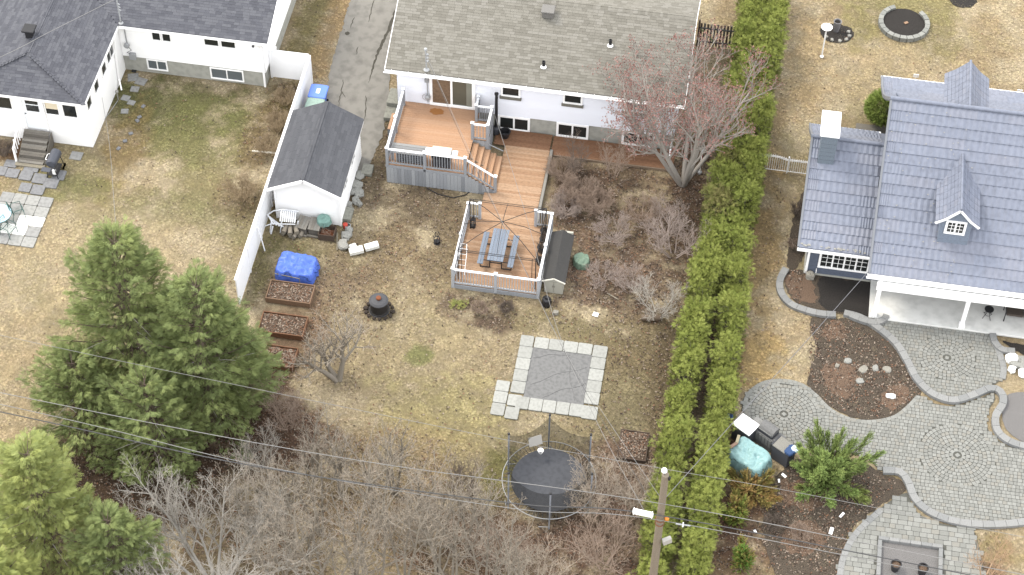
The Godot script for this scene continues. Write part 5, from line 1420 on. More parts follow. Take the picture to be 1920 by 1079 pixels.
	cloth(Vector3.ZERO, 0.34, 0.36, 0.35, M.green_tarp, gr, "sheet", 41, 2.4, 0.0, 0.4, 0.2)
	var bag := thing("rubbish_bag", "black rubbish bag by the corner post of the lower deck", "bag", Vector3(1.61, 0, 0.65))
	cloth(Vector3.ZERO, 0.2, 0.22, 0.36, M.bag_black, bag, "sack", 12, 2.2, 0.0, 0, 0.22)
	g = G.new(); g.lathe(Vector3(0, 0.33, 0), [Vector2(0.04, 0), Vector2(0.02, 0.05), Vector2(0.06, 0.12), Vector2(0, 0.12)], 8); part("tied_neck", g, M.bag_black, bag)
	tag(rock(self, "white_stone", Vector3(2.07, 0, 1.11) + Vector3(0, 0.06, 0), Vector3(0.26, 0.2, 0.22), M.stone_pale, 3), "rounded pale stone on grass near the black rubbish bag", "stone")
	var wb := boxpart("white_board", Vector3(3.77, 0, 0.9) + Vector3(0, 0.03, 0), Vector3(0.24, 0.04, 0.22), M.white_flat, self, 0.008, Basis(Vector3.UP, -0.2)); tag(wb, "small white square board lying on the lawn above the slab patio", "board")
	g = G.new(); g.beam(Vector3(4.09, 0, -0.36) + Vector3(0, 0.03, 0), Vector3(4.63, 0, -0.09) + Vector3(0, 0.03, 0), 0.05, 0.03); tag(part("wood_batten", g, M.pale_wood, self), "pale wooden batten lying on brown leaf litter", "batten")
	var lg := thing("log_heap", "short brown log lying beside the hedge under bare branches", "log", Vector3(6.12, 0, 0.79))
	g = G.new(); g.tube(PackedVector3Array([Vector3(-0.4, 0.14, 0.05), Vector3(0, 0.17, 0), Vector3(0.42, 0.15, -0.08)]), PackedFloat32Array([0.13, 0.15, 0.13]), 9); part("log", g, M.bark_brown, lg)
	g = G.new(); g.lathe(Vector3(0.425, 0.15, -0.08), [Vector2(0.11, 0), Vector2(0, 0.004)], 9, Basis(Vector3(0, 0, 1), Vector3.RIGHT, Vector3.UP)); part("cut_end", g, M.pale_wood, lg)
	# --- clothesline pole
	var cp := thing("clothesline_pole", "slim white clothesline pole with red stripe and bare arms by the hedge", "pole", Vector3(7.32, 0, -8.15))
	g = G.new(); g.rod(Vector3.ZERO, Vector3(0, 1.35, 0), 0.028, 8); part("pole", g, M.white_trim, cp)
	g = G.new(); g.rod(Vector3(0.02, 0.55, 0.02), Vector3(0.02, 1.2, 0.02), 0.012, 6); part("red_stripe", g, M.red_paint, cp)
	g = G.new(); g.lathe(Vector3(0, 0, 0), [Vector2(0.1, 0), Vector2(0.1, 0.1), Vector2(0.03, 0.12)], 12); part("foot", g, M.grey_metal, cp)
	g = G.new(); g.rod(Vector3(0, 1.3, 0), Vector3(0.1, 1.65, -0.1), 0.05, 8); part("head", g, M.grey_metal, cp)
	# --- trampoline
	var tc := Vector3(3.13, 0, 10.13)
	var tr := thing("trampoline", "round trampoline with black mat, grey poles and safety net", "trampoline", tc)
	var R := 1.86
	g = G.new(); g.lathe(Vector3(0, 0.68, 0), [Vector2(0, 0.0), Vector2(1.5, 0.01), Vector2(1.5, -0.01), Vector2(0, -0.012)], 36); part("mat", g, M.mat_black, tr)
	g = G.new(); g.path(hoop(Vector3(0, 0.7, 0), R, Basis.IDENTITY, 40), 0.018, 7); part("frame_ring", g, M.grey_metal, tr)
	for k in 60:
		var an := TAU * k / 60
		g = G.new(); g.rod(Vector3(cos(an) * 1.49, 0.68, sin(an) * 1.49), Vector3(cos(an) * 1.85, 0.7, sin(an) * 1.85), 0.012, 3); part("spring", g, M.metal_dark, tr)
	var tops := []
	for k in 6:
		var an := deg_to_rad(81 + k * 60)
		var d := Vector3(cos(an), 0, sin(an))
		g = G.new(); g.rod(d * R + Vector3(0, 0.02, 0), d * R + Vector3(0, 2.45, 0), 0.033, 8); var po := part("net_pole", g, M.pole_grey, tr)
		g = G.new(); g.lathe(d * R + Vector3(0, 2.44, 0), [Vector2(0.05, 0), Vector2(0.05, 0.07), Vector2(0, 0.09)], 8); part("pole_cap", g, M.metal_black, po)
		g = G.new(); g.path([d * R + Vector3(0, 0.68, 0), d * (R + 0.1) + Vector3(0, 0.3, 0), d * R * 0.95 + Vector3(0, 0.02, 0) + d.cross(Vector3.UP) * 0.4], 0.022, 6); part("leg", g, M.grey_metal, tr)
		tops.append(d)
	for k in 6:
		var a: Vector3 = tops[k]; var b: Vector3 = tops[(k + 1) % 6]
		g = G.new()
		for i in 10:
			for j in 6:
				var q := []
				for c in [[0, 0], [1, 0], [1, 1], [0, 1]]:
					var t0: float = (i + c[0]) / 10.0; var hh: float = (j + c[1]) / 6.0
					var low := (a.slerp(b, t0)) * 1.52
					var topp := a.lerp(b, t0) * (R - 0.04)
					var y := lerpf(0.7, 2.4 - 0.42 * 4 * t0 * (1 - t0), hh)
					q.append(low.lerp(topp, hh) * (1.0 - 0.05 * sin(PI * hh)) + Vector3(0, y, 0))
				g.quad(q[0], q[1], q[2], q[3])
		part("net_panel", g, M.net_black, tr)
	g = G.new(); g.box(Vector3(-0.75, 1.5, -1.2), Vector3(0.55, 0.4, 0.03), Basis(Vector3.UP, 0.5) * Basis(Vector3.RIGHT, -0.5)); part("basketball_board", g, M.grey_board, tr)
	g = G.new(); g.lathe(Vector3(-0.5, 1.0, -1.0), [Vector2(0.13, 0.2), Vector2(0.1, 0.08), Vector2(0.06, 0)], 10); part("basket_net", g, M.white_flat, tr)
	# --- brown sunken bed
	planter_bed("wooden_sandbox", "shallow brown timber bed full of leaves between trampoline and hedge", Vector3(6.2, 0, 7.5), 1.18, 1.4, 0.16, 0.0, M.dark_wood, M.leafmould, "")
	planter_bed("raised_garden_bed", "raised timber garden bed touching the blue tarpaulin", Vector3(-9.3, 0, 2.08), 1.96, 1.02, 0.3, 0, M.pale_wood2, M.leafmould, "raised garden beds")
	planter_bed("raised_garden_bed", "raised timber garden bed, middle one of three in a row", Vector3(-9.2, 0, 3.86), 1.96, 1.06, 0.3, 0, M.redwood2, M.leafmould, "raised garden beds")
	planter_bed("raised_garden_bed", "raised timber garden bed with orange-brown leaves, farthest from the blue tarpaulin", Vector3(-9.05, 0, 5.55), 1.6, 1.02, 0.28, 0, M.redwood2, M.leafmould_red, "raised garden beds")
	# --- blue tarp
	var bt := thing("blue_tarpaulin", "bright blue tarpaulin draped over a pile beside raised beds", "tarpaulin", Vector3(-9.35, 0, 0.72))
	cloth(Vector3.ZERO, 0.83, 0.62, 0.62, M.blue_tarp, bt, "sheet", 7, 7.0, -0.05, 0.0, 0.19)
	g = G.new(); g.beam(Vector3(-0.8, 0.45, 0.62), Vector3(0.3, 0.42, 0.7), 0.025, 0.025); g.beam(Vector3(0.3, 0.42, 0.7), Vector3(0.32, 0.1, 0.72), 0.025, 0.025); part("batten", g, M.pale_wood, bt)
	# --- fire barrel
	var fb := thing("fire_barrel", "black metal fire barrel with domed lid and rusty handle on the lawn", "fire pit", Vector3(-5.39, 0, 2.22))
	g = G.new(); g.lathe(Vector3.ZERO, [Vector2(0.4, 0.0), Vector2(0.41, 0.08), Vector2(0.37, 0.12), Vector2(0.36, 0.62), Vector2(0.4, 0.64)], 24); part("barrel", g, M.metal_sooty, fb)
	g = G.new(); g.lathe(Vector3.ZERO, [Vector2(0.415, 0.62), Vector2(0.415, 0.67), Vector2(0.33, 0.73), Vector2(0.1, 0.77), Vector2(0, 0.775)], 24); var ld := part("lid", g, M.metal_lid, fb)
	g = G.new(); g.lathe(Vector3(0, 0.77, 0), [Vector2(0.1, 0), Vector2(0.12, 0.05), Vector2(0.1, 0.1), Vector2(0.04, 0.12), Vector2(0, 0.1)], 10); part("handle", g, M.rust, ld)
	g = G.new(); g.path(hoop(Vector3(0, 0.06, 0), 0.44), 0.018, 5); part("base_ring", g, M.metal_dark, fb)
	for k in 14:
		var an := TAU * k / 14
		rock(fb, "ring_stone", Vector3(cos(an) * 0.58, 0.04, sin(an) * 0.52), Vector3(rr(0.14, 0.22), 0.12, rr(0.12, 0.2)), M.stone_dark, 60 + k, an)
	# --- small black stand
	var bs := thing("black_wire_stand", "small black wire plant stand alone on bare lawn", "plant stand", Vector3(-3.67, 0, -1.96))
	for y in [0.02, 0.3]:
		g = G.new(); g.path(hoop(Vector3(0, y, 0), 0.13), 0.022, 5); part("ring", g, M.metal_black, bs)
	for k in 4: g = G.new(); g.rod(Vector3(cos(k * PI / 2) * 0.13, 0, sin(k * PI / 2) * 0.13), Vector3(cos(k * PI / 2) * 0.13, 0.42, sin(k * PI / 2) * 0.13), 0.012, 5); part("leg", g, M.metal_black, bs)
	g = G.new(); g.lathe(Vector3(0, 0.02, 0), [Vector2(0, 0.12), Vector2(0.12, 0.12), Vector2(0.12, 0)], 12); part("bowl", g, M.metal_black, bs)
	g = G.new(); g.path(hoop(Vector3(0, 0.5, -0.08), 0.1, Basis(Vector3.RIGHT, 1.0)), 0.018, 5); part("handle", g, M.metal_black, bs)
	# --- polystyrene blocks and rocks
	for q in [[Vector3(-7.04, 0, -0.81), 0.62, 0.34, 0.42, "dirty white foam block with notched side near shed corner"], [Vector3(-6.43, 0, -1.17), 0.62, 0.32, 0.48, "clean white foam block tilted on the lawn near shed corner"]]:
		var fbk := thing("foam_block", q[4], "foam block", q[0], rad_to_deg(q[3]))
		boxpart("block", Vector3(0, 0.14, 0), Vector3(q[1], 0.2, q[2]), M.foam, fbk, 0.02, Basis(Vector3.BACK, 0.06))
		if q[4].begins_with("dirty"): boxpart("broken_piece", Vector3(-0.1, 0.24, -0.2), Vector3(0.3, 0.14, 0.22), M.foam, fbk, 0.03, Basis(Vector3.UP, 0.2))
	tag(rock(self, "pale_boulder", Vector3(-7.67, 0, -1.05) + Vector3(0, 0.1, 0), Vector3(0.46, 0.3, 0.5), M.stone_white, 23, 0.5), "angular whitish boulder standing near the shed's front corner", "boulder")
	var st := [[Vector3(-7.86, 0, -5.31), 0.42, 0.5], [Vector3(-7.88, 0, -4.7), 0.5, 0.6], [Vector3(-7.93, 0, -4.26), 0.3, 0.34], [Vector3(-7.69, 0, -4.27), 0.5, 0.5], [Vector3(-7.7, 0, -3.78), 0.46, 0.32], [Vector3(-7.98, 0, -3.47), 0.34, 0.3], [Vector3(-7.66, 0, -1.68), 0.5, 0.44], [Vector3(-7.61, 0, -2.01), 0.34, 0.3], [Vector3(-7.49, 0, -3.58), 0.22, 0.26]]
	for i in st.size(): tag(rock(self, "grey_stone", st[i][0] + Vector3(0, 0.07, 0), Vector3(st[i][1], 0.24, st[i][2]), M.stone_grey, 30 + i, i * 1.3), "rough grey stone lying along the shed's windowed side wall", "stone", "stones along the shed")
	var slb := [[Vector3(-7.57, 0, -5.66), 0.5, 0.62, "pale concrete slab flat on the ground at shed's rear corner"], [Vector3(-7.87, 0, -2.87), 0.42, 0.75, "grey concrete block standing against shed wall near its front corner"]]
	for q in slb: tag(boxpart("concrete_slab", q[0] + Vector3(0, 0.1, 0), Vector3(q[1], 0.2, q[2]), M.concrete_pale, self, 0.02), q[3], "slab")
	var tb2 := thing("metal_box_lid", "red-topped grey metal can between shed stones", "can", Vector3(-7.72, 0, -2.15))
	g = G.new(); g.lathe(Vector3.ZERO, [Vector2(0.14, 0), Vector2(0.14, 0.2), Vector2(0.12, 0.21)], 14); part("can", g, M.grey_metal, tb2)
	g = G.new(); g.lathe(Vector3(-0.1, 0.02, 0), [Vector2(0.1, 0), Vector2(0.11, 0.22), Vector2(0, 0.24)], 10); part("red_cap", g, M.red_paint, tb2)
	# --- junk in front of shed
	var bn := thing("broken_white_bench", "broken white slatted garden bench heaped at shed's front wall", "bench", Vector3(-10.55, 0, -1.75), 8)
	for k in 8: boxpart("seat_slat", Vector3(-0.05 + k * 0.09, 0.74 - 0.01 * k, 0.02), Vector3(0.06, 0.03, 0.6), M.rail_white, bn, 0.004, Basis(Vector3.RIGHT, 0.12))
	for k in 5: boxpart("back_slat", Vector3(-0.5 + k * 0.1, 0.55 - 0.05 * k, 0.1 + 0.02 * k), Vector3(0.05, 0.03, 0.62), M.rail_white, bn, 0.004, Basis(Vector3.UP, 0.5 + 0.1 * k) * Basis(Vector3.BACK, 0.5))
	for q in [[-0.55, 0.62, 0.35], [-0.5, 0.4, 0.45], [-0.1, 0.62, 0.36], [0.62, 0.62, 0.32]]: g = G.new(); g.beam(Vector3(q[0], 0, q[2]), Vector3(q[0] + 0.1, q[1], q[2] - 0.1), 0.05, 0.05); part("leg", g, M.rail_white, bn)
	g = G.new(); g.path([Vector3(-0.7, 0.5, -0.2), Vector3(-0.4, 0.75, -0.25), Vector3(0.0, 0.82, -0.28), Vector3(0.7, 0.72, -0.28)], 0.03, 6); part("arm_rail", g, M.rail_white, bn)
	g = G.new(); g.path([Vector3(-0.75, 0.3, 0.25), Vector3(-0.45, 0.5, 0.3), Vector3(0.0, 0.55, 0.34), Vector3(0.6, 0.56, 0.34)], 0.025, 6); part("arm_rail", g, M.rail_white, bn)
	var fw := []
	for i in 7:
		var p := Vector3(-10.35 + (i % 4) * 0.24, 0.12 + 0.2 * (i / 4), -1.42 + 0.06 * (i % 3))
		var l := thing("firewood_log", "short split firewood log under the broken white bench", "log", p, rr(-25, 25), "firewood logs under the bench")
		g = G.new(); g.tube(PackedVector3Array([Vector3(0, 0, -0.25), Vector3(0, 0.02, 0.25)]), PackedFloat32Array([0.1, 0.11]), 8, false); part("bark", g, M.bark_grey, l)
		g = G.new(); g.lathe(Vector3(0, 0.02, 0.251), [Vector2(0.1, 0), Vector2(0, 0.004)], 8, Basis(Vector3.RIGHT, Vector3.BACK, Vector3.DOWN)); part("cut_end", g, M.pale_wood, l)
	for q in [[-9.62, "grey wooden cabinet lid leaning on shed wall next to firewood", 0.62, -0.18], [-9.07, "grey wooden chest with plank top next to teal cloth", 0.62, -0.06]]:
		var cx := thing("wooden_chest", q[1], "chest", Vector3(q[0], 0, -1.72), rad_to_deg(q[3]))
		for k in 4: boxpart("lid_plank", Vector3(-0.2 + k * 0.133, 0.5, 0), Vector3(0.128, 0.03, 0.66), [M.old_wood2, M.old_wood0, M.pale_grey_wood][k % 3], cx, 0.005, Basis(Vector3.RIGHT, 0.22))
		boxpart("box", Vector3(0, 0.23, 0.02), Vector3(0.5, 0.42, 0.5), M.old_wood1, cx, 0.01); boxpart("base_rail", Vector3(0, 0.06, 0.36), Vector3(0.6, 0.1, 0.08), M.old_wood0, cx, 0.01)
	var cr := thing("brown_crate", "rusty brown crate with twigs at shed's front corner", "crate", Vector3(-8.5, 0, -1.55))
	for q in [[0.0, 0.3, 0.7, 0.03], [0.0, -0.3, 0.7, 0.03], [0.34, 0.0, 0.03, 0.6], [-0.34, 0.0, 0.03, 0.6]]: boxpart("side", Vector3(q[0], 0.2, q[1]), Vector3(q[2], 0.36, q[3]), M.dark_wood, cr)
	boxpart("bottom", Vector3(0, 0.08, 0), Vector3(0.64, 0.04, 0.56), M.rust, cr)
	g = G.new()
	for k in 20: g.tube(PackedVector3Array([Vector3(rr(-0.25, 0.25), 0.12, rr(-0.2, 0.2)), Vector3(rr(-0.35, 0.35), rr(0.3, 0.6), rr(-0.2, 0.35))]), PackedFloat32Array([0.008, 0.004]), 3)
	part("twigs", g, M.twig_brown, cr)
	var tl := thing("teal_cloth", "teal cloth hanging over a chest corner by shed", "cloth", Vector3(-8.72, 0.4, -1.95))
	cloth(Vector3.ZERO, 0.3, 0.3, 0.28, M.teal_cloth, tl, "sheet", 77, 2.5, 0, 0.3, 0.22)
	g = G.new(); g.beam(Vector3(-8.11, 0, -1.76) + Vector3(0, 0.05, 0), Vector3(-7.9, 0, -0.79) + Vector3(0, 0.03, 0), 0.05, 0.03); tag(part("wooden_stake", g, M.pale_wood, self), "thin pale wooden stake lying near brown crate", "stake")
	g = G.new(); g.tube(PackedVector3Array([Vector3(-12.92, 0, -5.71) + Vector3(0, 0.35, 0), Vector3(-12.39, 0, -5.7) + Vector3(0, 0.38, 0), Vector3(-11.76, 0, -5.68) + Vector3(0, 0.45, 0)]), PackedFloat32Array([0.04, 0.045, 0.05]), 7); tag(part("birch_branch", g, M.birch, self), "pale barkless branch lying on shrubs behind the shed", "branch")
	g = G.new(); g.path([Vector3(-4.72, 0, -5.09) + Vector3(0, 0.03, 0), Vector3(-4.14, 0, -4.82) + Vector3(0, 0.03, 0), Vector3(-3.44, 0, -4.72) + Vector3(0, 0.03, 0), Vector3(-2.95, 0, -4.97) + Vector3(0, 0.03, 0), Vector3(-2.71, 0, -5.3) + Vector3(0, 0.03, 0)], 0.022, 6); tag(part("garden_hose", g, M.plastic_black, self), "black hose curving on bare ground before the raised deck", "hose")
	# --- bins
	for q in [[-10.62, -9.3, "blue wheeled recycling bin with sticker beside the white fence", M.bin_blue, M.bin_blue_lid], [-10.6, -8.4, "grey-green wheeled bin half hidden behind the shed roof", M.bin_green, M.bin_green_lid]]:
		var b := thing("wheeled_bin", q[2], "bin", Vector3(q[0], 0, q[1]))
		g = G.new()
		var lo := 0.26; var hi := 0.36
		for f in 4:
			var a := [Vector3(-1, 0, 1), Vector3(1, 0, 1), Vector3(1, 0, -1), Vector3(-1, 0, -1)]
			g.quad(a[f] * lo + Vector3(0, 0.05, 0), a[(f + 1) % 4] * lo + Vector3(0, 0.05, 0), a[(f + 1) % 4] * hi + Vector3(0, 1.0, 0), a[f] * hi + Vector3(0, 1.0, 0))
		part("body", g, q[3], b)
		boxpart("lid", Vector3(0, 1.04, 0), Vector3(0.84, 0.09, 0.86), q[4], b, 0.03)
		if q[1] < -9: 
			boxpart("sticker", Vector3(0, 1.0875, 0.0), Vector3(0.16, 0.004, 0.3), M.white_flat, b)
			for k in 2: boxpart("sticker_mark", Vector3(0, 1.091, -0.07 + k * 0.13), Vector3(0.09, 0.003, 0.05), M.bin_blue_lid, b)
		g = G.new(); g.rod(Vector3(-0.3, 1.02, -0.46), Vector3(0.3, 1.02, -0.46), 0.025); part("handle", g, q[4], b)
		for s in [-1, 1]:
			g = G.new(); g.lathe(Vector3(s * 0.3, 0.12, -0.34), [Vector2(0.12, -0.03), Vector2(0.12, 0.03), Vector2(0, 0.03)], 12, Basis(Vector3.UP, Vector3.RIGHT, Vector3.BACK)); part("wheel", g, M.plastic_black, b)
	# --- white house patio
	var bb := thing("barrel_barbecue", "black barrel charcoal barbecue with side shelf by wooden entry steps", "barbecue", Vector3(-21.45, 0, -3.2))
	g = G.new(); g.tube(PackedVector3Array([Vector3(0.03, 0.85, -0.5), Vector3(0.03, 0.85, -0.47), Vector3(0, 0.84, 0.3), Vector3(0, 0.84, 0.33)]), PackedFloat32Array([0.19, 0.24, 0.24, 0.19]), 16); part("drum", g, M.bbq_grey, bb)
	boxpart("side_shelf", Vector3(-0.12, 0.8, 0.62), Vector3(0.42, 0.03, 0.26), M.bbq_grey, bb, 0.006)
	for q in [[-0.2, -0.42], [0.22, -0.42], [-0.2, 0.4], [0.22, 0.4]]: g = G.new(); g.beam(Vector3(q[0] * 1.2, 0.02, q[1] * 1.05), Vector3(q[0] * 0.8, 0.72, q[1]), 0.03, 0.03); part("leg", g, M.metal_black, bb)
	boxpart("bottom_rack", Vector3(0, 0.2, 0), Vector3(0.44, 0.02, 0.8), M.metal_black, bb)
	for s in [-1, 1]: g = G.new(); g.lathe(Vector3(0.3, 0.1, s * 0.1 - 0.35), [Vector2(0.09, -0.02), Vector2(0.09, 0.02), Vector2(0, 0.02)], 12, Basis(Vector3.UP, Vector3.RIGHT, Vector3.BACK)); part("wheel", g, M.plastic_black, bb)
	g = G.new(); g.path([Vector3(-0.22, 0.88, -0.3), Vector3(-0.32, 0.86, -0.25), Vector3(-0.32, 0.86, 0.05), Vector3(-0.22, 0.88, 0.1)], 0.018, 6); part("lid_handle", g, M.white_trim, bb)
	boxpart("paper_sack", Vector3(0.08, 0.36, 0.3), Vector3(0.16, 0.3, 0.1), M.white_flat, bb, 0.02)
	var gt := thing("glass_patio_table", "round glass patio table on paved terrace of white house", "table", Vector3(-22.85, 0, 0.25))
	g = G.new(); g.lathe(Vector3(0, 0.71, 0), [Vector2(0, 0.012), Vector2(0.56, 0.012), Vector2(0.56, 0), Vector2(0, 0)], 32); part("glass_top", g, M.table_glass, gt)
	g = G.new(); g.path(hoop(Vector3(0, 0.7, 0), 0.565, Basis.IDENTITY, 32), 0.016, 6); part("rim", g, M.green_metal, gt)
	for k in 4: g = G.new(); g.path([Vector3(0.1, 0.35, 0), Vector3(0.4, 0.69, 0), Vector3(0.1, 0.35, 0), Vector3(0.42, 0.01, 0)].map(func(p): return Basis(Vector3.UP, k * PI / 2) * p), 0.016, 5); part("leg", g, M.green_metal, gt)
	for q in [[-22.25, -0.35, 125, "green metal patio chair pushed against glass table nearest the barbecue"], [-22.3, 0.75, 70, "green metal patio chair at glass table facing the barbecue"], [-23.55, 0.9, -30, "green metal patio chair at glass table, farthest from barbecue"]]:
		var c := thing("patio_chair", q[3], "chair", Vector3(q[0], 0, q[1]), q[2], "patio chairs round the glass table")
		for s in [-1, 1]: g = G.new(); g.path([Vector3(s * 0.26, 0, 0.25), Vector3(s * 0.26, 0.62, 0.22), Vector3(s * 0.27, 0.64, -0.15), Vector3(s * 0.24, 0.4, -0.25), Vector3(s * 0.26, 0, -0.33)], 0.016, 6); part("side_frame", g, M.green_metal, c)
		g = G.new(); g.path([Vector3(-0.24, 0.4, -0.2), Vector3(-0.24, 0.88, -0.36), Vector3(0.24, 0.88, -0.36), Vector3(0.24, 0.4, -0.2)], 0.016, 6); part("back_frame", g, M.green_metal, c)
		for k in 7: g = G.new(); g.path([Vector3(-0.2 + k * 0.067, 0.4, 0.25), Vector3(-0.2 + k * 0.067, 0.39, -0.2), Vector3(-0.2 + k * 0.067, 0.86, -0.355)], 0.009, 4); part("slat", g, M.green_metal, c)
		for zz in [0.25, -0.2]: g = G.new(); g.rod(Vector3(-0.25, 0.4, zz), Vector3(0.25, 0.4, zz), 0.013); part("seat_bar", g, M.green_metal, c)
	var ht := thing("standpipe_hose", "white garden standpipe and thin hose beside the white house wall", "tap", Vector3(-20.01, 0, -8.19))
	g = G.new(); g.rod(Vector3.ZERO, Vector3(0, 0.5, 0), 0.03, 7); g.lathe(Vector3(0, 0.5, 0), [Vector2(0.09, 0), Vector2(0.09, 0.06), Vector2(0, 0.08)], 10); part("standpipe", g, M.stone_white, ht)
	g = G.new(); g.path([Vector3(0.02, 0.05, 0.1), Vector3(-0.1, 0.03, 0.7), Vector3(-0.25, 0.03, 1.4), Vector3(-0.4, 0.03, 2.2), Vector3(-0.55, 0.2, 2.0), Vector3(-0.95, 0.9, 1.5)], 0.014, 5); part("hose", g, M.grey_metal, ht)
	tag(boxpart("drain_grate", Vector3(-19.82, 0, -10.18) + Vector3(0, 0.02, 0), Vector3(0.22, 0.03, 0.22), M.metal_black, self, 0.005), "small black drain grate on slabs at inner house corner", "drain")
	g = G.new(); g.lathe(Vector3.ZERO, [Vector2(0.2, 0.0), Vector2(0.2, 0.03), Vector2(0.0, 0.035)], 16)
	var bh := part("black_disc", g, M.plastic_black, self); bh.position = Vector3(-18.32, 0, 13.62); tag(bh, "black round cover on the dry lawn below the cedars", "cover")

	# --- right garden: bird bath, urn, ring planter
	var bd := thing("bird_bath", "white bird bath dish on slim white post on dry lawn", "bird bath", Vector3(12.32, 0, -16.79))
	g = G.new(); g.rod(Vector3(0, 0, 0), Vector3(0, 1.75, 0), 0.035, 8); part("post", g, M.white_trim, bd)
	g = G.new(); g.lathe(Vector3.ZERO, [Vector2(0.09, 0), Vector2(0.09, 0.06), Vector2(0.04, 0.1)], 12); part("foot", g, M.white_trim, bd)
	g = G.new(); g.lathe(Vector3(0, 1.7, 0), [Vector2(0.05, 0), Vector2(0.1, 0.12), Vector2(0.26, 0.2), Vector2(0.27, 0.24), Vector2(0.24, 0.24), Vector2(0, 0.2)], 22); part("dish", g, M.white_flat, bd)
	g = G.new()
	for k in 4: g.box(Vector3(-0.1 + k * 0.07, 1.91, 0.05 * (k % 2) - 0.03), Vector3(0.03, 0.02, 0.02), Basis(Vector3.UP, k))
	part("seed", g, M.old_wood1, bd)
	sheet("flower_bed", smooth(PackedVector2Array([Vector2(12.2, -18.9), Vector2(12.9, -19.3), Vector2(13.7, -18.9), Vector2(13.6, -18.2), Vector2(12.9, -17.9), Vector2(12.3, -18.2)]), true), 0.008, M.soil_dark, 0.1)
	var ur := thing("planter_urn", "cylindrical grey planter urn in dark soil beside bird bath", "planter", Vector3(12.9, 0, -18.75))
	g = G.new(); g.lathe(Vector3.ZERO, [Vector2(0.13, 0), Vector2(0.14, 0.2), Vector2(0.17, 0.24), Vector2(0.19, 0.6), Vector2(0.2, 0.63), Vector2(0.16, 0.63), Vector2(0.15, 0.55)], 20); part("urn", g, M.urn_grey, ur)
	g = G.new(); g.lathe(Vector3(0, 0.54, 0), [Vector2(0.16, 0), Vector2(0, 0.02)], 16); part("soil", g, M.soil_dark, ur)
	for i in 6:
		var an := i * 0.6 - 0.5
		tag(rock(self, "whitish_pebble", Vector3(12.95 + cos(an) * 0.62, 0.05, -18.5 + sin(an) * 0.5), Vector3(0.18, 0.13, 0.15), M.stone_white, 90 + i, an), "fist-sized whitish stone edging the dark bed of the planter urn", "stone", "stones round the urn bed")
	var rp := thing("round_stone_planter", "round planter ring of pale grey blocks filled with dark soil", "planter", Vector3(16.13, 0, -19.75))
	var RR := 1.02
	for k in 22:
		var an := TAU * k / 22
		if an > 4.1 and an < 5.3: continue
		g = G.new()
		var po := PackedVector2Array()
		for q in [[RR, 0.012], [RR + 0.23, 0.012], [RR + 0.23, TAU / 22 - 0.012], [RR, TAU / 22 - 0.012]]: po.append(Vector2(cos(an + q[1]), sin(an + q[1])) * q[0])
		g.prism(po, 0, 0.24 + rr(-0.01, 0.01)); part("block", g, [M.block0, M.block1, M.block2][rng.randi() % 3], rp)
	var pl := PackedVector2Array()
	for k in 30: pl.append(Vector2(cos(TAU * k / 30), sin(TAU * k / 30)) * (RR + 0.02))
	g = G.new(); g.prism(pl, 0.0, 0.13); part("soil", g, M.soil_dark, rp)
	g = G.new(); g.box(Vector3(0.1, 0.16, 0), Vector3(0.2, 0.05, 0.14), Basis(Vector3.UP, 0.6), 0.01); part("stone_chip", g, M.terracotta, rp)
	sheet("flower_bed", smooth(PackedVector2Array([Vector2(18.2, -22.2), Vector2(18.9, -22.7), Vector2(19.6, -22.2), Vector2(19.3, -21.6), Vector2(18.6, -21.6)]), true), 0.008, M.soil_dark, 0.1)
	for q in [[Vector3(16.8, 0, -15.9), "small white sign on stake behind the blue roof near the round planter"], [Vector3(21.66, 0, -15.69), "small white sign on stake behind the blue roof's far end"]]:
		var sg := thing("yard_sign", q[1], "sign", q[0])
		boxpart("board", Vector3(0, 0.34, 0), Vector3(0.26, 0.2, 0.02), M.white_flat, sg); boxpart("stake", Vector3(0, 0.12, 0), Vector3(0.03, 0.24, 0.02), M.white_trim, sg)
	# --- porch
	var bnch := thing("porch_bench", "dark brown cushioned bench on the concrete porch", "bench", Vector3(21.75, 0.12, -1.95))
	boxpart("seat_cushion", Vector3(-0.36, 0.42, 0.05), Vector3(0.7, 0.12, 0.55), M.brown_cushion, bnch, 0.03); boxpart("seat_cushion", Vector3(0.36, 0.42, 0.05), Vector3(0.7, 0.12, 0.55), M.brown_cushion, bnch, 0.03)
	boxpart("backrest", Vector3(0, 0.7, -0.27), Vector3(1.44, 0.5, 0.08), M.brown_cushion, bnch, 0.03)
	for s in [-1, 1]: g = G.new(); g.path([Vector3(s * 0.75, 0, 0.32), Vector3(s * 0.75, 0.6, 0.3), Vector3(s * 0.75, 0.6, -0.3), Vector3(s * 0.75, 0, -0.3)], 0.025, 6); part("arm_frame", g, M.metal_black, bnch)
	var pt := thing("porch_side_table", "small black wrought-iron table on the concrete porch", "table", Vector3(20.3, 0.12, -1.75))
	g = G.new(); g.lathe(Vector3(0, 0.5, 0), [Vector2(0, 0.02), Vector2(0.2, 0.02), Vector2(0.2, 0)], 20); part("top", g, M.metal_black, pt)
	for k in 4: g = G.new(); g.path([Vector3(0.14, 0.5, 0), Vector3(0.08, 0.3, 0), Vector3(0.16, 0.15, 0), Vector3(0.24, 0.01, 0)].map(func(p): return Basis(Vector3.UP, k * PI / 2 + 0.6) * p), 0.014, 5); part("leg", g, M.metal_black, pt)
	g = G.new(); g.path(hoop(Vector3(0, 0.2, 0), 0.13), 0.01, 5); part("brace_ring", g, M.metal_black, pt)
	var wr := [[Vector3(21.36, 0, 0.36), 0.55, 0.5, 0], [Vector3(21.87, 0, 0.68), 0.5, 0.4, 1], [Vector3(21.8, 0, 1.03), 0.42, 0.34, 0], [Vector3(21.56, 0, 0.68), 0.6, 0.3, 1], [Vector3(21.36, 0, 0.94), 0.3, 0.3, 0], [Vector3(21.73, 0, 0.36), 0.4, 0.4, 1]]
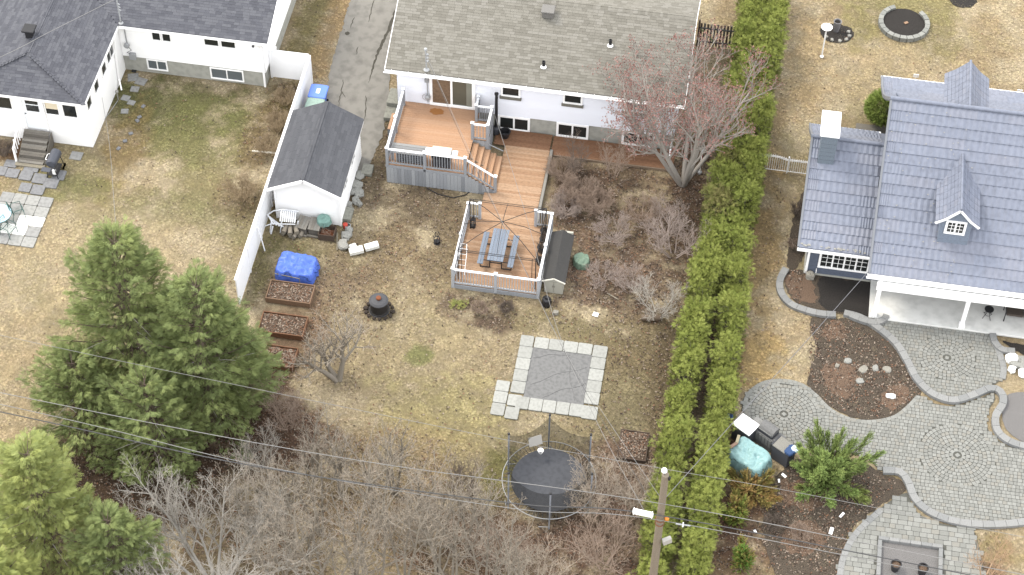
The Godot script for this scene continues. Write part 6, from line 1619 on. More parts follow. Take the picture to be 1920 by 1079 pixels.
	for i in wr.size(): tag(rock(self, "white_rock" if wr[i][3] == 0 else "slate_rock", wr[i][0] + Vector3(0, 0.09, 0), Vector3(wr[i][1], 0.3, wr[i][2]), M.stone_bright if wr[i][3] == 0 else M.stone_grey, 120 + i, i), "chalk-white rock heaped beside the hooked stone wall" if wr[i][3] == 0 else "slate-grey rock heaped among chalk-white rocks by hooked wall", "rock", "white rocks by the porch" if wr[i][3] == 0 else "grey rocks by the porch")
	tag(rock(self, "round_boulder", Vector3(12.68, 0, -2.79) + Vector3(0, 0.13, 0), Vector3(0.38, 0.34, 0.4), M.stone_pale, 140), "pale round boulder at corner of blue house's windowed wing", "boulder")
	# flat stones in the island bed
	for q in [[1590, 678, 0.3], [1617, 697, 0.45], [1643, 692, 0.34], [1663, 695, 0.4], [1613, 715, 0.36], [1670, 745, 0.36], [1605, 736, 0.2], [1648, 655, 0.2]]:
		pass
	var isl := [[Vector3(14.56, 0, 1.59), 0.32], [Vector3(15.22, 0, 1.94), 0.42], [Vector3(15.73, 0, 1.79), 0.3], [Vector3(16.21, 0, 1.77), 0.38], [Vector3(15.12, 0, 2.58), 0.34], [Vector3(14.13, 0, 1.93), 0.22]]
	for i in isl.size(): tag(rock(self, "flat_garden_stone", isl[i][0] + Vector3(0, 0.03, 0), Vector3(isl[i][1], 0.12, isl[i][1] * 0.8), M.stone_pale if i % 2 else M.stone_grey, 150 + i, i * 0.9), "flat stone lying in the leafy island bed between paver terraces", "stone", "stones in the island bed")
	tag(rock(self, "white_garden_stone", Vector3(16.42, 0, 3.17) + Vector3(0, 0.05, 0), Vector3(0.38, 0.16, 0.24), M.stone_bright, 160), "bright white stone near the island bed's lower rim", "stone")
	# --- pots in the fire pit
	for q in [[Vector3(16.9, 0, 11.56), "black plastic pot with straw, standing near fire pit's closed corner"], [Vector3(17.93, 0, 11.55), "black plastic pot of dry soil near the fire pit's open gravel"]]:
		var p := thing("nursery_pot", q[1], "pot", q[0])
		g = G.new(); g.lathe(Vector3.ZERO, [Vector2(0.14, 0), Vector2(0.2, 0.42), Vector2(0.22, 0.44), Vector2(0.18, 0.44), Vector2(0.17, 0.36)], 20); part("pot", g, M.plastic_black, p)
		g = G.new(); g.lathe(Vector3(0, 0.34, 0), [Vector2(0.18, 0), Vector2(0, 0.03)], 16); part("soil", g, M.leafmould, p)
	# --- covered things on the paver edge
	var bx := thing("deep_storage_bin", "dark grey square bin with flat white lid under the hedge", "storage bin", Vector3(10.58, 0, 6.3), 57.0)
	boxpart("body", Vector3(0, 0.45, 0), Vector3(0.66, 0.9, 0.82), M.charcoal_plastic, bx, 0.02); boxpart("lid", Vector3(0, 0.94, 0), Vector3(0.72, 0.07, 0.88), M.white_flat, bx, 0.015)
	for k in 4: boxpart("rib", Vector3(0.335, 0.45, -0.3 + k * 0.2), Vector3(0.02, 0.8, 0.04), M.charcoal_plastic, bx)
	var fl := thing("garden_flag", "small dark blue flag on black iron post by the hedge", "flag", Vector3(9.71, 0, 6.17))
	g = G.new(); g.rod(Vector3.ZERO, Vector3(0, 1.45, 0), 0.022, 6); g.rod(Vector3(0, 1.4, 0), Vector3(0.3, 1.38, 0.06), 0.012, 5); part("post", g, M.metal_black, fl)
	g = G.new()
	for i in 5: g.quad(Vector3(0.03 + i * 0.055, 1.38, 0.01 + 0.02 * sin(i * 1.7)), Vector3(0.03 + i * 0.055 + 0.02, 1.05, 0.03 + 0.03 * sin(i * 1.9)), Vector3(0.085 + i * 0.055 + 0.02, 1.05, 0.03 + 0.03 * sin((i + 1) * 1.9)), Vector3(0.085 + i * 0.055, 1.38, 0.01 + 0.02 * sin((i + 1) * 1.7)))
	part("flag", g, M.flag_blue, fl)
	var gp := thing("gas_grill", "weathered dark grey gas grill with broken lid between white-lidded bin and planter", "barbecue", Vector3(11.5, 0, 6.38), -33.0)
	boxpart("cart", Vector3(0, 0.4, 0), Vector3(0.95, 0.76, 0.55), M.grill_grey, gp, 0.02); boxpart("firebox", Vector3(0, 0.84, -0.02), Vector3(0.72, 0.2, 0.5), M.metal_dark, gp, 0.04)
	g = G.new()
	arc = PackedVector2Array()
	for k in 9: arc.append(Vector2(-cos(PI * k / 8) * 0.27, sin(PI * k / 8) * 0.22))
	g.wallpoly(arc, -0.35, 0.35, Basis(Vector3(0, 0, 1), Vector3.UP, Vector3(-1, 0, 0)), Vector3(0, 0.92, -0.04)); part("lid", g, M.grill_grey, gp)
	boxpart("side_shelf", Vector3(-0.6, 0.86, 0), Vector3(0.36, 0.04, 0.5), M.grill_grey2, gp, 0.01); boxpart("side_shelf", Vector3(0.58, 0.84, 0), Vector3(0.32, 0.04, 0.5), M.grill_grey, gp, 0.01)
	for k in 5: boxpart("slat", Vector3(-0.32 + k * 0.16, 0.5, 0.285), Vector3(0.12, 0.44, 0.02), M.grill_grey2, gp)
	g = G.new(); g.rod(Vector3(-0.3, 1.0, 0.24), Vector3(0.3, 1.0, 0.24), 0.02); part("handle", g, M.grill_grey2, gp)
	for s in [-1, 1]: g = G.new(); g.lathe(Vector3(s * 0.44, 0.08, 0.2), [Vector2(0.08, -0.02), Vector2(0.08, 0.02), Vector2(0, 0.02)], 10, Basis(Vector3.UP, Vector3.RIGHT, Vector3.BACK)); part("wheel", g, M.plastic_black, gp)
	var tp := thing("teal_covered_furniture", "large lump under smooth teal tarpaulin, weighted with two wooden blocks", "tarpaulin", Vector3(10.85, 0, 7.62), -32.0)
	cloth(Vector3.ZERO, 0.86, 0.62, 0.9, M.teal_tarp, tp, "sheet", 19, 4.2, 0.02, 0.0, 0.11)
	var wbk := boxpart("wood_block", Vector3(10.32, 0.97, 7.1), Vector3(0.12, 0.09, 0.4), M.cream_wood, self, 0.01, Basis(Vector3.UP, -0.15)); tag(wbk, "cream wooden block lying on teal tarpaulin's rim", "block")
	wbk = boxpart("wood_block", Vector3(10.18, 0.95, 7.4), Vector3(0.12, 0.1, 0.4), M.pink_wood, self, 0.02, Basis(Vector3.UP, -0.75)); tag(wbk, "pinkish wooden block lying on teal tarpaulin", "block")
	var cb := thing("wheeled_cabinet", "beige-topped dark plastic cabinet with blue cloth beside juniper shrub", "cabinet", Vector3(12.2, 0, 7.05), -33.0)
	boxpart("body", Vector3(0, 0.42, 0), Vector3(0.8, 0.84, 0.55), M.charcoal_plastic, cb, 0.02); boxpart("top", Vector3(-0.08, 0.87, 0), Vector3(0.62, 0.07, 0.6), M.pale_grey_wood, cb, 0.02); boxpart("rim", Vector3(-0.42, 0.86, 0), Vector3(0.06, 0.1, 0.6), M.metal_dark, cb, 0.01)
	var bc := thing("blue_white_cloth", "crumpled dark blue and white cloth on beige-topped cabinet", "cloth", Vector3(12.48, 0.86, 7.22), -33.0)
	cloth(Vector3.ZERO, 0.2, 0.26, 0.1, M.flag_blue, bc, "blue_cloth", 61, 3.0, 0, 0, 0.25); cloth(Vector3(0.1, 0.04, -0.12), 0.16, 0.14, 0.1, M.sky_plastic, bc, "pale_cloth", 63, 2.4, 0, 0, 0.25)
	# litter in the lower bed
	var ls := [[Vector3(14.74, 0, 9.38), 0.26, 0.1], [Vector3(14.37, 0, 10.2), 0.3, 0.14], [Vector3(12.16, 0, 8.17), 0.16, 0.08], [Vector3(11.42, 0, 10.73), 0.14, 0.1], [Vector3(12.34, 0, 7.88), 0.22, 0.12]]
	for i in ls.size(): tag(boxpart("plant_label", ls[i][0] + Vector3(0, 0.03, 0), Vector3(ls[i][2], 0.02, ls[i][1]), M.white_flat, self, 0.003, Basis(Vector3.UP, -0.6 + i * 0.4) * Basis(Vector3.RIGHT, 0.15)), "small white plastic tag lying in reddish leaf bed", "tag", "white tags in the leaf bed")

func planter_bed(called: String, label: String, p: Vector3, w: float, d: float, h: float, turn: float, m: Material, fill: Material, group: String):
	var o := thing(called, label, "garden bed", p, turn, group)
	boxpart("side_plank", Vector3(0, h / 2, d / 2), Vector3(w, h, 0.045), m, o, 0.006); boxpart("side_plank", Vector3(0, h / 2, -d / 2), Vector3(w, h, 0.045), m, o, 0.006)
	boxpart("end_plank", Vector3(w / 2 - 0.02, h / 2, 0), Vector3(0.045, h - 0.005, d - 0.05), m, o, 0.006); boxpart("end_plank", Vector3(-w / 2 + 0.02, h / 2, 0), Vector3(0.045, h - 0.005, d - 0.05), m, o, 0.006)
	var g := G.new()
	var f := noise(FastNoiseLite.TYPE_SIMPLEX_SMOOTH, 2.0, 3, 5)
	var N := 14
	for i in N:
		for j in N:
			var q := []
			for c in [[0, 1], [1, 1], [1, 0], [0, 0]]:
				var x: float = ((i + c[0]) / float(N) - 0.5) * (w - 0.06); var zz: float = ((j + c[1]) / float(N) - 0.5) * (d - 0.06)
				q.append(Vector3(x, h * 0.72 + 0.05 * f.get_noise_2d(x + p.x, zz + p.z), zz))
			g.quad(q[0], q[1], q[2], q[3])
	part("leaf_mulch", g, fill, o)

func build_pole():
	var p := thing("utility_pole", "weathered wooden utility pole with insulator and cable hardware beside hedge", "utility pole", Vector3(7.72, 0, 15.05))
	var g := G.new()
	g.tube(PackedVector3Array([Vector3(0, 0, 0), Vector3(0, 4.5, 0), Vector3(0, 9.2, 0)]), PackedFloat32Array([0.17, 0.15, 0.125]), 18); part("shaft", g, M.pole_wood, p)
	g = G.new(); g.rod(Vector3(-0.02, 9.1, 0), Vector3(-0.06, 9.4, -0.02), 0.02); part("pin", g, M.metal_dark, p)
	g = G.new(); g.lathe(Vector3(-0.06, 9.38, -0.02), [Vector2(0.03, -0.04), Vector2(0.11, 0), Vector2(0.1, 0.06), Vector2(0.05, 0.07), Vector2(0.06, 0.12), Vector2(0, 0.13)], 16); part("insulator", g, M.white_gloss, p)
	g = G.new(); g.rod(Vector3(0.15, 9.0, 0.05), Vector3(0.15, 9.15, 0.05), 0.05); part("bracket", g, M.metal_black, p)
	for y in [6.45, 6.2]: g = G.new(); g.path(hoop(Vector3(0, y, 0), 0.165, Basis.IDENTITY, 16), 0.014, 5); part("steel_band", g, M.rust, p)
	g = G.new(); g.box(Vector3(0.24, 6.68, 0.12), Vector3(0.14, 0.12, 0.12), Basis(Vector3.UP, 0.4), 0.02); part("orange_clamp", g, M.orange_plastic, p)
	g = G.new(); g.box(Vector3(0.34, 5.2, 0.06), Vector3(0.34, 0.3, 0.16), Basis(Vector3.UP, 0.5) * Basis(Vector3.BACK, 0.15), 0.02); part("junction_box", g, M.grey_board, p)
	g = G.new(); g.rod(Vector3(0.12, 5.2, 0.02), Vector3(0.3, 5.2, 0.05), 0.03); part("box_arm", g, M.metal_dark, p)
	# cables
	var a9 := Vector3(7.66, 9.5, 15.03)
	cable("power_line", "thin primary power line over the utility pole's white insulator", [Vector3(-45, 9.7, 10.8), Vector3(-16.7, 9.35, 13.15), Vector3(-7, 9.35, 13.95), Vector3(2.3, 9.42, 14.7), a9, Vector3(14.9, 9.35, 15.3), Vector3(40, 9.2, 17.0)], 0.008, M.cable_pale)
	cable("neutral_line", "pale neutral cable passing the pole just above white splice case", [Vector3(-45, 7.8, 12.4), Vector3(-16.65, 7.6, 14.43), Vector3(-3.77, 7.55, 15.12), Vector3(7.6, 7.6, 15.18), Vector3(20, 7.5, 15.9), Vector3(42, 7.5, 17.2)], 0.013, M.cable_pale)
	cable("telephone_cable", "thick black telephone cable carrying the white splice case", [Vector3(-45, 7.3, 12.8), Vector3(-16.7, 7.0, 14.85), Vector3(-6.9, 6.95, 15.6), Vector3(2.5, 6.93, 15.6), Vector3(7.55, 6.95, 15.25), Vector3(20, 6.85, 15.9), Vector3(42, 6.9, 17.3)], 0.02, M.cable_black)
	cable("messenger_cable", "pale steel messenger cable running just below telephone cable", [Vector3(-45, 7.4, 12.6), Vector3(-16.7, 7.1, 14.6), Vector3(-6.9, 6.9, 15.5), Vector3(2.5, 6.75, 15.7), Vector3(7.6, 6.65, 15.25), Vector3(20, 6.6, 15.95), Vector3(42, 6.7, 17.4)], 0.013, M.cable_pale)
	var sc := thing("splice_case", "white cylindrical splice case hanging on telephone cable beside utility pole", "splice case", Vector3(7.1, 6.98, 15.27))
	g = G.new(); g.tube(PackedVector3Array([Vector3(-0.37, 0, -0.03), Vector3(-0.34, 0, -0.03), Vector3(0.34, 0, 0.03), Vector3(0.37, 0, 0.03)]), PackedFloat32Array([0.06, 0.11, 0.11, 0.06]), 12); part("case", g, M.white_gloss, sc)
	for s in [-1, 1]: g = G.new(); g.path(hoop(Vector3(s * 0.33, 0, s * 0.03), 0.12, Basis(Vector3.BACK, PI / 2), 14), 0.018, 5); part("end_band", g, M.white_trim, sc)
	cable("service_drop", "twisted service drop wire from utility pole to bungalow's electric mast", [Vector3(-5.4, 4.55, -8.97), Vector3(-2.5, 4.4, -3.6), Vector3(0.6, 4.6, 2.2), Vector3(3.6, 5.2, 7.8), Vector3(7.6, 7.7, 14.95)], 0.008, M.cable_pale)
	cable("phone_drop", "thin telephone drop wire from utility pole to bungalow's eaves", [Vector3(-5.3, 4.2, -8.95), Vector3(-2.3, 3.7, -3.5), Vector3(0.9, 3.8, 2.2), Vector3(3.9, 4.6, 8.0), Vector3(7.5, 7.0, 15.0)], 0.008, M.cable_black)
	cable("cable_drop", "pale slack coaxial wire from splice case to bungalow's deck post", [Vector3(-2.3, 2.0, -8.6), Vector3(0.2, 2.4, -2.2), Vector3(2.6, 3.2, 4.6), Vector3(4.8, 4.6, 9.8), Vector3(7.1, 7.1, 15.2)], 0.009, M.cable_pale)
	cable("house_drop", "twin service wire from utility pole to blue house porch corner", [Vector3(15.0, 2.5, -1.5), Vector3(12.6, 3.6, 3.6), Vector3(10.3, 5.2, 8.8), Vector3(7.8, 7.6, 14.95)], 0.012, M.cable_grey)
	cable("roof_wire", "bright bare wire crossing over the white house's dark roof", [Vector3(-19.95, 4.7, -10.0), Vector3(-22.3, 4.62, -7.4), Vector3(-24.6, 4.6, -4.8), Vector3(-34, 5.5, 6)], 0.014, M.cable_pale)
	cable("clothesline", "long pale line from white house wall into the tall cedar", [Vector3(-20.2, 1.35, -6.9), Vector3(-18.6, 2.3, -3.2), Vector3(-16.9, 3.5, 1.2), Vector3(-15.2, 4.7, 5.6)], 0.01, M.cable_pale)
	var sw := thing("cable_clamp", "small silver star-shaped clamp on messenger cable near utility pole", "clamp", Vector3(8.55, 6.68, 15.32))
	g = G.new(); g.rod(Vector3(-0.26, 0, 0), Vector3(0.26, 0, 0), 0.03, 6); part("body", g, M.grey_metal, sw)
	g = G.new(); g.rod(Vector3(0, -0.1, 0), Vector3(0, 0.12, 0), 0.025, 6); g.rod(Vector3(0, 0, -0.09), Vector3(0, 0, 0.09), 0.025, 6); part("bolt", g, M.white_gloss, sw)
func cable(called: String, label: String, pts: Array, r: float, m: Material):
	var c := Curve3D.new()
	for i in pts.size():
		var t: Vector3 = (pts[mini(i + 1, pts.size() - 1)] - pts[maxi(i - 1, 0)]) / 6.0
		c.add_point(pts[i], -t, t)
	c.bake_interval = 0.8
	var b := c.get_baked_points()
	var g := G.new()
	var rad := PackedFloat32Array(); rad.resize(b.size()); rad.fill(r)
	g.tube(b, rad, 6)
	tag(part(called, g, m, self), label, "cable")
# ---------- plants ----------
class Twigs:
	var r := RandomNumberGenerator.new()
	var trunk := G.new()
	var wood := G.new()
	var twig := G.new()
	var tips := []
	var kids := [6, 6, 5]
	var up := 0.25
	var ratio := 0.5
	var spread := 0.8
	var wob := 0.22
	var last := 3
	func grow(p: Vector3, d: Vector3, L: float, rad: float, depth: int):
		var n := 6 if depth == 0 else (5 if depth == 1 else (4 if depth < last else 2))
		var pts := PackedVector3Array([p]); var rs := PackedFloat32Array([rad])
		var q := p; var dd := d
		for i in n - 1:
			dd = (dd + Vector3(r.randf_range(-1, 1), r.randf_range(-0.6, 0.6), r.randf_range(-1, 1)) * wob + Vector3.UP * up * 0.25).normalized()
			q += dd * L / (n - 1)
			pts.append(q); rs.append(maxf(rad * (1.0 - 0.62 * (i + 1) / (n - 1)), 0.0045))
		if depth == 0: trunk.tube(pts, rs, 8, false)
		elif depth < last: wood.tube(pts, rs, 5 if rad > 0.02 else 4, false)
		else:
			twig.tube(pts, rs, 3, false)
			tips.append([q, dd])
			return
		var k: int = kids[depth]
		var ph := r.randf() * TAU
		for i in k:
			var t := lerpf(0.22 if depth else 0.3, 1.0, (i + r.randf() * 0.9) / k)
			var fi := t * (n - 1); var i0 := mini(int(fi), n - 2)
			var at := pts[i0].lerp(pts[i0 + 1], fi - i0)
			var ax := (pts[i0 + 1] - pts[i0]).normalized()
			var an := ph + i * 2.4 + r.randf_range(-0.4, 0.4)
			var sx := (Vector3.UP if absf(ax.y) < 0.9 else Vector3.RIGHT).cross(ax).normalized()
			var out := (sx * cos(an) + sx.cross(ax) * sin(an))
			var nd := (ax * (1.0 - spread * 0.5) + out * spread + Vector3.UP * up).normalized()
			var f := r.randf_range(0.7, 1.15) * (1.15 - 0.45 * t)
			grow(at, nd, L * ratio * f, rs[i0] * 0.6, depth + 1)

func bare_plant(called: String, label: String, cat: String, at: Vector3, o: Dictionary, group := "") -> Node3D:
	var t := thing(called, label, cat, at, 0, group)
	var w := Twigs.new()
	w.r.seed = o.get("seed", 1)
	w.kids = o.get("kids", [6, 6, 5]); w.up = o.get("up", 0.25); w.ratio = o.get("ratio", 0.5); w.spread = o.get("spread", 0.8); w.wob = o.get("wob", 0.22); w.last = w.kids.size()
	var n: int = o.get("stems", 1)
	for k in n:
		var an := TAU * k / n + w.r.randf_range(-0.4, 0.4)
		var lean: float = o.get("lean", 0.1) * w.r.randf_range(0.5, 1.3) if n > 1 else o.get("lean", 0.08)
		var d: Vector3 = (Vector3(cos(an), 0, sin(an)) * lean + Vector3.UP + o.get("tilt", Vector3.ZERO)).normalized()
		w.grow(Vector3(cos(an), 0, sin(an)) * (o.get("base", 0.08) if n > 1 else 0.0), d, o.h * w.r.randf_range(0.8, 1.1), o.r, 0)
	part("trunk", w.trunk, o.bark, t)
	if w.wood.v.size(): part("branches", w.wood, o.get("wood", o.bark), t)
	part("twigs", w.twig, o.get("twig", o.bark), t).set_meta("kind", "stuff")
	if o.has("bud"):
		var xf := []; var cl := []
		for q in w.tips:
			for k in o.get("buds", 2):
				var s: float = w.r.randf_range(0.6, 1.3) * o.get("bud_size", 0.05)
				xf.append(Transform3D(Basis(Vector3(w.r.randf(), 1, w.r.randf()).normalized(), w.r.randf() * TAU).scaled(Vector3.ONE * s), q[0] - q[1] * w.r.randf() * 0.3 * k))
				var c: Color = o.bud
				cl.append(c * w.r.randf_range(0.7, 1.3))
		leafage("buds", bud_mesh, xf, cl, t)
	return t

var spray_mesh: PackedVector3Array
var plume_mesh: PackedVector3Array
var bud_mesh: PackedVector3Array
func loose(g: G) -> PackedVector3Array:
	var o := PackedVector3Array()
	for i in g.ix: o.append(g.v[i])
	return o
# many leaf-sized faces joined into one mesh
func leafage(called: String, src: PackedVector3Array, xf: Array, cols: Array, parent: Node) -> MeshInstance3D:
	var nn := PackedVector3Array(); nn.resize(src.size())
	for i in range(0, src.size(), 3):
		var q := (src[i + 2] - src[i]).cross(src[i + 1] - src[i]).normalized()
		for k in 3: nn[i + k] = q
	var v := PackedVector3Array(); var n := PackedVector3Array(); var c := PackedColorArray()
	var one := PackedColorArray(); one.resize(src.size())
	for i in xf.size():
		var t: Transform3D = xf[i]
		v.append_array(t * src)
		n.append_array(Transform3D(t.basis.orthonormalized(), Vector3.ZERO) * nn)
		one.fill(cols[i])
		c.append_array(one)
	var a := []
	a.resize(Mesh.ARRAY_MAX)
	a[Mesh.ARRAY_VERTEX] = v; a[Mesh.ARRAY_NORMAL] = n; a[Mesh.ARRAY_COLOR] = c
	var am := ArrayMesh.new()
	am.add_surface_from_arrays(Mesh.PRIMITIVE_TRIANGLES, a)
	am.surface_set_material(0, M.leaf)
	var o := MeshInstance3D.new()
	o.name = called; o.mesh = am
	parent.add_child(o, true)
	return o
func make_leaf_meshes():
	var g := G.new()
	var r := RandomNumberGenerator.new(); r.seed = 3
	# flat cedar spray, one unit long
	for i in 4:
		var t := 0.08 + i * 0.23
		for s in [-1.0, 1.0]:
			var a := Vector3(0, 0.10 * sin(t * 2.6), t)
			var L := 0.42 * (1.0 - 0.6 * t) + 0.08
			var d := Vector3(s * 0.6, r.randf_range(-0.15, 0.25), 0.85).normalized() * L
			var w := Vector3(-d.z, 0, d.x).normalized() * 0.042
			g.quad(a - w * 0.6, a + d * 0.6 - w * 1.2, a + d, a + d * 0.55 + w * 1.2)
	spray_mesh = loose(g)
	g = G.new()
	# bushy juniper tuft: needles all round a stem
	for i in 26:
		var t := r.randf_range(0.05, 1.0)
		var an := r.randf() * TAU
		var o := Vector3(cos(an), sin(an), 0)
		var a := Vector3(0, 0, t)
		var d := (o * 0.8 + Vector3(0, 0, 0.75)) * (0.34 - 0.15 * t)
		var w := o.cross(Vector3(0, 0, 1)) * 0.035
		g.tri(a - w, a + d, a + w)
	plume_mesh = loose(g)
	g = G.new()
	for k in 4:
		var an := k * PI / 4
		var d := Vector3(cos(an), 0, sin(an)) * 0.5
		g.tri(-d, d, Vector3(0, 0.9, 0)); g.tri(-d + Vector3(0, -0.2, 0), Vector3(0, -0.7, 0), d)
	bud_mesh = loose(g)

func aim(p: Vector3, d: Vector3, s: float, r: RandomNumberGenerator, roll := 0.6) -> Transform3D:
	var z := d.normalized()
	var x := Vector3.UP.cross(z)
	x = x.normalized() if x.length() > 0.05 else Vector3.RIGHT
	var b := Basis(x, z.cross(x), z).rotated(z, r.randf_range(-roll, roll))
	return Transform3D(b.scaled(Vector3.ONE * s), p)
# a leaf colour of the plant: one of its two kinds of growth, or a mix of both
func green(r: RandomNumberGenerator, c: Color, y: Color, share: float) -> Color:
	return c.lerp(y, clampf(share + r.randf_range(-0.5, 0.5), 0, 1))
func cedar(called: String, label: String, at: Vector3, h: float, rad: float, sd: int, limbs: int, c: Color, y: Color, share := 0.2, size := 0.3, lean := Vector3.ZERO, dead := 8) -> Node3D:
	var r := RandomNumberGenerator.new(); r.seed = sd
	var t := thing(called, label, "tree", at)
	var g := G.new()
	g.tube(PackedVector3Array([Vector3.ZERO, lean * 0.4 + Vector3.UP * h * 0.4, lean + Vector3.UP * h * 0.97]), PackedFloat32Array([0.18 + h * 0.008, 0.12 + h * 0.004, 0.015]), 8, false)
	part("trunk", g, M.bark_cedar, t)
	var w := G.new(); var dw := G.new()
	var xf := []; var cl := []
	var f := noise(FastNoiseLite.TYPE_SIMPLEX_SMOOTH, 0.9, 2, sd)
	for i in limbs:
		var q := pow((i + r.randf()) / limbs, 0.85)
		var hy := lerpf(0.06, 0.99, q)
		var an := i * 2.39996 + r.randf_range(-0.5, 0.5)
		var prof := pow(1.0 - hy, 0.8) * (0.7 + 0.3 * smoothstep(0.0, 0.25, hy)) * 1.12
		var L := rad * prof * (0.75 + 0.55 * f.get_noise_2d(cos(an) * 2 + hy * 4, sin(an) * 2) + r.randf_range(-0.1, 0.22)) + 0.25
		var d := Vector3(cos(an), 0, sin(an))
		var rise := lerpf(-0.05, 0.95, hy) + r.randf_range(-0.2, 0.25)
		var o := lean * hy + Vector3.UP * h * hy
		var p1 := o + d * L * 0.5 + Vector3.UP * L * (rise * 0.5 - 0.06)
		var p2 := o + d * L + Vector3.UP * L * (rise + 0.12)
		w.tube(PackedVector3Array([o, p1, p2]), PackedFloat32Array([0.02 + L * 0.012, 0.012 + L * 0.006, 0.006]), 4, false)
		var tone := green(r, c, y, share)
		var k := int(L * 46) + 16
		var side := d.cross(Vector3.UP)
		for j in k:
			var u := pow(r.randf(), 0.6)
			u = lerpf(0.22, 1.05, u)
			var p := (o.lerp(p1, u * 2) if u < 0.5 else p1.lerp(p2, u * 2 - 1))
			var s := r.randf_range(-1, 1)
			var off := s * (0.3 * L * (1.1 - u) + 0.12)
			p += side * off + Vector3.UP * (r.randf_range(-0.1, 0.14) - 0.12 * absf(s)) + d * absf(off) * 0.3
			var dir := d * 0.9 + side * s * 0.8 + Vector3.UP * r.randf_range(-0.25, 0.75)
			xf.append(aim(p, dir, size * r.randf_range(0.55, 1.15), r, 1.6))
			cl.append(tone if r.randf() < 0.6 else green(r, c, y, share))
	for i in dead:
		var an := r.randf() * TAU; var hy := r.randf_range(0.1, 0.6)
		var d := Vector3(cos(an), r.randf_range(-0.1, 0.5), sin(an))
		var o := lean * hy + Vector3.UP * h * hy
		var L := rad * r.randf_range(0.6, 0.95) * pow(1.0 - hy, 0.5)
		dw.tube(PackedVector3Array([o + d * L * 0.3, o + d * L * 0.7 + Vector3(0, 0.05, 0), o + d * L]), PackedFloat32Array([0.022, 0.014, 0.006]), 4, false)
	part("limbs", w, M.bark_cedar, t)
	if dead: part("dead_branches", dw, M.dead_grey, t).set_meta("kind", "stuff")
	leafage("crown", spray_mesh, xf, cl, t)
	return t
func hedge_plant(label: String, group: String, at: Vector3, h: float, rad: float, sd: int, n: int, c: Color, y: Color, share: float) -> Node3D:
	var r := RandomNumberGenerator.new(); r.seed = sd
	var t := thing("hedge_cedar", label, "hedge shrub", at, 0, group)
	var g := G.new()
	for k in 4:
		var an := k * 1.6
		g.tube(PackedVector3Array([Vector3.ZERO, Vector3(cos(an) * rad * 0.3, h * 0.5, sin(an) * rad * 0.3), Vector3(cos(an) * rad * 0.5, h * 0.92, sin(an) * rad * 0.5)]), PackedFloat32Array([0.05, 0.035, 0.01]), 5, false)
	for k in 70:
		var an := r.randf() * TAU; var q := r.randf_range(0.2, 0.85)
		var p := Vector3(cos(an) * rad * 0.25, h * q, sin(an) * rad * 0.25)
		g.tube(PackedVector3Array([p, p + Vector3(cos(an) * rad * r.randf_range(0.4, 0.8), r.randf_range(-0.05, 0.3), sin(an) * rad * r.randf_range(0.4, 0.8))]), PackedFloat32Array([0.012, 0.005]), 3, false)
	part("stems", g, M.hedge_wood, t)
	var xf := []; var cl := []
	# a handful of rounded heads
	var heads := []
	for k in 11: heads.append([Vector3(r.randf_range(-1, 1) * rad * 0.62, h * r.randf_range(0.74, 0.98), r.randf_range(-1, 1) * rad * 0.62), r.randf_range(0.2, 0.34), green(r, c, y, share)])
	for i in n:
		if r.randf() < 0.62:
			var hd: Array = heads[r.randi() % 11]
			var d := Vector3(r.randfn(), r.randfn() * 0.8 + 0.35, r.randfn()).normalized()
			xf.append(aim(hd[0] + d * hd[1] * r.randf_range(0.6, 1.0), d * 0.5 + Vector3(r.randfn(), r.randfn(), r.randfn()) * 0.55, r.randf_range(0.13, 0.22), r, 3.0))
			cl.append(hd[2] if r.randf() < 0.6 else green(r, c, y, share))
		else:
			var an := r.randf() * TAU; var yy := r.randf_range(0.05, 0.85)
			var rr_ := rad * (0.95 - 0.2 * yy) * r.randf_range(0.75, 1.05)
			var d := Vector3(cos(an), 0, sin(an))
			xf.append(aim(d * (rr_ - 0.12) + Vector3.UP * h * yy, d + Vector3.UP * r.randf_range(0.3, 1.4), r.randf_range(0.16, 0.27), r, 1.2))
			cl.append(green(r, c, y, share))
	leafage("foliage", spray_mesh, xf, cl, t)
	return t
func juniper(called: String, label: String, at: Vector3, n: int, h: float, sd: int, c: Color, y: Color, share: float, stretch := Vector3.ONE) -> Node3D:
	var r := RandomNumberGenerator.new(); r.seed = sd
	var t := thing(called, label, "shrub", at)
	var g := G.new(); var xf := []; var cl := []
	for k in n:
		var an := k * 2.4 + r.randf_range(-0.3, 0.3)
		var out := r.randf_range(0.25, 1.0)
		var d := (Vector3(cos(an), 0, sin(an)) * out + Vector3.UP * r.randf_range(0.35, 1.0)).normalized() * stretch
		var L := h * r.randf_range(0.55, 1.1)
		var p1 := d * L * 0.55; var p2 := d * L + Vector3.UP * L * 0.12
		g.tube(PackedVector3Array([Vector3.ZERO, p1, p2]), PackedFloat32Array([0.03, 0.02, 0.006]), 4, false)
		var tone := green(r, c, y, share)
		for j in int(L * 75) + 14:
			var u := pow(r.randf(), 0.65)
			var p := Vector3.ZERO.lerp(p1, u * 2) if u < 0.5 else p1.lerp(p2, u * 2 - 1)
			var o := Vector3(r.randfn(), r.randfn(), r.randfn()) * 0.10 * (1.35 - u)
			xf.append(aim(p + o, d + o * 4.0, r.randf_range(0.16, 0.3), r, 3.0))
			cl.append(tone if r.randf() < 0.6 else green(r, c, y, share))
	part("stems", g, M.bark_cedar, t)
	leafage("foliage", plume_mesh, xf, cl, t)
	return t

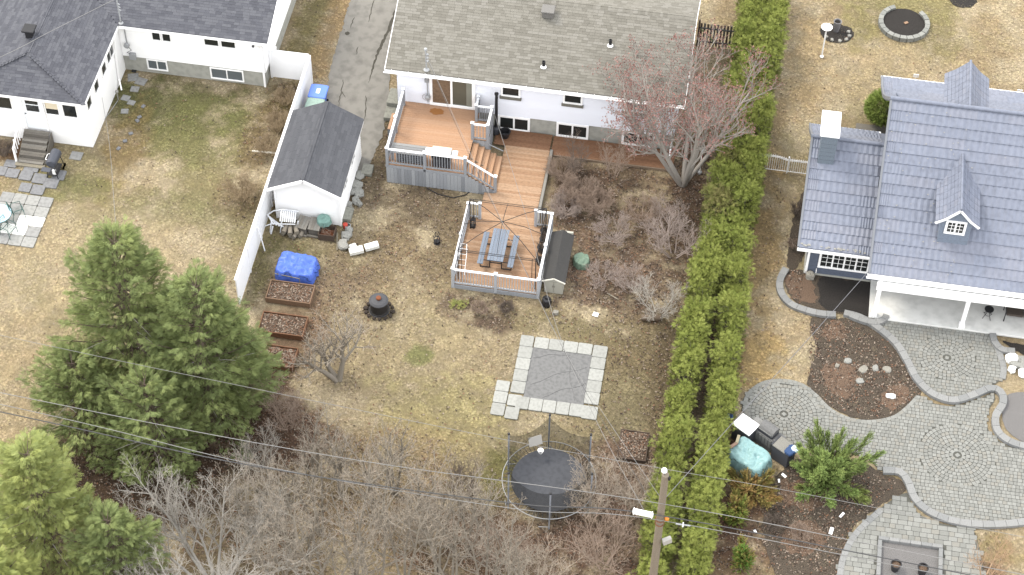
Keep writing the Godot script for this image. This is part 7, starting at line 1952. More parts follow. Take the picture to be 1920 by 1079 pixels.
func build_plants():
	var dk := Color(0.155, 0.19, 0.075); var md := Color(0.235, 0.27, 0.1); var yl := Color(0.29, 0.315, 0.1)
	cedar("cedar_tree", "tallest dark green cedar with pale dead branches, rising over dry lawn", Vector3(-14.24, 0, 8.16), 9.6, 3.1, 11, 210, dk, md, 0.35, 0.27, Vector3(0.3, 0, 0), 22)
	cedar("cedar_tree", "dark green cedar leaning over the white fence's end, beside tallest cedar", Vector3(-10.97, 0, 9.12), 8.4, 2.9, 12, 190, dk, md, 0.15, 0.26, Vector3(0.2, 0, -0.3), 12)
	cedar("cedar_tree", "low broad cedar at foot of tallest cedar's lawn side", Vector3(-15.77, 0, 10.35), 4.4, 2.3, 13, 120, dk, md, 0.3, 0.25, Vector3.ZERO, 14)
	cedar("cedar_tree", "bushy dark cedar between tallest cedar and grey bare tree", Vector3(-12.46, 0, 11.39), 5.2, 2.5, 16, 120, dk, md, 0.15, 0.25, Vector3.ZERO, 14)
	cedar("cedar_tree", "dark cedar behind raised beds reaching past the white fence", Vector3(-10.25, 0, 8.03), 6.0, 1.7, 18, 110, dk, md, 0.1, 0.25, Vector3.ZERO, 14)
	cedar("cedar_tree", "bright yellow-green cedar on lawn edge beside grey bare tree", Vector3(-15.18, 0, 16.8), 7.6, 2.4, 14, 190, md, yl, 0.35, 0.26, Vector3(0.3, 0, 0), 14)
	cedar("cedar_tree", "lime-tipped cedar in front of yellow-green cedar", Vector3(-15.99, 0, 19.79), 4.6, 2.2, 15, 130, md, yl, 0.5, 0.26, Vector3.ZERO, 0)
	cedar("cedar_tree", "dark cedar half hidden under grey bare tree's branches", Vector3(-12.11, 0, 17.49), 5.0, 1.9, 19, 120, dk, md, 0.2, 0.25, Vector3.ZERO, 14)

	# the hedge
	var hg := Color(0.16, 0.19, 0.045); var hy := Color(0.25, 0.27, 0.075); var hb := Color(0.185, 0.165, 0.07)
	var kinds := []
	for k in 4: kinds.append(hedge_plant("rounded bright green cedar shrub in the long double hedge", "cedars of the long hedge", Vector3.ZERO, 2.1, 0.74, 200 + k, 1000, hg, hy, 0.3))
	for k in 2: kinds.append(hedge_plant("browned olive cedar shrub in the hedge beside red-budded maple", "browned cedars of the long hedge", Vector3.ZERO, 2.0, 0.72, 220 + k, 800, hb, hg, 0.4))
	var first := {}
	var r := RandomNumberGenerator.new(); r.seed = 8
	for i in 56:
		var t := i / 55.0
		var z := lerpf(-20.5, 14.6, t)
		var gap := lerpf(0.52, 0.78, smoothstep(0.42, 0.7, t))
		for s in [-1.0, 1.0]:
			var x: float = lerpf(9.32, 8.42, t) + s * gap + r.randf_range(-0.08, 0.08)
			var kd := r.randi() % 4
			if z < -3.0 and z > -10.0 and s < 0 and r.randf() < 0.6 or r.randf() < 0.05: kd = 4 + r.randi() % 2
			var p := Vector3(x, 0, z + r.randf_range(-0.12, 0.12) + (0.3 if s > 0 else 0.0))
			var sc := r.randf_range(0.76, 1.16)
			var o: Node3D
			if not first.has(kd):
				first[kd] = 1; o = kinds[kd]
				o.position = p; o.rotation.y = r.randf() * TAU
			else: o = dup(kinds[kd], p, r.randf() * 360)
			if z > -2.0: sc *= 0.94
			o.scale = Vector3(sc, sc * r.randf_range(0.88, 1.08), sc)
	# round cedar and junipers
	var ball := hedge_plant("ball-clipped dark green cedar behind the blue house", "", Vector3(15.27, 0, -12.82), 1.75, 0.8, 240, 10, dk, md, 0.3)
	ball.name = numbered("ball_cedar"); ball.remove_meta("group") if ball.has_meta("group") else null
	var xf := []; var cl := []
	for i in 3200:
		var d := Vector3(r.randfn(), r.randfn() * 0.9 + 0.15, r.randfn()).normalized()
		xf.append(aim(Vector3(0, 0.98, 0) + d * Vector3(0.72, 0.74, 0.72) * r.randf_range(0.86, 1.02), d * 0.45 + Vector3(r.randfn(), r.randfn(), r.randfn()) * 0.6, r.randf_range(0.15, 0.25), r, 3.0)); cl.append(green(r, Color(0.15, 0.2, 0.05), Color(0.22, 0.27, 0.065), 0.3))
	leafage("foliage", spray_mesh, xf, cl, ball)
	juniper("juniper_shrub", "spreading bright green juniper with upright plumes beside paver terrace", Vector3(13.99, 0, 7.73), 34, 2.4, 31, Color(0.13, 0.185, 0.055), Color(0.21, 0.26, 0.08), 0.35)
	juniper("fallen_juniper_branch", "long green juniper branch sprawling over leaf bed towards fire pit patio", Vector3(14.59, 0, 8.15), 5, 1.7, 33, Color(0.16, 0.2, 0.06), Color(0.22, 0.25, 0.08), 0.4, Vector3(1.3, 0.3, 0.9))
	var th := Color(0.12, 0.16, 0.035); var rs := Color(0.26, 0.15, 0.06)
	juniper("drooping_cedar_bough", "straw-tipped drooping cedar bough below teal tarpaulin", Vector3(11.1, 0, 8.93), 13, 1.4, 35, Color(0.2, 0.2, 0.06), rs, 0.45, Vector3(1.2, 0.5, 1.0))
	juniper("thin_young_cedar", "thin young cedar with rusty middle beside drooping bough", Vector3(10.58, 0, 10.29), 10, 1.5, 36, th, rs, 0.2, Vector3(0.4, 1.2, 0.4))
	juniper("thin_young_cedar", "thin young green cedar nearest the power lines' side of leaf bed", Vector3(10.98, 0, 12.39), 9, 1.3, 37, Color(0.09, 0.15, 0.03), rs, 0.15, Vector3(0.35, 1.2, 0.35))

	# bare trees
	bare_plant("red_maple", "bare red-budded maple standing against beige-roofed bungalow's corner", "tree", Vector3(6.62, 0, -7.36), {"seed": 4, "h": 5.9, "r": 0.11, "stems": 8, "lean": 0.85, "base": 0.12, "kids": [8, 7, 5, 3], "up": 0.3, "ratio": 0.5, "spread": 0.66, "wob": 0.1, "bark": M.bark_maple, "wood": M.bark_maple, "twig": M.twig_red, "tilt": Vector3(-0.32, 0, -0.2), "bud": Color(0.36, 0.20, 0.175), "buds": 1, "bud_size": 0.05})
	bare_plant("grey_bare_tree", "large pale grey bare tree with long fanning branches among cedars", "tree", Vector3(-8.73, 0, 16.79), {"seed": 7, "h": 4.6, "r": 0.065, "stems": 16, "lean": 1.1, "base": 0.3, "kids": [10, 8, 7], "up": 0.16, "ratio": 0.44, "spread": 0.6, "wob": 0.11, "bark": M.bark_silver, "twig": M.twig_silver})
	bare_plant("apple_tree", "gnarled grey apple tree leaning beside the raised garden beds", "tree", Vector3(-6.34, 0, 6.16), {"seed": 9, "h": 2.3, "r": 0.13, "stems": 3, "lean": 0.7, "kids": [6, 6, 5], "up": 0.34, "ratio": 0.66, "spread": 0.85, "wob": 0.26, "bark": M.bark_grey, "twig": M.twig_grey, "tilt": Vector3(-0.25, 0, -0.2)})
	var tg := "thin bare grove trees"
	var sp := [[Vector3(-3.66, 0, 15.2), 6.8, 21], [Vector3(-5.7, 0, 15.91), 5.6, 22], [Vector3(-1.62, 0, 15.46), 6.0, 23], [Vector3(-7.55, 0, 15.26), 4.8, 24], [Vector3(0.23, 0, 15.38), 5.4, 25], [Vector3(-5.38, 0, 13.65), 4.4, 26], [Vector3(-3.2, 0, 12.9), 4.8, 27], [Vector3(-6.82, 0, 13.89), 4.6, 28], [Vector3(-1.18, 0, 13.43), 4.4, 29], [Vector3(-4.94, 0, 11.8), 3.8, 30], [Vector3(-2.68, 0, 16.36), 6.2, 71], [Vector3(1.48, 0, 15.41), 5.0, 72], [Vector3(-6.15, 0, 11.23), 3.2, 73], [Vector3(-2.85, 0, 11.44), 3.6, 76], [Vector3(-0.52, 0, 14.67), 5.0, 77], [Vector3(-4.29, 0, 16.63), 5.8, 78], [Vector3(-6.29, 0, 16.97), 5.4, 79], [Vector3(2.51, 0, 15.36), 4.4, 80], [Vector3(0.5, 0, 13.39), 3.8, 81]]
	for q in sp: bare_plant("thin_bare_tree", "thin grey-brown bare tree in the grove under power lines", "tree", q[0], {"seed": q[2], "h": q[1], "r": 0.06, "stems": 3, "lean": 0.16, "kids": [10, 5, 5], "up": 0.3, "ratio": 0.42, "spread": 0.75, "wob": 0.1, "bark": M.bark_grey, "twig": M.twig_grey}, tg)
	var sh := [[Vector3(-0.1, 0, 11.23), 2.5, 41, "dark upright many-stemmed bush near trampoline", M.twig_dark, 0.42, 9],
		[Vector3(5.72, 0, 13.24), 3.4, 42, "dense brown bare bush in front of trampoline", M.twig_brown, 0.5, 8], [Vector3(3.4, 0, 14.49), 3.2, 43, "pale-stemmed bare bush below trampoline's front pole", M.twig_grey, 0.5, 7], [Vector3(6.64, 0, 10.59), 2.8, 44, "grey bare bush between trampoline and utility pole", M.twig_grey, 0.5, 8],
		[Vector3(4.97, 0, 10.87), 3.0, 45, "tall bare bush overhanging the trampoline net", M.twig_grey, 0.4, 8], [Vector3(1.81, 0, 13.66), 2.6, 46, "brown bare bush beside thin grove trees", M.twig_brown, 0.6, 8], [Vector3(6.42, 0, 0.42), 2.3, 47, "silvery lichen-covered bare bush beside the hedge", M.twig_silver, 0.8, 6],
		[Vector3(6.67, 0, -2.99), 2.6, 48, "purplish bare bush leaning out of the hedge over leaf litter", M.twig_purple, 0.7, 6], [Vector3(2.12, 0, -5.58), 1.5, 49, "dense dark brown thicket beside the wooden walkway", M.twig_brown, 1.6, 18], [Vector3(1.2, 0, -6.92), 1.3, 50, "low dark thicket close to red-brown boardwalk", M.twig_brown, 1.6, 18], [Vector3(2.89, 0, -5.22), 1.3, 74, "tangled brown brambles below the low dark thicket", M.twig_brown, 1.8, 18], [Vector3(1.65, 0, -4.68), 1.1, 75, "tangled brambles touching the walkway's white edging", M.twig_purple, 1.8, 16], [Vector3(3.46, 0, -7.31), 2.2, 51, "slim bare shrub in front of basement window", M.twig_brown, 0.5, 5], [Vector3(1.72, 0, -7.18), 2.4, 52, "thin bare sapling in front of middle basement window", M.twig_dark, 0.4, 3],
		[Vector3(-12.73, 0, -3.1), 1.5, 53, "ochre twiggy shrub on lawn behind shed", M.twig_ochre, 0.7, 14], [Vector3(-12.2, 0, -7.5), 1.3, 54, "brown twiggy shrub against fence opposite the wheeled bins", M.twig_ochre, 0.6, 12], [Vector3(-12.2, 0, -5.94), 1.2, 55, "tangled brown shrub against fence beside pale branch", M.twig_ochre, 0.7, 12], [Vector3(-12.24, 0, -9.26), 1.1, 56, "short brown shrub near fence corner", M.twig_ochre, 0.7, 10],
		[Vector3(-24.08, 0, -3.87), 0.9, 57, "dark red-brown shrub beside entry steps", M.twig_dark, 0.7, 16], [Vector3(20.38, 0, 11.35), 2.6, 58, "orange-brown bare tree by fire pit patio", M.twig_tan, 0.55, 4], [Vector3(13.17, 0, 10.73), 0.8, 59, "low rusty dead perennials in leaf bed", M.twig_brown, 0.8, 16], [Vector3(12.1, 0, 10.41), 0.7, 60, "low brown brambles in leaf bed beside thin cedars", M.twig_dark, 0.9, 16], [Vector3(11.89, 0, -6.46), 0.7, 67, "low dark twigs between dry lawn and the blue house's wing", M.twig_dark, 0.7, 14], [Vector3(11.9, 0, -4.37), 0.6, 68, "low brown twigs by the blue house's wing corner", M.twig_brown, 0.8, 14],
		[Vector3(-1.13, 0, 1.57), 0.55, 61, "dead brown perennial stalks in bed before lower deck", M.twig_brown, 0.9, 18], [Vector3(-0.02, 0, 1.29), 0.5, 62, "cut brown stalks in bed below railed deck corner", M.twig_dark, 0.9, 18], [Vector3(3.96, 0, -3.47), 1.5, 82, "wide purplish tangle of twigs beyond green tarpaulin heap", M.twig_purple, 1.5, 9], [Vector3(5.09, 0, -4.95), 1.6, 83, "loose brown tangle of twigs beneath the red-budded maple", M.twig_brown, 1.4, 9], [Vector3(3.8, 0, -1.1), 1.3, 84, "low purplish twigs beside the resin storage box", M.twig_purple, 1.5, 8], [Vector3(6.25, 0, -4.19), 2.0, 85, "pale tangle of twigs leaning against the hedge", M.twig_purple, 1.2, 8], [Vector3(5.02, 0, -0.7), 1.6, 63, "sparse purplish shrub on leaf litter beside hedge", M.twig_purple, 0.8, 6], [Vector3(-7.8, 0, 8.85), 2.6, 64, "brown bare shrub behind apple tree", M.twig_brown, 0.5, 7], [Vector3(-8.37, 0, 11.08), 2.4, 65, "pale bare shrub between grey bare tree and grove", M.twig_silver, 0.6, 6], [Vector3(-1.63, 0, 13.26), 2.8, 66, "brown bare shrub at the grove's lawn edge", M.twig_grey, 0.5, 8]]
	for q in sh:
		bare_plant("bare_shrub" if q[1] < 2.7 else "tall_bare_shrub", q[3], "shrub", q[0], {"seed": q[2], "h": q[1] * 0.62, "r": 0.012 + q[1] * 0.007, "stems": q[6], "lean": q[5], "base": 0.1 + q[1] * 0.03, "kids": [8, 6, 4] if q[1] > 1.0 else [8, 7], "up": 0.32, "ratio": 0.56, "spread": 0.75, "wob": 0.15, "bark": q[4], "twig": q[4]})
	# new leaves in the deck bed
	var gp := thing("young_perennial", "low yellow-green leafy plant in bed before lower deck", "plant", Vector3(-2.1, 0, 1.35))
	xf = []; cl = []
	for i in 120:
		var d := Vector3(r.randfn(), absf(r.randfn()) * 0.5 + 0.1, r.randfn() * 0.7).normalized()
		xf.append(aim(Vector3(r.randf_range(-0.35, 0.35), 0.02, r.randf_range(-0.2, 0.2)), d, r.randf_range(0.1, 0.2), r, 1.0)); cl.append(green(r, Color(0.17, 0.2, 0.06), Color(0.3, 0.28, 0.1), 0.4))
	leafage("leaves", spray_mesh, xf, cl, gp)

var keep_off: Array = []
func open_ground(x: float, z: float) -> bool:
	for q in [[-26.5, -20.1, -18, -4.9], [-20.3, -13.3, -18.5, -10.1], [-7.0, 6.1, -17.2, -8.05], [-10.95, -8.0, -6.6, -2.2], [-6.6, -1.55, -9.4, -5.15], [-2.6, 1.25, -8.3, 0.45], [12.4, 27, -13, -0.85], [0.8, 4.55, 2.55, 6.45], [-23.7, -21.0, -1.65, 1.3], [-10.4, -8.2, 1.5, 6.1]]:
		if x > q[0] and x < q[1] and z > q[2] and z < q[3]: return false
	var p := Vector2(x, z)
	for poly in keep_off:
		if Geometry2D.is_point_in_polygon(p, poly): return false
	return true
func build_cover():
	keep_off = [PackedVector2Array([Vector2(-10.8, -25), Vector2(-8.1, -25), Vector2(-7.95, -12.5), Vector2(-7.5, -10.4), Vector2(-7.35, -8), Vector2(-7.55, -6.2), Vector2(-8.4, -5.2), Vector2(-10.2, -5.2), Vector2(-10.5, -9.2)]),
		PackedVector2Array([Vector2(10.39, 4.76), Vector2(10.54, 3.99), Vector2(11.15, 3.32), Vector2(11.98, 3.06), Vector2(12.76, 3.16), Vector2(13.34, 3.62), Vector2(14.04, 4.22), Vector2(15.63, 4.55), Vector2(17.08, 3.64), Vector2(17.71, 2.76), Vector2(16.98, 0.94), Vector2(15.79, -0.9), Vector2(23.44, -1.04), Vector2(23.3, 8.38), Vector2(19.77, 9.1), Vector2(19.94, 12.51), Vector2(14.78, 13.39), Vector2(14.87, 11.24), Vector2(16.21, 8.82), Vector2(17.22, 7.75), Vector2(16.23, 6.98), Vector2(14.17, 6.43), Vector2(12.02, 6.58)])]
	var r := RandomNumberGenerator.new(); r.seed = 99
	var g := G.new()
	for k in 6:
		var an := k * TAU / 6 + 0.3
		var d := Vector3(cos(an), 0, sin(an)); var w := d.cross(Vector3.UP) * 0.09
		var hh := 0.25 + 0.35 * ((k * 5) % 3) / 2.0
		g.tri(d * 0.08 - w, d * 0.08 + w, d * 0.9 + Vector3.UP * hh + w * 3.0 * ((k % 2) - 0.5))
	var tuft := g.mesh(M.blade)
	var xf := []; var cl := []
	var n := noise(FastNoiseLite.TYPE_SIMPLEX_SMOOTH, 0.5, 3, 17)
	while xf.size() < 90000:
		var z := r.randf_range(-24.0, 15.5); var x := r.randf_range(-26.0, 24.0)
		if not open_ground(x, z): continue
		var k := at_map(x, z)
		if r.randf() < bare[k] * 0.7 + litter[k] * 0.45: continue
		if n.get_noise_2d(x * 2, z * 2) < r.randf_range(-0.5, 0.25): continue
		var s := r.randf_range(0.06, 0.13)
		xf.append(Transform3D(Basis(Vector3.UP, r.randf() * TAU).scaled(Vector3(s, s * r.randf_range(0.3, 0.75), s)), Vector3(x, -0.015, z)))
		var c := gmap.get_pixel(k % MW, k / MW).srgb_to_linear()
		var q := r.randf_range(0.62, 1.0)
		cl.append(Color(c.r * q, c.g * q * r.randf_range(0.97, 1.02), c.b * q * r.randf_range(0.92, 1.06)))
	var o := multi("lawn_grass", tuft, xf, cl, self)
	o.set_meta("kind", "stuff"); tag(o, "matted dry winter grass covering the lawns", "grass")
	# fallen leaves
	g = G.new()
	g.quad(Vector3(-0.5, 0.05, 0), Vector3(0, 0.0, 0.32), Vector3(0.5, 0.12, 0), Vector3(0, 0.06, -0.32))
	var leaf := g.mesh(M.blade)
	xf = []; cl = []
	var tones := [Color(0.105, 0.078, 0.06), Color(0.17, 0.138, 0.112), Color(0.062, 0.046, 0.037), Color(0.19, 0.155, 0.125), Color(0.135, 0.078, 0.052), Color(0.045, 0.036, 0.03)]
	var beds: Array = [PackedVector2Array([Vector2(11.75, -3.09), Vector2(12.57, -3.08), Vector2(13.61, -3.08), Vector2(13.39, -1), Vector2(12.35, -1.15), Vector2(11.81, -1.72)]), PackedVector2Array([Vector2(12.86, -0.4), Vector2(14.66, -0.65), Vector2(16.76, 0.98), Vector2(17.66, 2.76), Vector2(16.23, 4.4), Vector2(14.04, 4.14), Vector2(12.95, 2.93)]), PackedVector2Array([Vector2(12.91, 6.91), Vector2(16.99, 7.27), Vector2(15.21, 9.93), Vector2(14.65, 12.45), Vector2(11.99, 11.68), Vector2(11.76, 8.68)])]
	var tries := 0
	while xf.size() < 42000 and tries < 600000:
		tries += 1
		var z := r.randf_range(-20.0, 15.5); var x := r.randf_range(-20.0, 21.0)
		var k := at_map(x, z)
		var den := litter[k] * 0.9 + 0.02
		for b in beds:
			if Geometry2D.is_point_in_polygon(Vector2(x, z), b): den = 0.75
		if r.randf() > den * (0.35 + n.get_noise_2d(x * 4 + 9, z * 4) * 1.2 + 0.4) or not open_ground(x, z): continue
		var s := r.randf_range(0.05, 0.115)
		xf.append(Transform3D(Basis(Vector3(r.randf_range(-0.6, 0.6), 1, r.randf_range(-0.6, 0.6)).normalized(), r.randf() * TAU).scaled(Vector3.ONE * s), Vector3(x, 0.016 + r.randf() * 0.02, z)))
		var c: Color = tones[r.randi() % 6]
		cl.append(c * r.randf_range(0.75, 1.35))
	for bd in [[-9.3, 2.08, 0.9, 0.44, 0.245], [-9.2, 3.86, 0.9, 0.46, 0.245], [-9.05, 5.55, 0.72, 0.44, 0.23], [6.2, 7.5, 0.52, 0.62, 0.15]]:
		for i in 700:
			xf.append(Transform3D(Basis(Vector3(r.randf_range(-0.6, 0.6), 1, r.randf_range(-0.6, 0.6)).normalized(), r.randf() * TAU).scaled(Vector3.ONE * r.randf_range(0.05, 0.11)), Vector3(bd[0] + r.randf_range(-1, 1) * bd[2], bd[4] + r.randf() * 0.03, bd[1] + r.randf_range(-1, 1) * bd[3])))
			cl.append(tones[r.randi() % 5] * r.randf_range(1.0, 1.5))
	o = multi("fallen_leaves", leaf, xf, cl, self)
	o.set_meta("kind", "stuff"); tag(o, "brown fallen leaves littering beds and bare ground", "leaves")
func make_materials():
	TX.grain = grey_tex(noise(FastNoiseLite.TYPE_SIMPLEX_SMOOTH, 0.08, 4, 2), 256, 0.78, 1.12)
	TX.blotch = grey_tex(noise(FastNoiseLite.TYPE_SIMPLEX_SMOOTH, 0.02, 5, 4), 512, 0.84, 1.1)
	TX.speckle = grey_tex(noise(FastNoiseLite.TYPE_SIMPLEX, 0.32, 2, 6), 256, 0.72, 1.18)
	TX.faint = grey_tex(noise(FastNoiseLite.TYPE_SIMPLEX_SMOOTH, 0.03, 4, 11), 256, 0.9, 1.06)
	TX.wood = grey_tex(noise(FastNoiseLite.TYPE_SIMPLEX_SMOOTH, 0.05, 4, 12), 512, 0.66, 1.16, Vector2i(8, 1))
	TX.mulch = grey_tex(noise(FastNoiseLite.TYPE_SIMPLEX, 0.12, 4, 41), 512, 0.3, 1.55)
	TX.straw = straw_tex()
	var ws := Vector3(0.55, 2.2, 2.2)
	M.leaf = mat(Color.WHITE, 0.75, "", Vector3.ONE, {"vertex_color_use_as_albedo": true, "backlight": Color(0.55, 0.58, 0.35), "metallic_specular": 0.25})
	M.blade = mat(Color.WHITE, 0.95, "", Vector3.ONE, {"vertex_color_use_as_albedo": true, "metallic_specular": 0.1})
	M.white_wall = mat(lin(0.84, 0.84, 0.84), 0.55)
	M.white_brick = mat(lin(0.84, 0.84, 0.84), 0.7)
	M.white_trim = mat(lin(0.83, 0.83, 0.83), 0.45)
	M.white_flat = mat(lin(0.84, 0.84, 0.84), 0.6)
	M.white_gloss = mat(lin(0.78, 0.79, 0.82), 0.2)
	M.white_door = mat(lin(0.74, 0.77, 0.80), 0.4)
	M.fence_white = mat(lin(0.81, 0.82, 0.84), 0.45)
	M.blue_white = mat(lin(0.68, 0.70, 0.76), 0.5)
	M.slate_wall = mat(lin(0.085, 0.10, 0.135), 0.55, "faint", Vector3.ONE)
	M.dormer_blue = mat(lin(0.16, 0.19, 0.24), 0.5, "faint", Vector3.ONE)
	M.chimney_blue = mat(lin(0.15, 0.18, 0.215), 0.55, "grain", Vector3.ONE)
	M.concrete = mat(alb(184, 184, 176, 1.5), 0.9, "faint", Vector3.ONE * 0.3)
	M.concrete_pale = mat(alb(196, 196, 184), 0.9, "blotch", Vector3.ONE * 0.6)
	M.porch_concrete = mat(alb(182, 182, 179, 0.88), 0.85, "faint", Vector3.ONE * 0.2)
	M.stone_sill = mat(alb(176, 172, 160), 0.9, "grain", Vector3.ONE)
	M.glass_dark = mat(lin(0.018, 0.02, 0.02), 0.12, "", Vector3.ONE, {"metallic_specular": 0.5})
	M.glass_grey = mat(lin(0.10, 0.115, 0.125), 0.12, "", Vector3.ONE, {"metallic_specular": 0.5})
	M.glass_brown = mat(lin(0.15, 0.105, 0.07), 0.15, "blotch", Vector3.ONE * 0.5, {"metallic_specular": 0.5})
	M.glass_olive = mat(lin(0.085, 0.085, 0.065), 0.15, "", Vector3.ONE, {"metallic_specular": 0.5})
	M.curtain = mat(lin(0.2, 0.2, 0.165), 0.9)
	M.blind = mat(lin(0.62, 0.55, 0.42), 0.9)
	var i := 0
	for c in [[132, 134, 144], [126, 128, 138], [138, 140, 149], [120, 122, 132], [143, 145, 154]]:
		M["shingle_dark%d" % i] = mat(alb(c[0], c[1], c[2]), 0.95, "speckle", Vector3.ONE * 0.45); i += 1
	i = 0
	for c in [[184, 180, 169], [177, 173, 162], [190, 186, 175], [171, 167, 156], [195, 191, 181]]:
		M["shingle_tan%d" % i] = mat(alb(c[0], c[1], c[2]), 0.95, "speckle", Vector3.ONE * 0.45); i += 1
	i = 0
	for c in [[128, 130, 137], [124, 126, 133], [132, 134, 141], [120, 122, 129]]:
		M["shingle_char%d" % i] = mat(alb(c[0], c[1], c[2]), 0.95, "speckle", Vector3.ONE * 0.45); i += 1
	i = 0
	for c in [[174, 182, 203], [171, 179, 200], [176, 182, 201], [168, 176, 197]]:
		M["tile%d" % i] = mat(alb(c[0], c[1], c[2]), 0.5, "blotch", Vector3.ONE * 0.35, {"metallic_specular": 0.4}); i += 1
	M.verge_grey = mat(alb(168, 172, 180), 0.5)
	M.vent_grey = mat(alb(165, 162, 158), 0.6)
	M.metal_black = mat(lin(0.02, 0.02, 0.022), 0.5)
	M.metal_dark = mat(lin(0.045, 0.047, 0.055), 0.5)
	M.metal_sooty = mat(lin(0.022, 0.02, 0.019), 0.7, "grain", Vector3.ONE * 3)
	M.metal_lid = mat(lin(0.055, 0.056, 0.062), 0.55, "grain", Vector3.ONE * 3)
	M.grey_metal = mat(lin(0.33, 0.34, 0.35), 0.45, "grain", Vector3.ONE * 2)
	M.pole_grey = mat(lin(0.24, 0.26, 0.30), 0.5)
	M.cream_metal = mat(lin(0.62, 0.60, 0.53), 0.5)
	M.bbq_grey = mat(lin(0.06, 0.065, 0.08), 0.4)
	M.plastic_black = mat(lin(0.018, 0.018, 0.02), 0.35)
	M.charcoal_plastic = mat(lin(0.06, 0.063, 0.072), 0.5)
	M.grill_grey = mat(lin(0.12, 0.12, 0.12), 0.7, "blotch", Vector3.ONE)
	M.grill_grey2 = mat(lin(0.17, 0.17, 0.165), 0.7, "blotch", Vector3.ONE)
	M.rust = mat(lin(0.17, 0.06, 0.028), 0.85, "blotch", Vector3.ONE * 2)
	M.red_paint = mat(lin(0.36, 0.045, 0.03), 0.5)
	M.orange_plastic = mat(lin(0.55, 0.19, 0.03), 0.5)
	M.green_metal = mat(lin(0.06, 0.11, 0.10), 0.4)
	M.table_glass = mat(Color(0.72, 0.84, 0.9, 0.55), 0.06, "", Vector3.ONE, {"transparency": BaseMaterial3D.TRANSPARENCY_ALPHA})
	M.net_black = mat(Color(0.16, 0.16, 0.15, 0.5), 0.9, "", Vector3.ONE, {"transparency": BaseMaterial3D.TRANSPARENCY_ALPHA})
	M.mat_black = mat(lin(0.05, 0.053, 0.062), 0.55, "blotch", Vector3.ONE * 0.4)
	M.grey_board = mat(lin(0.30, 0.29, 0.27), 0.7)
	M.asphalt_old = mat(alb(184, 180, 172), 0.95, "blotch", Vector3.ONE * 0.16, {})
	M.asphalt_dark = mat(alb(112, 108, 98), 0.95, "speckle", Vector3.ONE * 2)
	i = 0
	for c in [[242, 194, 156], [239, 190, 151], [244, 198, 161]]: M["cedar%d" % i] = mat(alb(c[0], c[1], c[2], 2.25), 0.6, "wood", ws); i += 1
	i = 0
	for c in [[222, 182, 147], [213, 172, 137], [228, 190, 156], [206, 164, 130]]: M["plank%d" % i] = mat(alb(c[0], c[1], c[2], 2.5), 0.8, "blotch", Vector3(0.5, 1, 1.6)); i += 1
	i = 0
	for c in [[190, 144, 112], [181, 135, 104], [172, 127, 97]]: M["redwood%d" % i] = mat(alb(c[0], c[1], c[2]), 0.85, "blotch", Vector3(0.5, 1, 1.4)); i += 1
	M.rail_grey = mat(alb(176, 180, 186, 1.5), 0.6, "grain", Vector3.ONE); M.rail_grey2 = mat(alb(160, 164, 170, 1.5), 0.6, "grain", Vector3.ONE); M.rail_grey3 = mat(alb(186, 190, 195, 1.5), 0.6, "grain", Vector3.ONE)
	M.rail_pale = mat(alb(204, 209, 216, 1.5), 0.6, "grain", Vector3.ONE)
	M.rail_white = mat(lin(0.70, 0.72, 0.75), 0.5, "faint", Vector3.ONE)
	M.flaky_white = mat(alb(206, 202, 194), 0.85, "speckle", Vector3.ONE * 0.7)
	M.dark_wood = mat(lin(0.085, 0.062, 0.048), 0.85, "wood", ws); M.dark_wood2 = mat(lin(0.10, 0.095, 0.088), 0.85, "wood", ws)
	M.frame_wood = mat(lin(0.26, 0.195, 0.14), 0.85, "wood", ws)
	M.moss_wood = mat(lin(0.13, 0.15, 0.08), 0.9)
	M.old_wood0 = mat(alb(166, 160, 150, 2.0), 0.9, "wood", ws); M.old_wood1 = mat(alb(150, 144, 135, 2.0), 0.9, "wood", ws); M.old_wood2 = mat(alb(178, 173, 164, 2.0), 0.9, "wood", ws)
	M.pale_wood = mat(alb(214, 204, 182), 0.85, "wood", ws); M.pale_wood2 = mat(alb(200, 164, 134), 0.85, "wood", ws); M.pale_grey_wood = mat(alb(202, 199, 190), 0.8, "wood", ws)
	M.cream_wood = mat(alb(228, 216, 184), 0.8); M.pink_wood = mat(alb(214, 178, 156), 0.8)
	M.picnic0 = mat(alb(178, 192, 212), 0.6, "grain", Vector3.ONE); M.picnic1 = mat(alb(170, 184, 204), 0.6, "grain", Vector3.ONE)
	M.marbled0 = mat(alb(206, 206, 204), 0.6, "speckle", Vector3(0.5, 1, 0.25)); M.marbled1 = mat(alb(186, 187, 188), 0.6, "speckle", Vector3(0.5, 1, 0.25))
	M.brown_mat = mat(lin(0.24, 0.105, 0.035), 0.95)
	i = 0
	for c in [[222, 223, 217], [215, 216, 210], [227, 228, 222]]: M["slab%d" % i] = mat(alb(c[0], c[1], c[2]), 0.85, "faint", Vector3.ONE * 0.7); i += 1
	M.slab_grey0 = mat(alb(188, 188, 186, 2.3), 0.9, "blotch", Vector3.ONE * 0.5); M.slab_grey1 = mat(alb(198, 198, 194, 2.3), 0.9, "blotch", Vector3.ONE * 0.5); M.slab_grey2 = mat(alb(162, 163, 166, 2.2), 0.9, "blotch", Vector3.ONE * 0.5); M.slab_white = mat(lin(0.66, 0.66, 0.62), 0.8, "faint", Vector3.ONE)
	M.grit_sheet = mat(alb(166, 166, 166), 0.9, "blotch", Vector3.ONE * 0.5)
	i = 0
	for c in [[201, 202, 196], [194, 195, 189], [206, 207, 201], [188, 189, 183], [199, 197, 188]]: M["sett%d" % i] = mat(alb(c[0], c[1], c[2]), 0.9, "grain", Vector3.ONE * 1.6); i += 1
	M.joint = mat(alb(140, 140, 132), 0.95, "speckle", Vector3.ONE * 2)
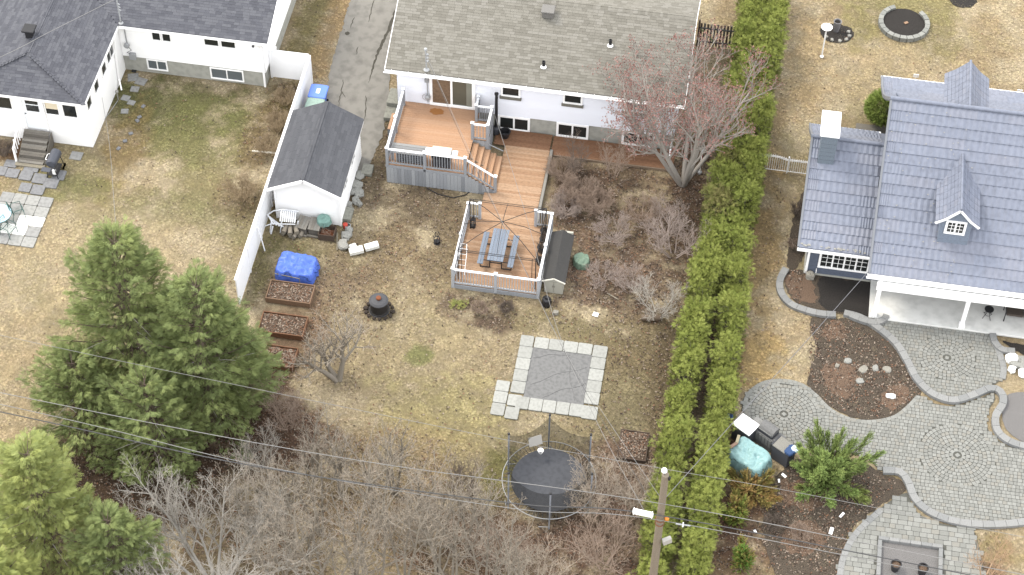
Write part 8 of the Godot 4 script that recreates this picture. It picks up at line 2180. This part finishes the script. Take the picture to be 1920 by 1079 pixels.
	M.kerb0 = mat(alb(200, 201, 200), 0.9, "grain", Vector3.ONE * 1.2); M.kerb1 = mat(alb(192, 194, 194), 0.9, "grain", Vector3.ONE * 1.2); M.kerb2 = mat(alb(206, 207, 206), 0.9, "grain", Vector3.ONE * 1.2)
	M.block0 = mat(alb(210, 211, 204), 0.9, "grain", Vector3.ONE); M.block1 = mat(alb(202, 203, 196), 0.9, "grain", Vector3.ONE); M.block2 = mat(alb(192, 194, 188), 0.9, "grain", Vector3.ONE)
	M.pit_gravel = mat(alb(178, 175, 174), 0.95, "mulch", Vector3.ONE * 0.5)
	M.soil = mat(alb(122, 110, 97), 1.0, "mulch", Vector3.ONE * 0.28); M.soil_dark = mat(alb(80, 76, 73), 1.0, "mulch", Vector3.ONE * 0.28)
	M.grey_mulch = mat(alb(170, 164, 154), 1.0, "speckle", Vector3.ONE)
	M.leafmould = mat(alb(160, 134, 114), 1.0, "mulch", Vector3.ONE * 0.3); M.leafmould_red = mat(alb(178, 130, 104), 1.0, "mulch", Vector3.ONE * 0.3)
	M.stone_pale = mat(alb(205, 200, 188), 0.9, "blotch", Vector3.ONE); M.stone_grey = mat(alb(190, 190, 184, 2.3), 0.9, "blotch", Vector3.ONE); M.stone_white = mat(alb(218, 216, 208), 0.9, "blotch", Vector3.ONE); M.stone_bright = mat(lin(0.72, 0.72, 0.71), 0.8, "faint", Vector3.ONE); M.stone_dark = mat(alb(96, 86, 78), 0.95, "blotch", Vector3.ONE)
	M.urn_grey = mat(alb(184, 182, 186), 0.8, "grain", Vector3.ONE); M.terracotta = mat(alb(206, 170, 140), 0.9)
	M.foam = mat(lin(0.68, 0.68, 0.64), 0.9, "speckle", Vector3.ONE * 0.35)
	M.blue_tarp = mat(lin(0.075, 0.14, 0.50), 0.35, "faint", Vector3.ONE); M.teal_tarp = mat(lin(0.19, 0.31, 0.315), 0.35, "faint", Vector3.ONE); M.green_tarp = mat(lin(0.12, 0.175, 0.13), 0.6); M.teal_cloth = mat(lin(0.16, 0.27, 0.24), 0.8)
	M.bag_black = mat(lin(0.02, 0.02, 0.022), 0.25)
	M.beige_plastic = mat(alb(198, 196, 184, 1.72), 0.6); M.beige_dark = mat(alb(160, 157, 146, 1.72), 0.6); M.roof_plastic = mat(alb(92, 91, 90), 0.7, "faint", Vector3.ONE)
	M.bin_blue = mat(lin(0.05, 0.11, 0.40), 0.4); M.bin_blue_lid = mat(lin(0.10, 0.18, 0.52), 0.4); M.bin_green = mat(lin(0.03, 0.045, 0.045), 0.4); M.bin_green_lid = mat(lin(0.21, 0.29, 0.25), 0.5, "faint", Vector3.ONE)
	M.flag_blue = mat(lin(0.03, 0.06, 0.14), 0.8); M.sky_plastic = mat(lin(0.45, 0.55, 0.63), 0.5)
	M.brown_cushion = mat(lin(0.055, 0.045, 0.038), 0.85)
	M.pole_wood = mat(alb(180, 166, 148, 2.1), 0.9, "wood", Vector3(4, 0.4, 4))
	M.cable_pale = mat(lin(0.17, 0.168, 0.165), 0.35); M.cable_black = mat(lin(0.05, 0.05, 0.052), 0.4); M.cable_grey = mat(lin(0.13, 0.13, 0.14), 0.4)
	M.hedge_wood = mat(lin(0.07, 0.062, 0.055), 0.95); M.bark_cedar = mat(lin(0.13, 0.10, 0.078), 0.95, "grain", Vector3.ONE * 2); M.dead_grey = mat(lin(0.36, 0.34, 0.31), 0.9)
	M.bark_maple = mat(lin(0.31, 0.285, 0.255), 0.95, "grain", Vector3.ONE * 2); M.twig_red = mat(lin(0.30, 0.20, 0.185), 0.9)
	M.bark_silver = mat(lin(0.36, 0.34, 0.31), 0.95, "grain", Vector3.ONE * 2); M.twig_silver = mat(lin(0.37, 0.345, 0.305), 0.9)
	M.bark_grey = mat(lin(0.225, 0.2, 0.165), 0.95, "grain", Vector3.ONE * 2); M.twig_grey = mat(lin(0.34, 0.29, 0.235), 0.9); M.twig_brown = mat(lin(0.28, 0.215, 0.17), 0.9); M.twig_dark = mat(lin(0.13, 0.105, 0.088), 0.9); M.twig_purple = mat(lin(0.32, 0.265, 0.235), 0.9); M.twig_ochre = mat(lin(0.29, 0.225, 0.145), 0.9); M.twig_tan = mat(lin(0.34, 0.235, 0.15), 0.9)
	M.bark_brown = mat(lin(0.12, 0.09, 0.065), 0.95, "blotch", Vector3.ONE * 2); M.birch = mat(lin(0.55, 0.53, 0.47), 0.9)
	var g := G.new(); g.box(Vector3.ZERO, Vector3.ONE, Basis.IDENTITY, 0.06); unit_mesh = g.mesh(M.sett0)
	g = G.new(); g.box(Vector3.ZERO, Vector3.ONE); chip_mesh = g.mesh(M.tile0)
	tile_mesh = make_tile()

func _ready():
	cam = Camera3D.new()
	cam.name = "camera"
	cam.fov = 16.447; cam.near = 1.0; cam.far = 900.0
	cam.transform = Transform3D(Basis(Vector3(0.986889, 0.011218, -0.161009), Vector3(-0.130472, 0.64269, -0.754935), Vector3(0.09501, 0.766044, 0.635727)), Vector3(8.170865, 65.879822, 54.672534))
	add_child(cam)
	cam.current = true
	cam_inv = cam.transform.affine_inverse()
	var sky := ProceduralSkyMaterial.new()
	sky.sky_top_color = Color(0.825, 0.83, 0.84); sky.sky_horizon_color = Color(0.89, 0.89, 0.89); sky.sky_curve = 0.3
	sky.ground_horizon_color = Color(0.55, 0.54, 0.52); sky.ground_bottom_color = Color(0.42, 0.40, 0.37)
	sky.sun_angle_max = 0.0
	var env := Environment.new()
	env.background_mode = Environment.BG_SKY
	env.sky = Sky.new(); env.sky.sky_material = sky
	env.background_energy_multiplier = 1.0
	env.tonemap_mode = Environment.TONE_MAPPER_LINEAR
	env.tonemap_exposure = 4.3
	env.sdfgi_enabled = true; env.ssao_enabled = true; env.ssil_enabled = true
	var we := WorldEnvironment.new()
	we.name = "world_environment"; we.environment = env
	add_child(we)
	var sun := DirectionalLight3D.new()
	sun.name = "sun"
	sun.light_energy = 0.3; sun.light_color = Color(1.0, 0.97, 0.92); sun.light_angular_distance = 22.0; sun.shadow_enabled = true
	sun.look_at_from_position(Vector3(-8, 12, -3), Vector3.ZERO)
	add_child(sun)
	rng.seed = 2024
	make_materials()
	build_ground()
	build_paving()
	build_left_house()
	build_main_house()
	build_right_house()
	build_shed()
	build_decks()
	build_fences()
	build_pole()
	make_leaf_meshes()
	build_plants()
	build_objects()
	build_cover()
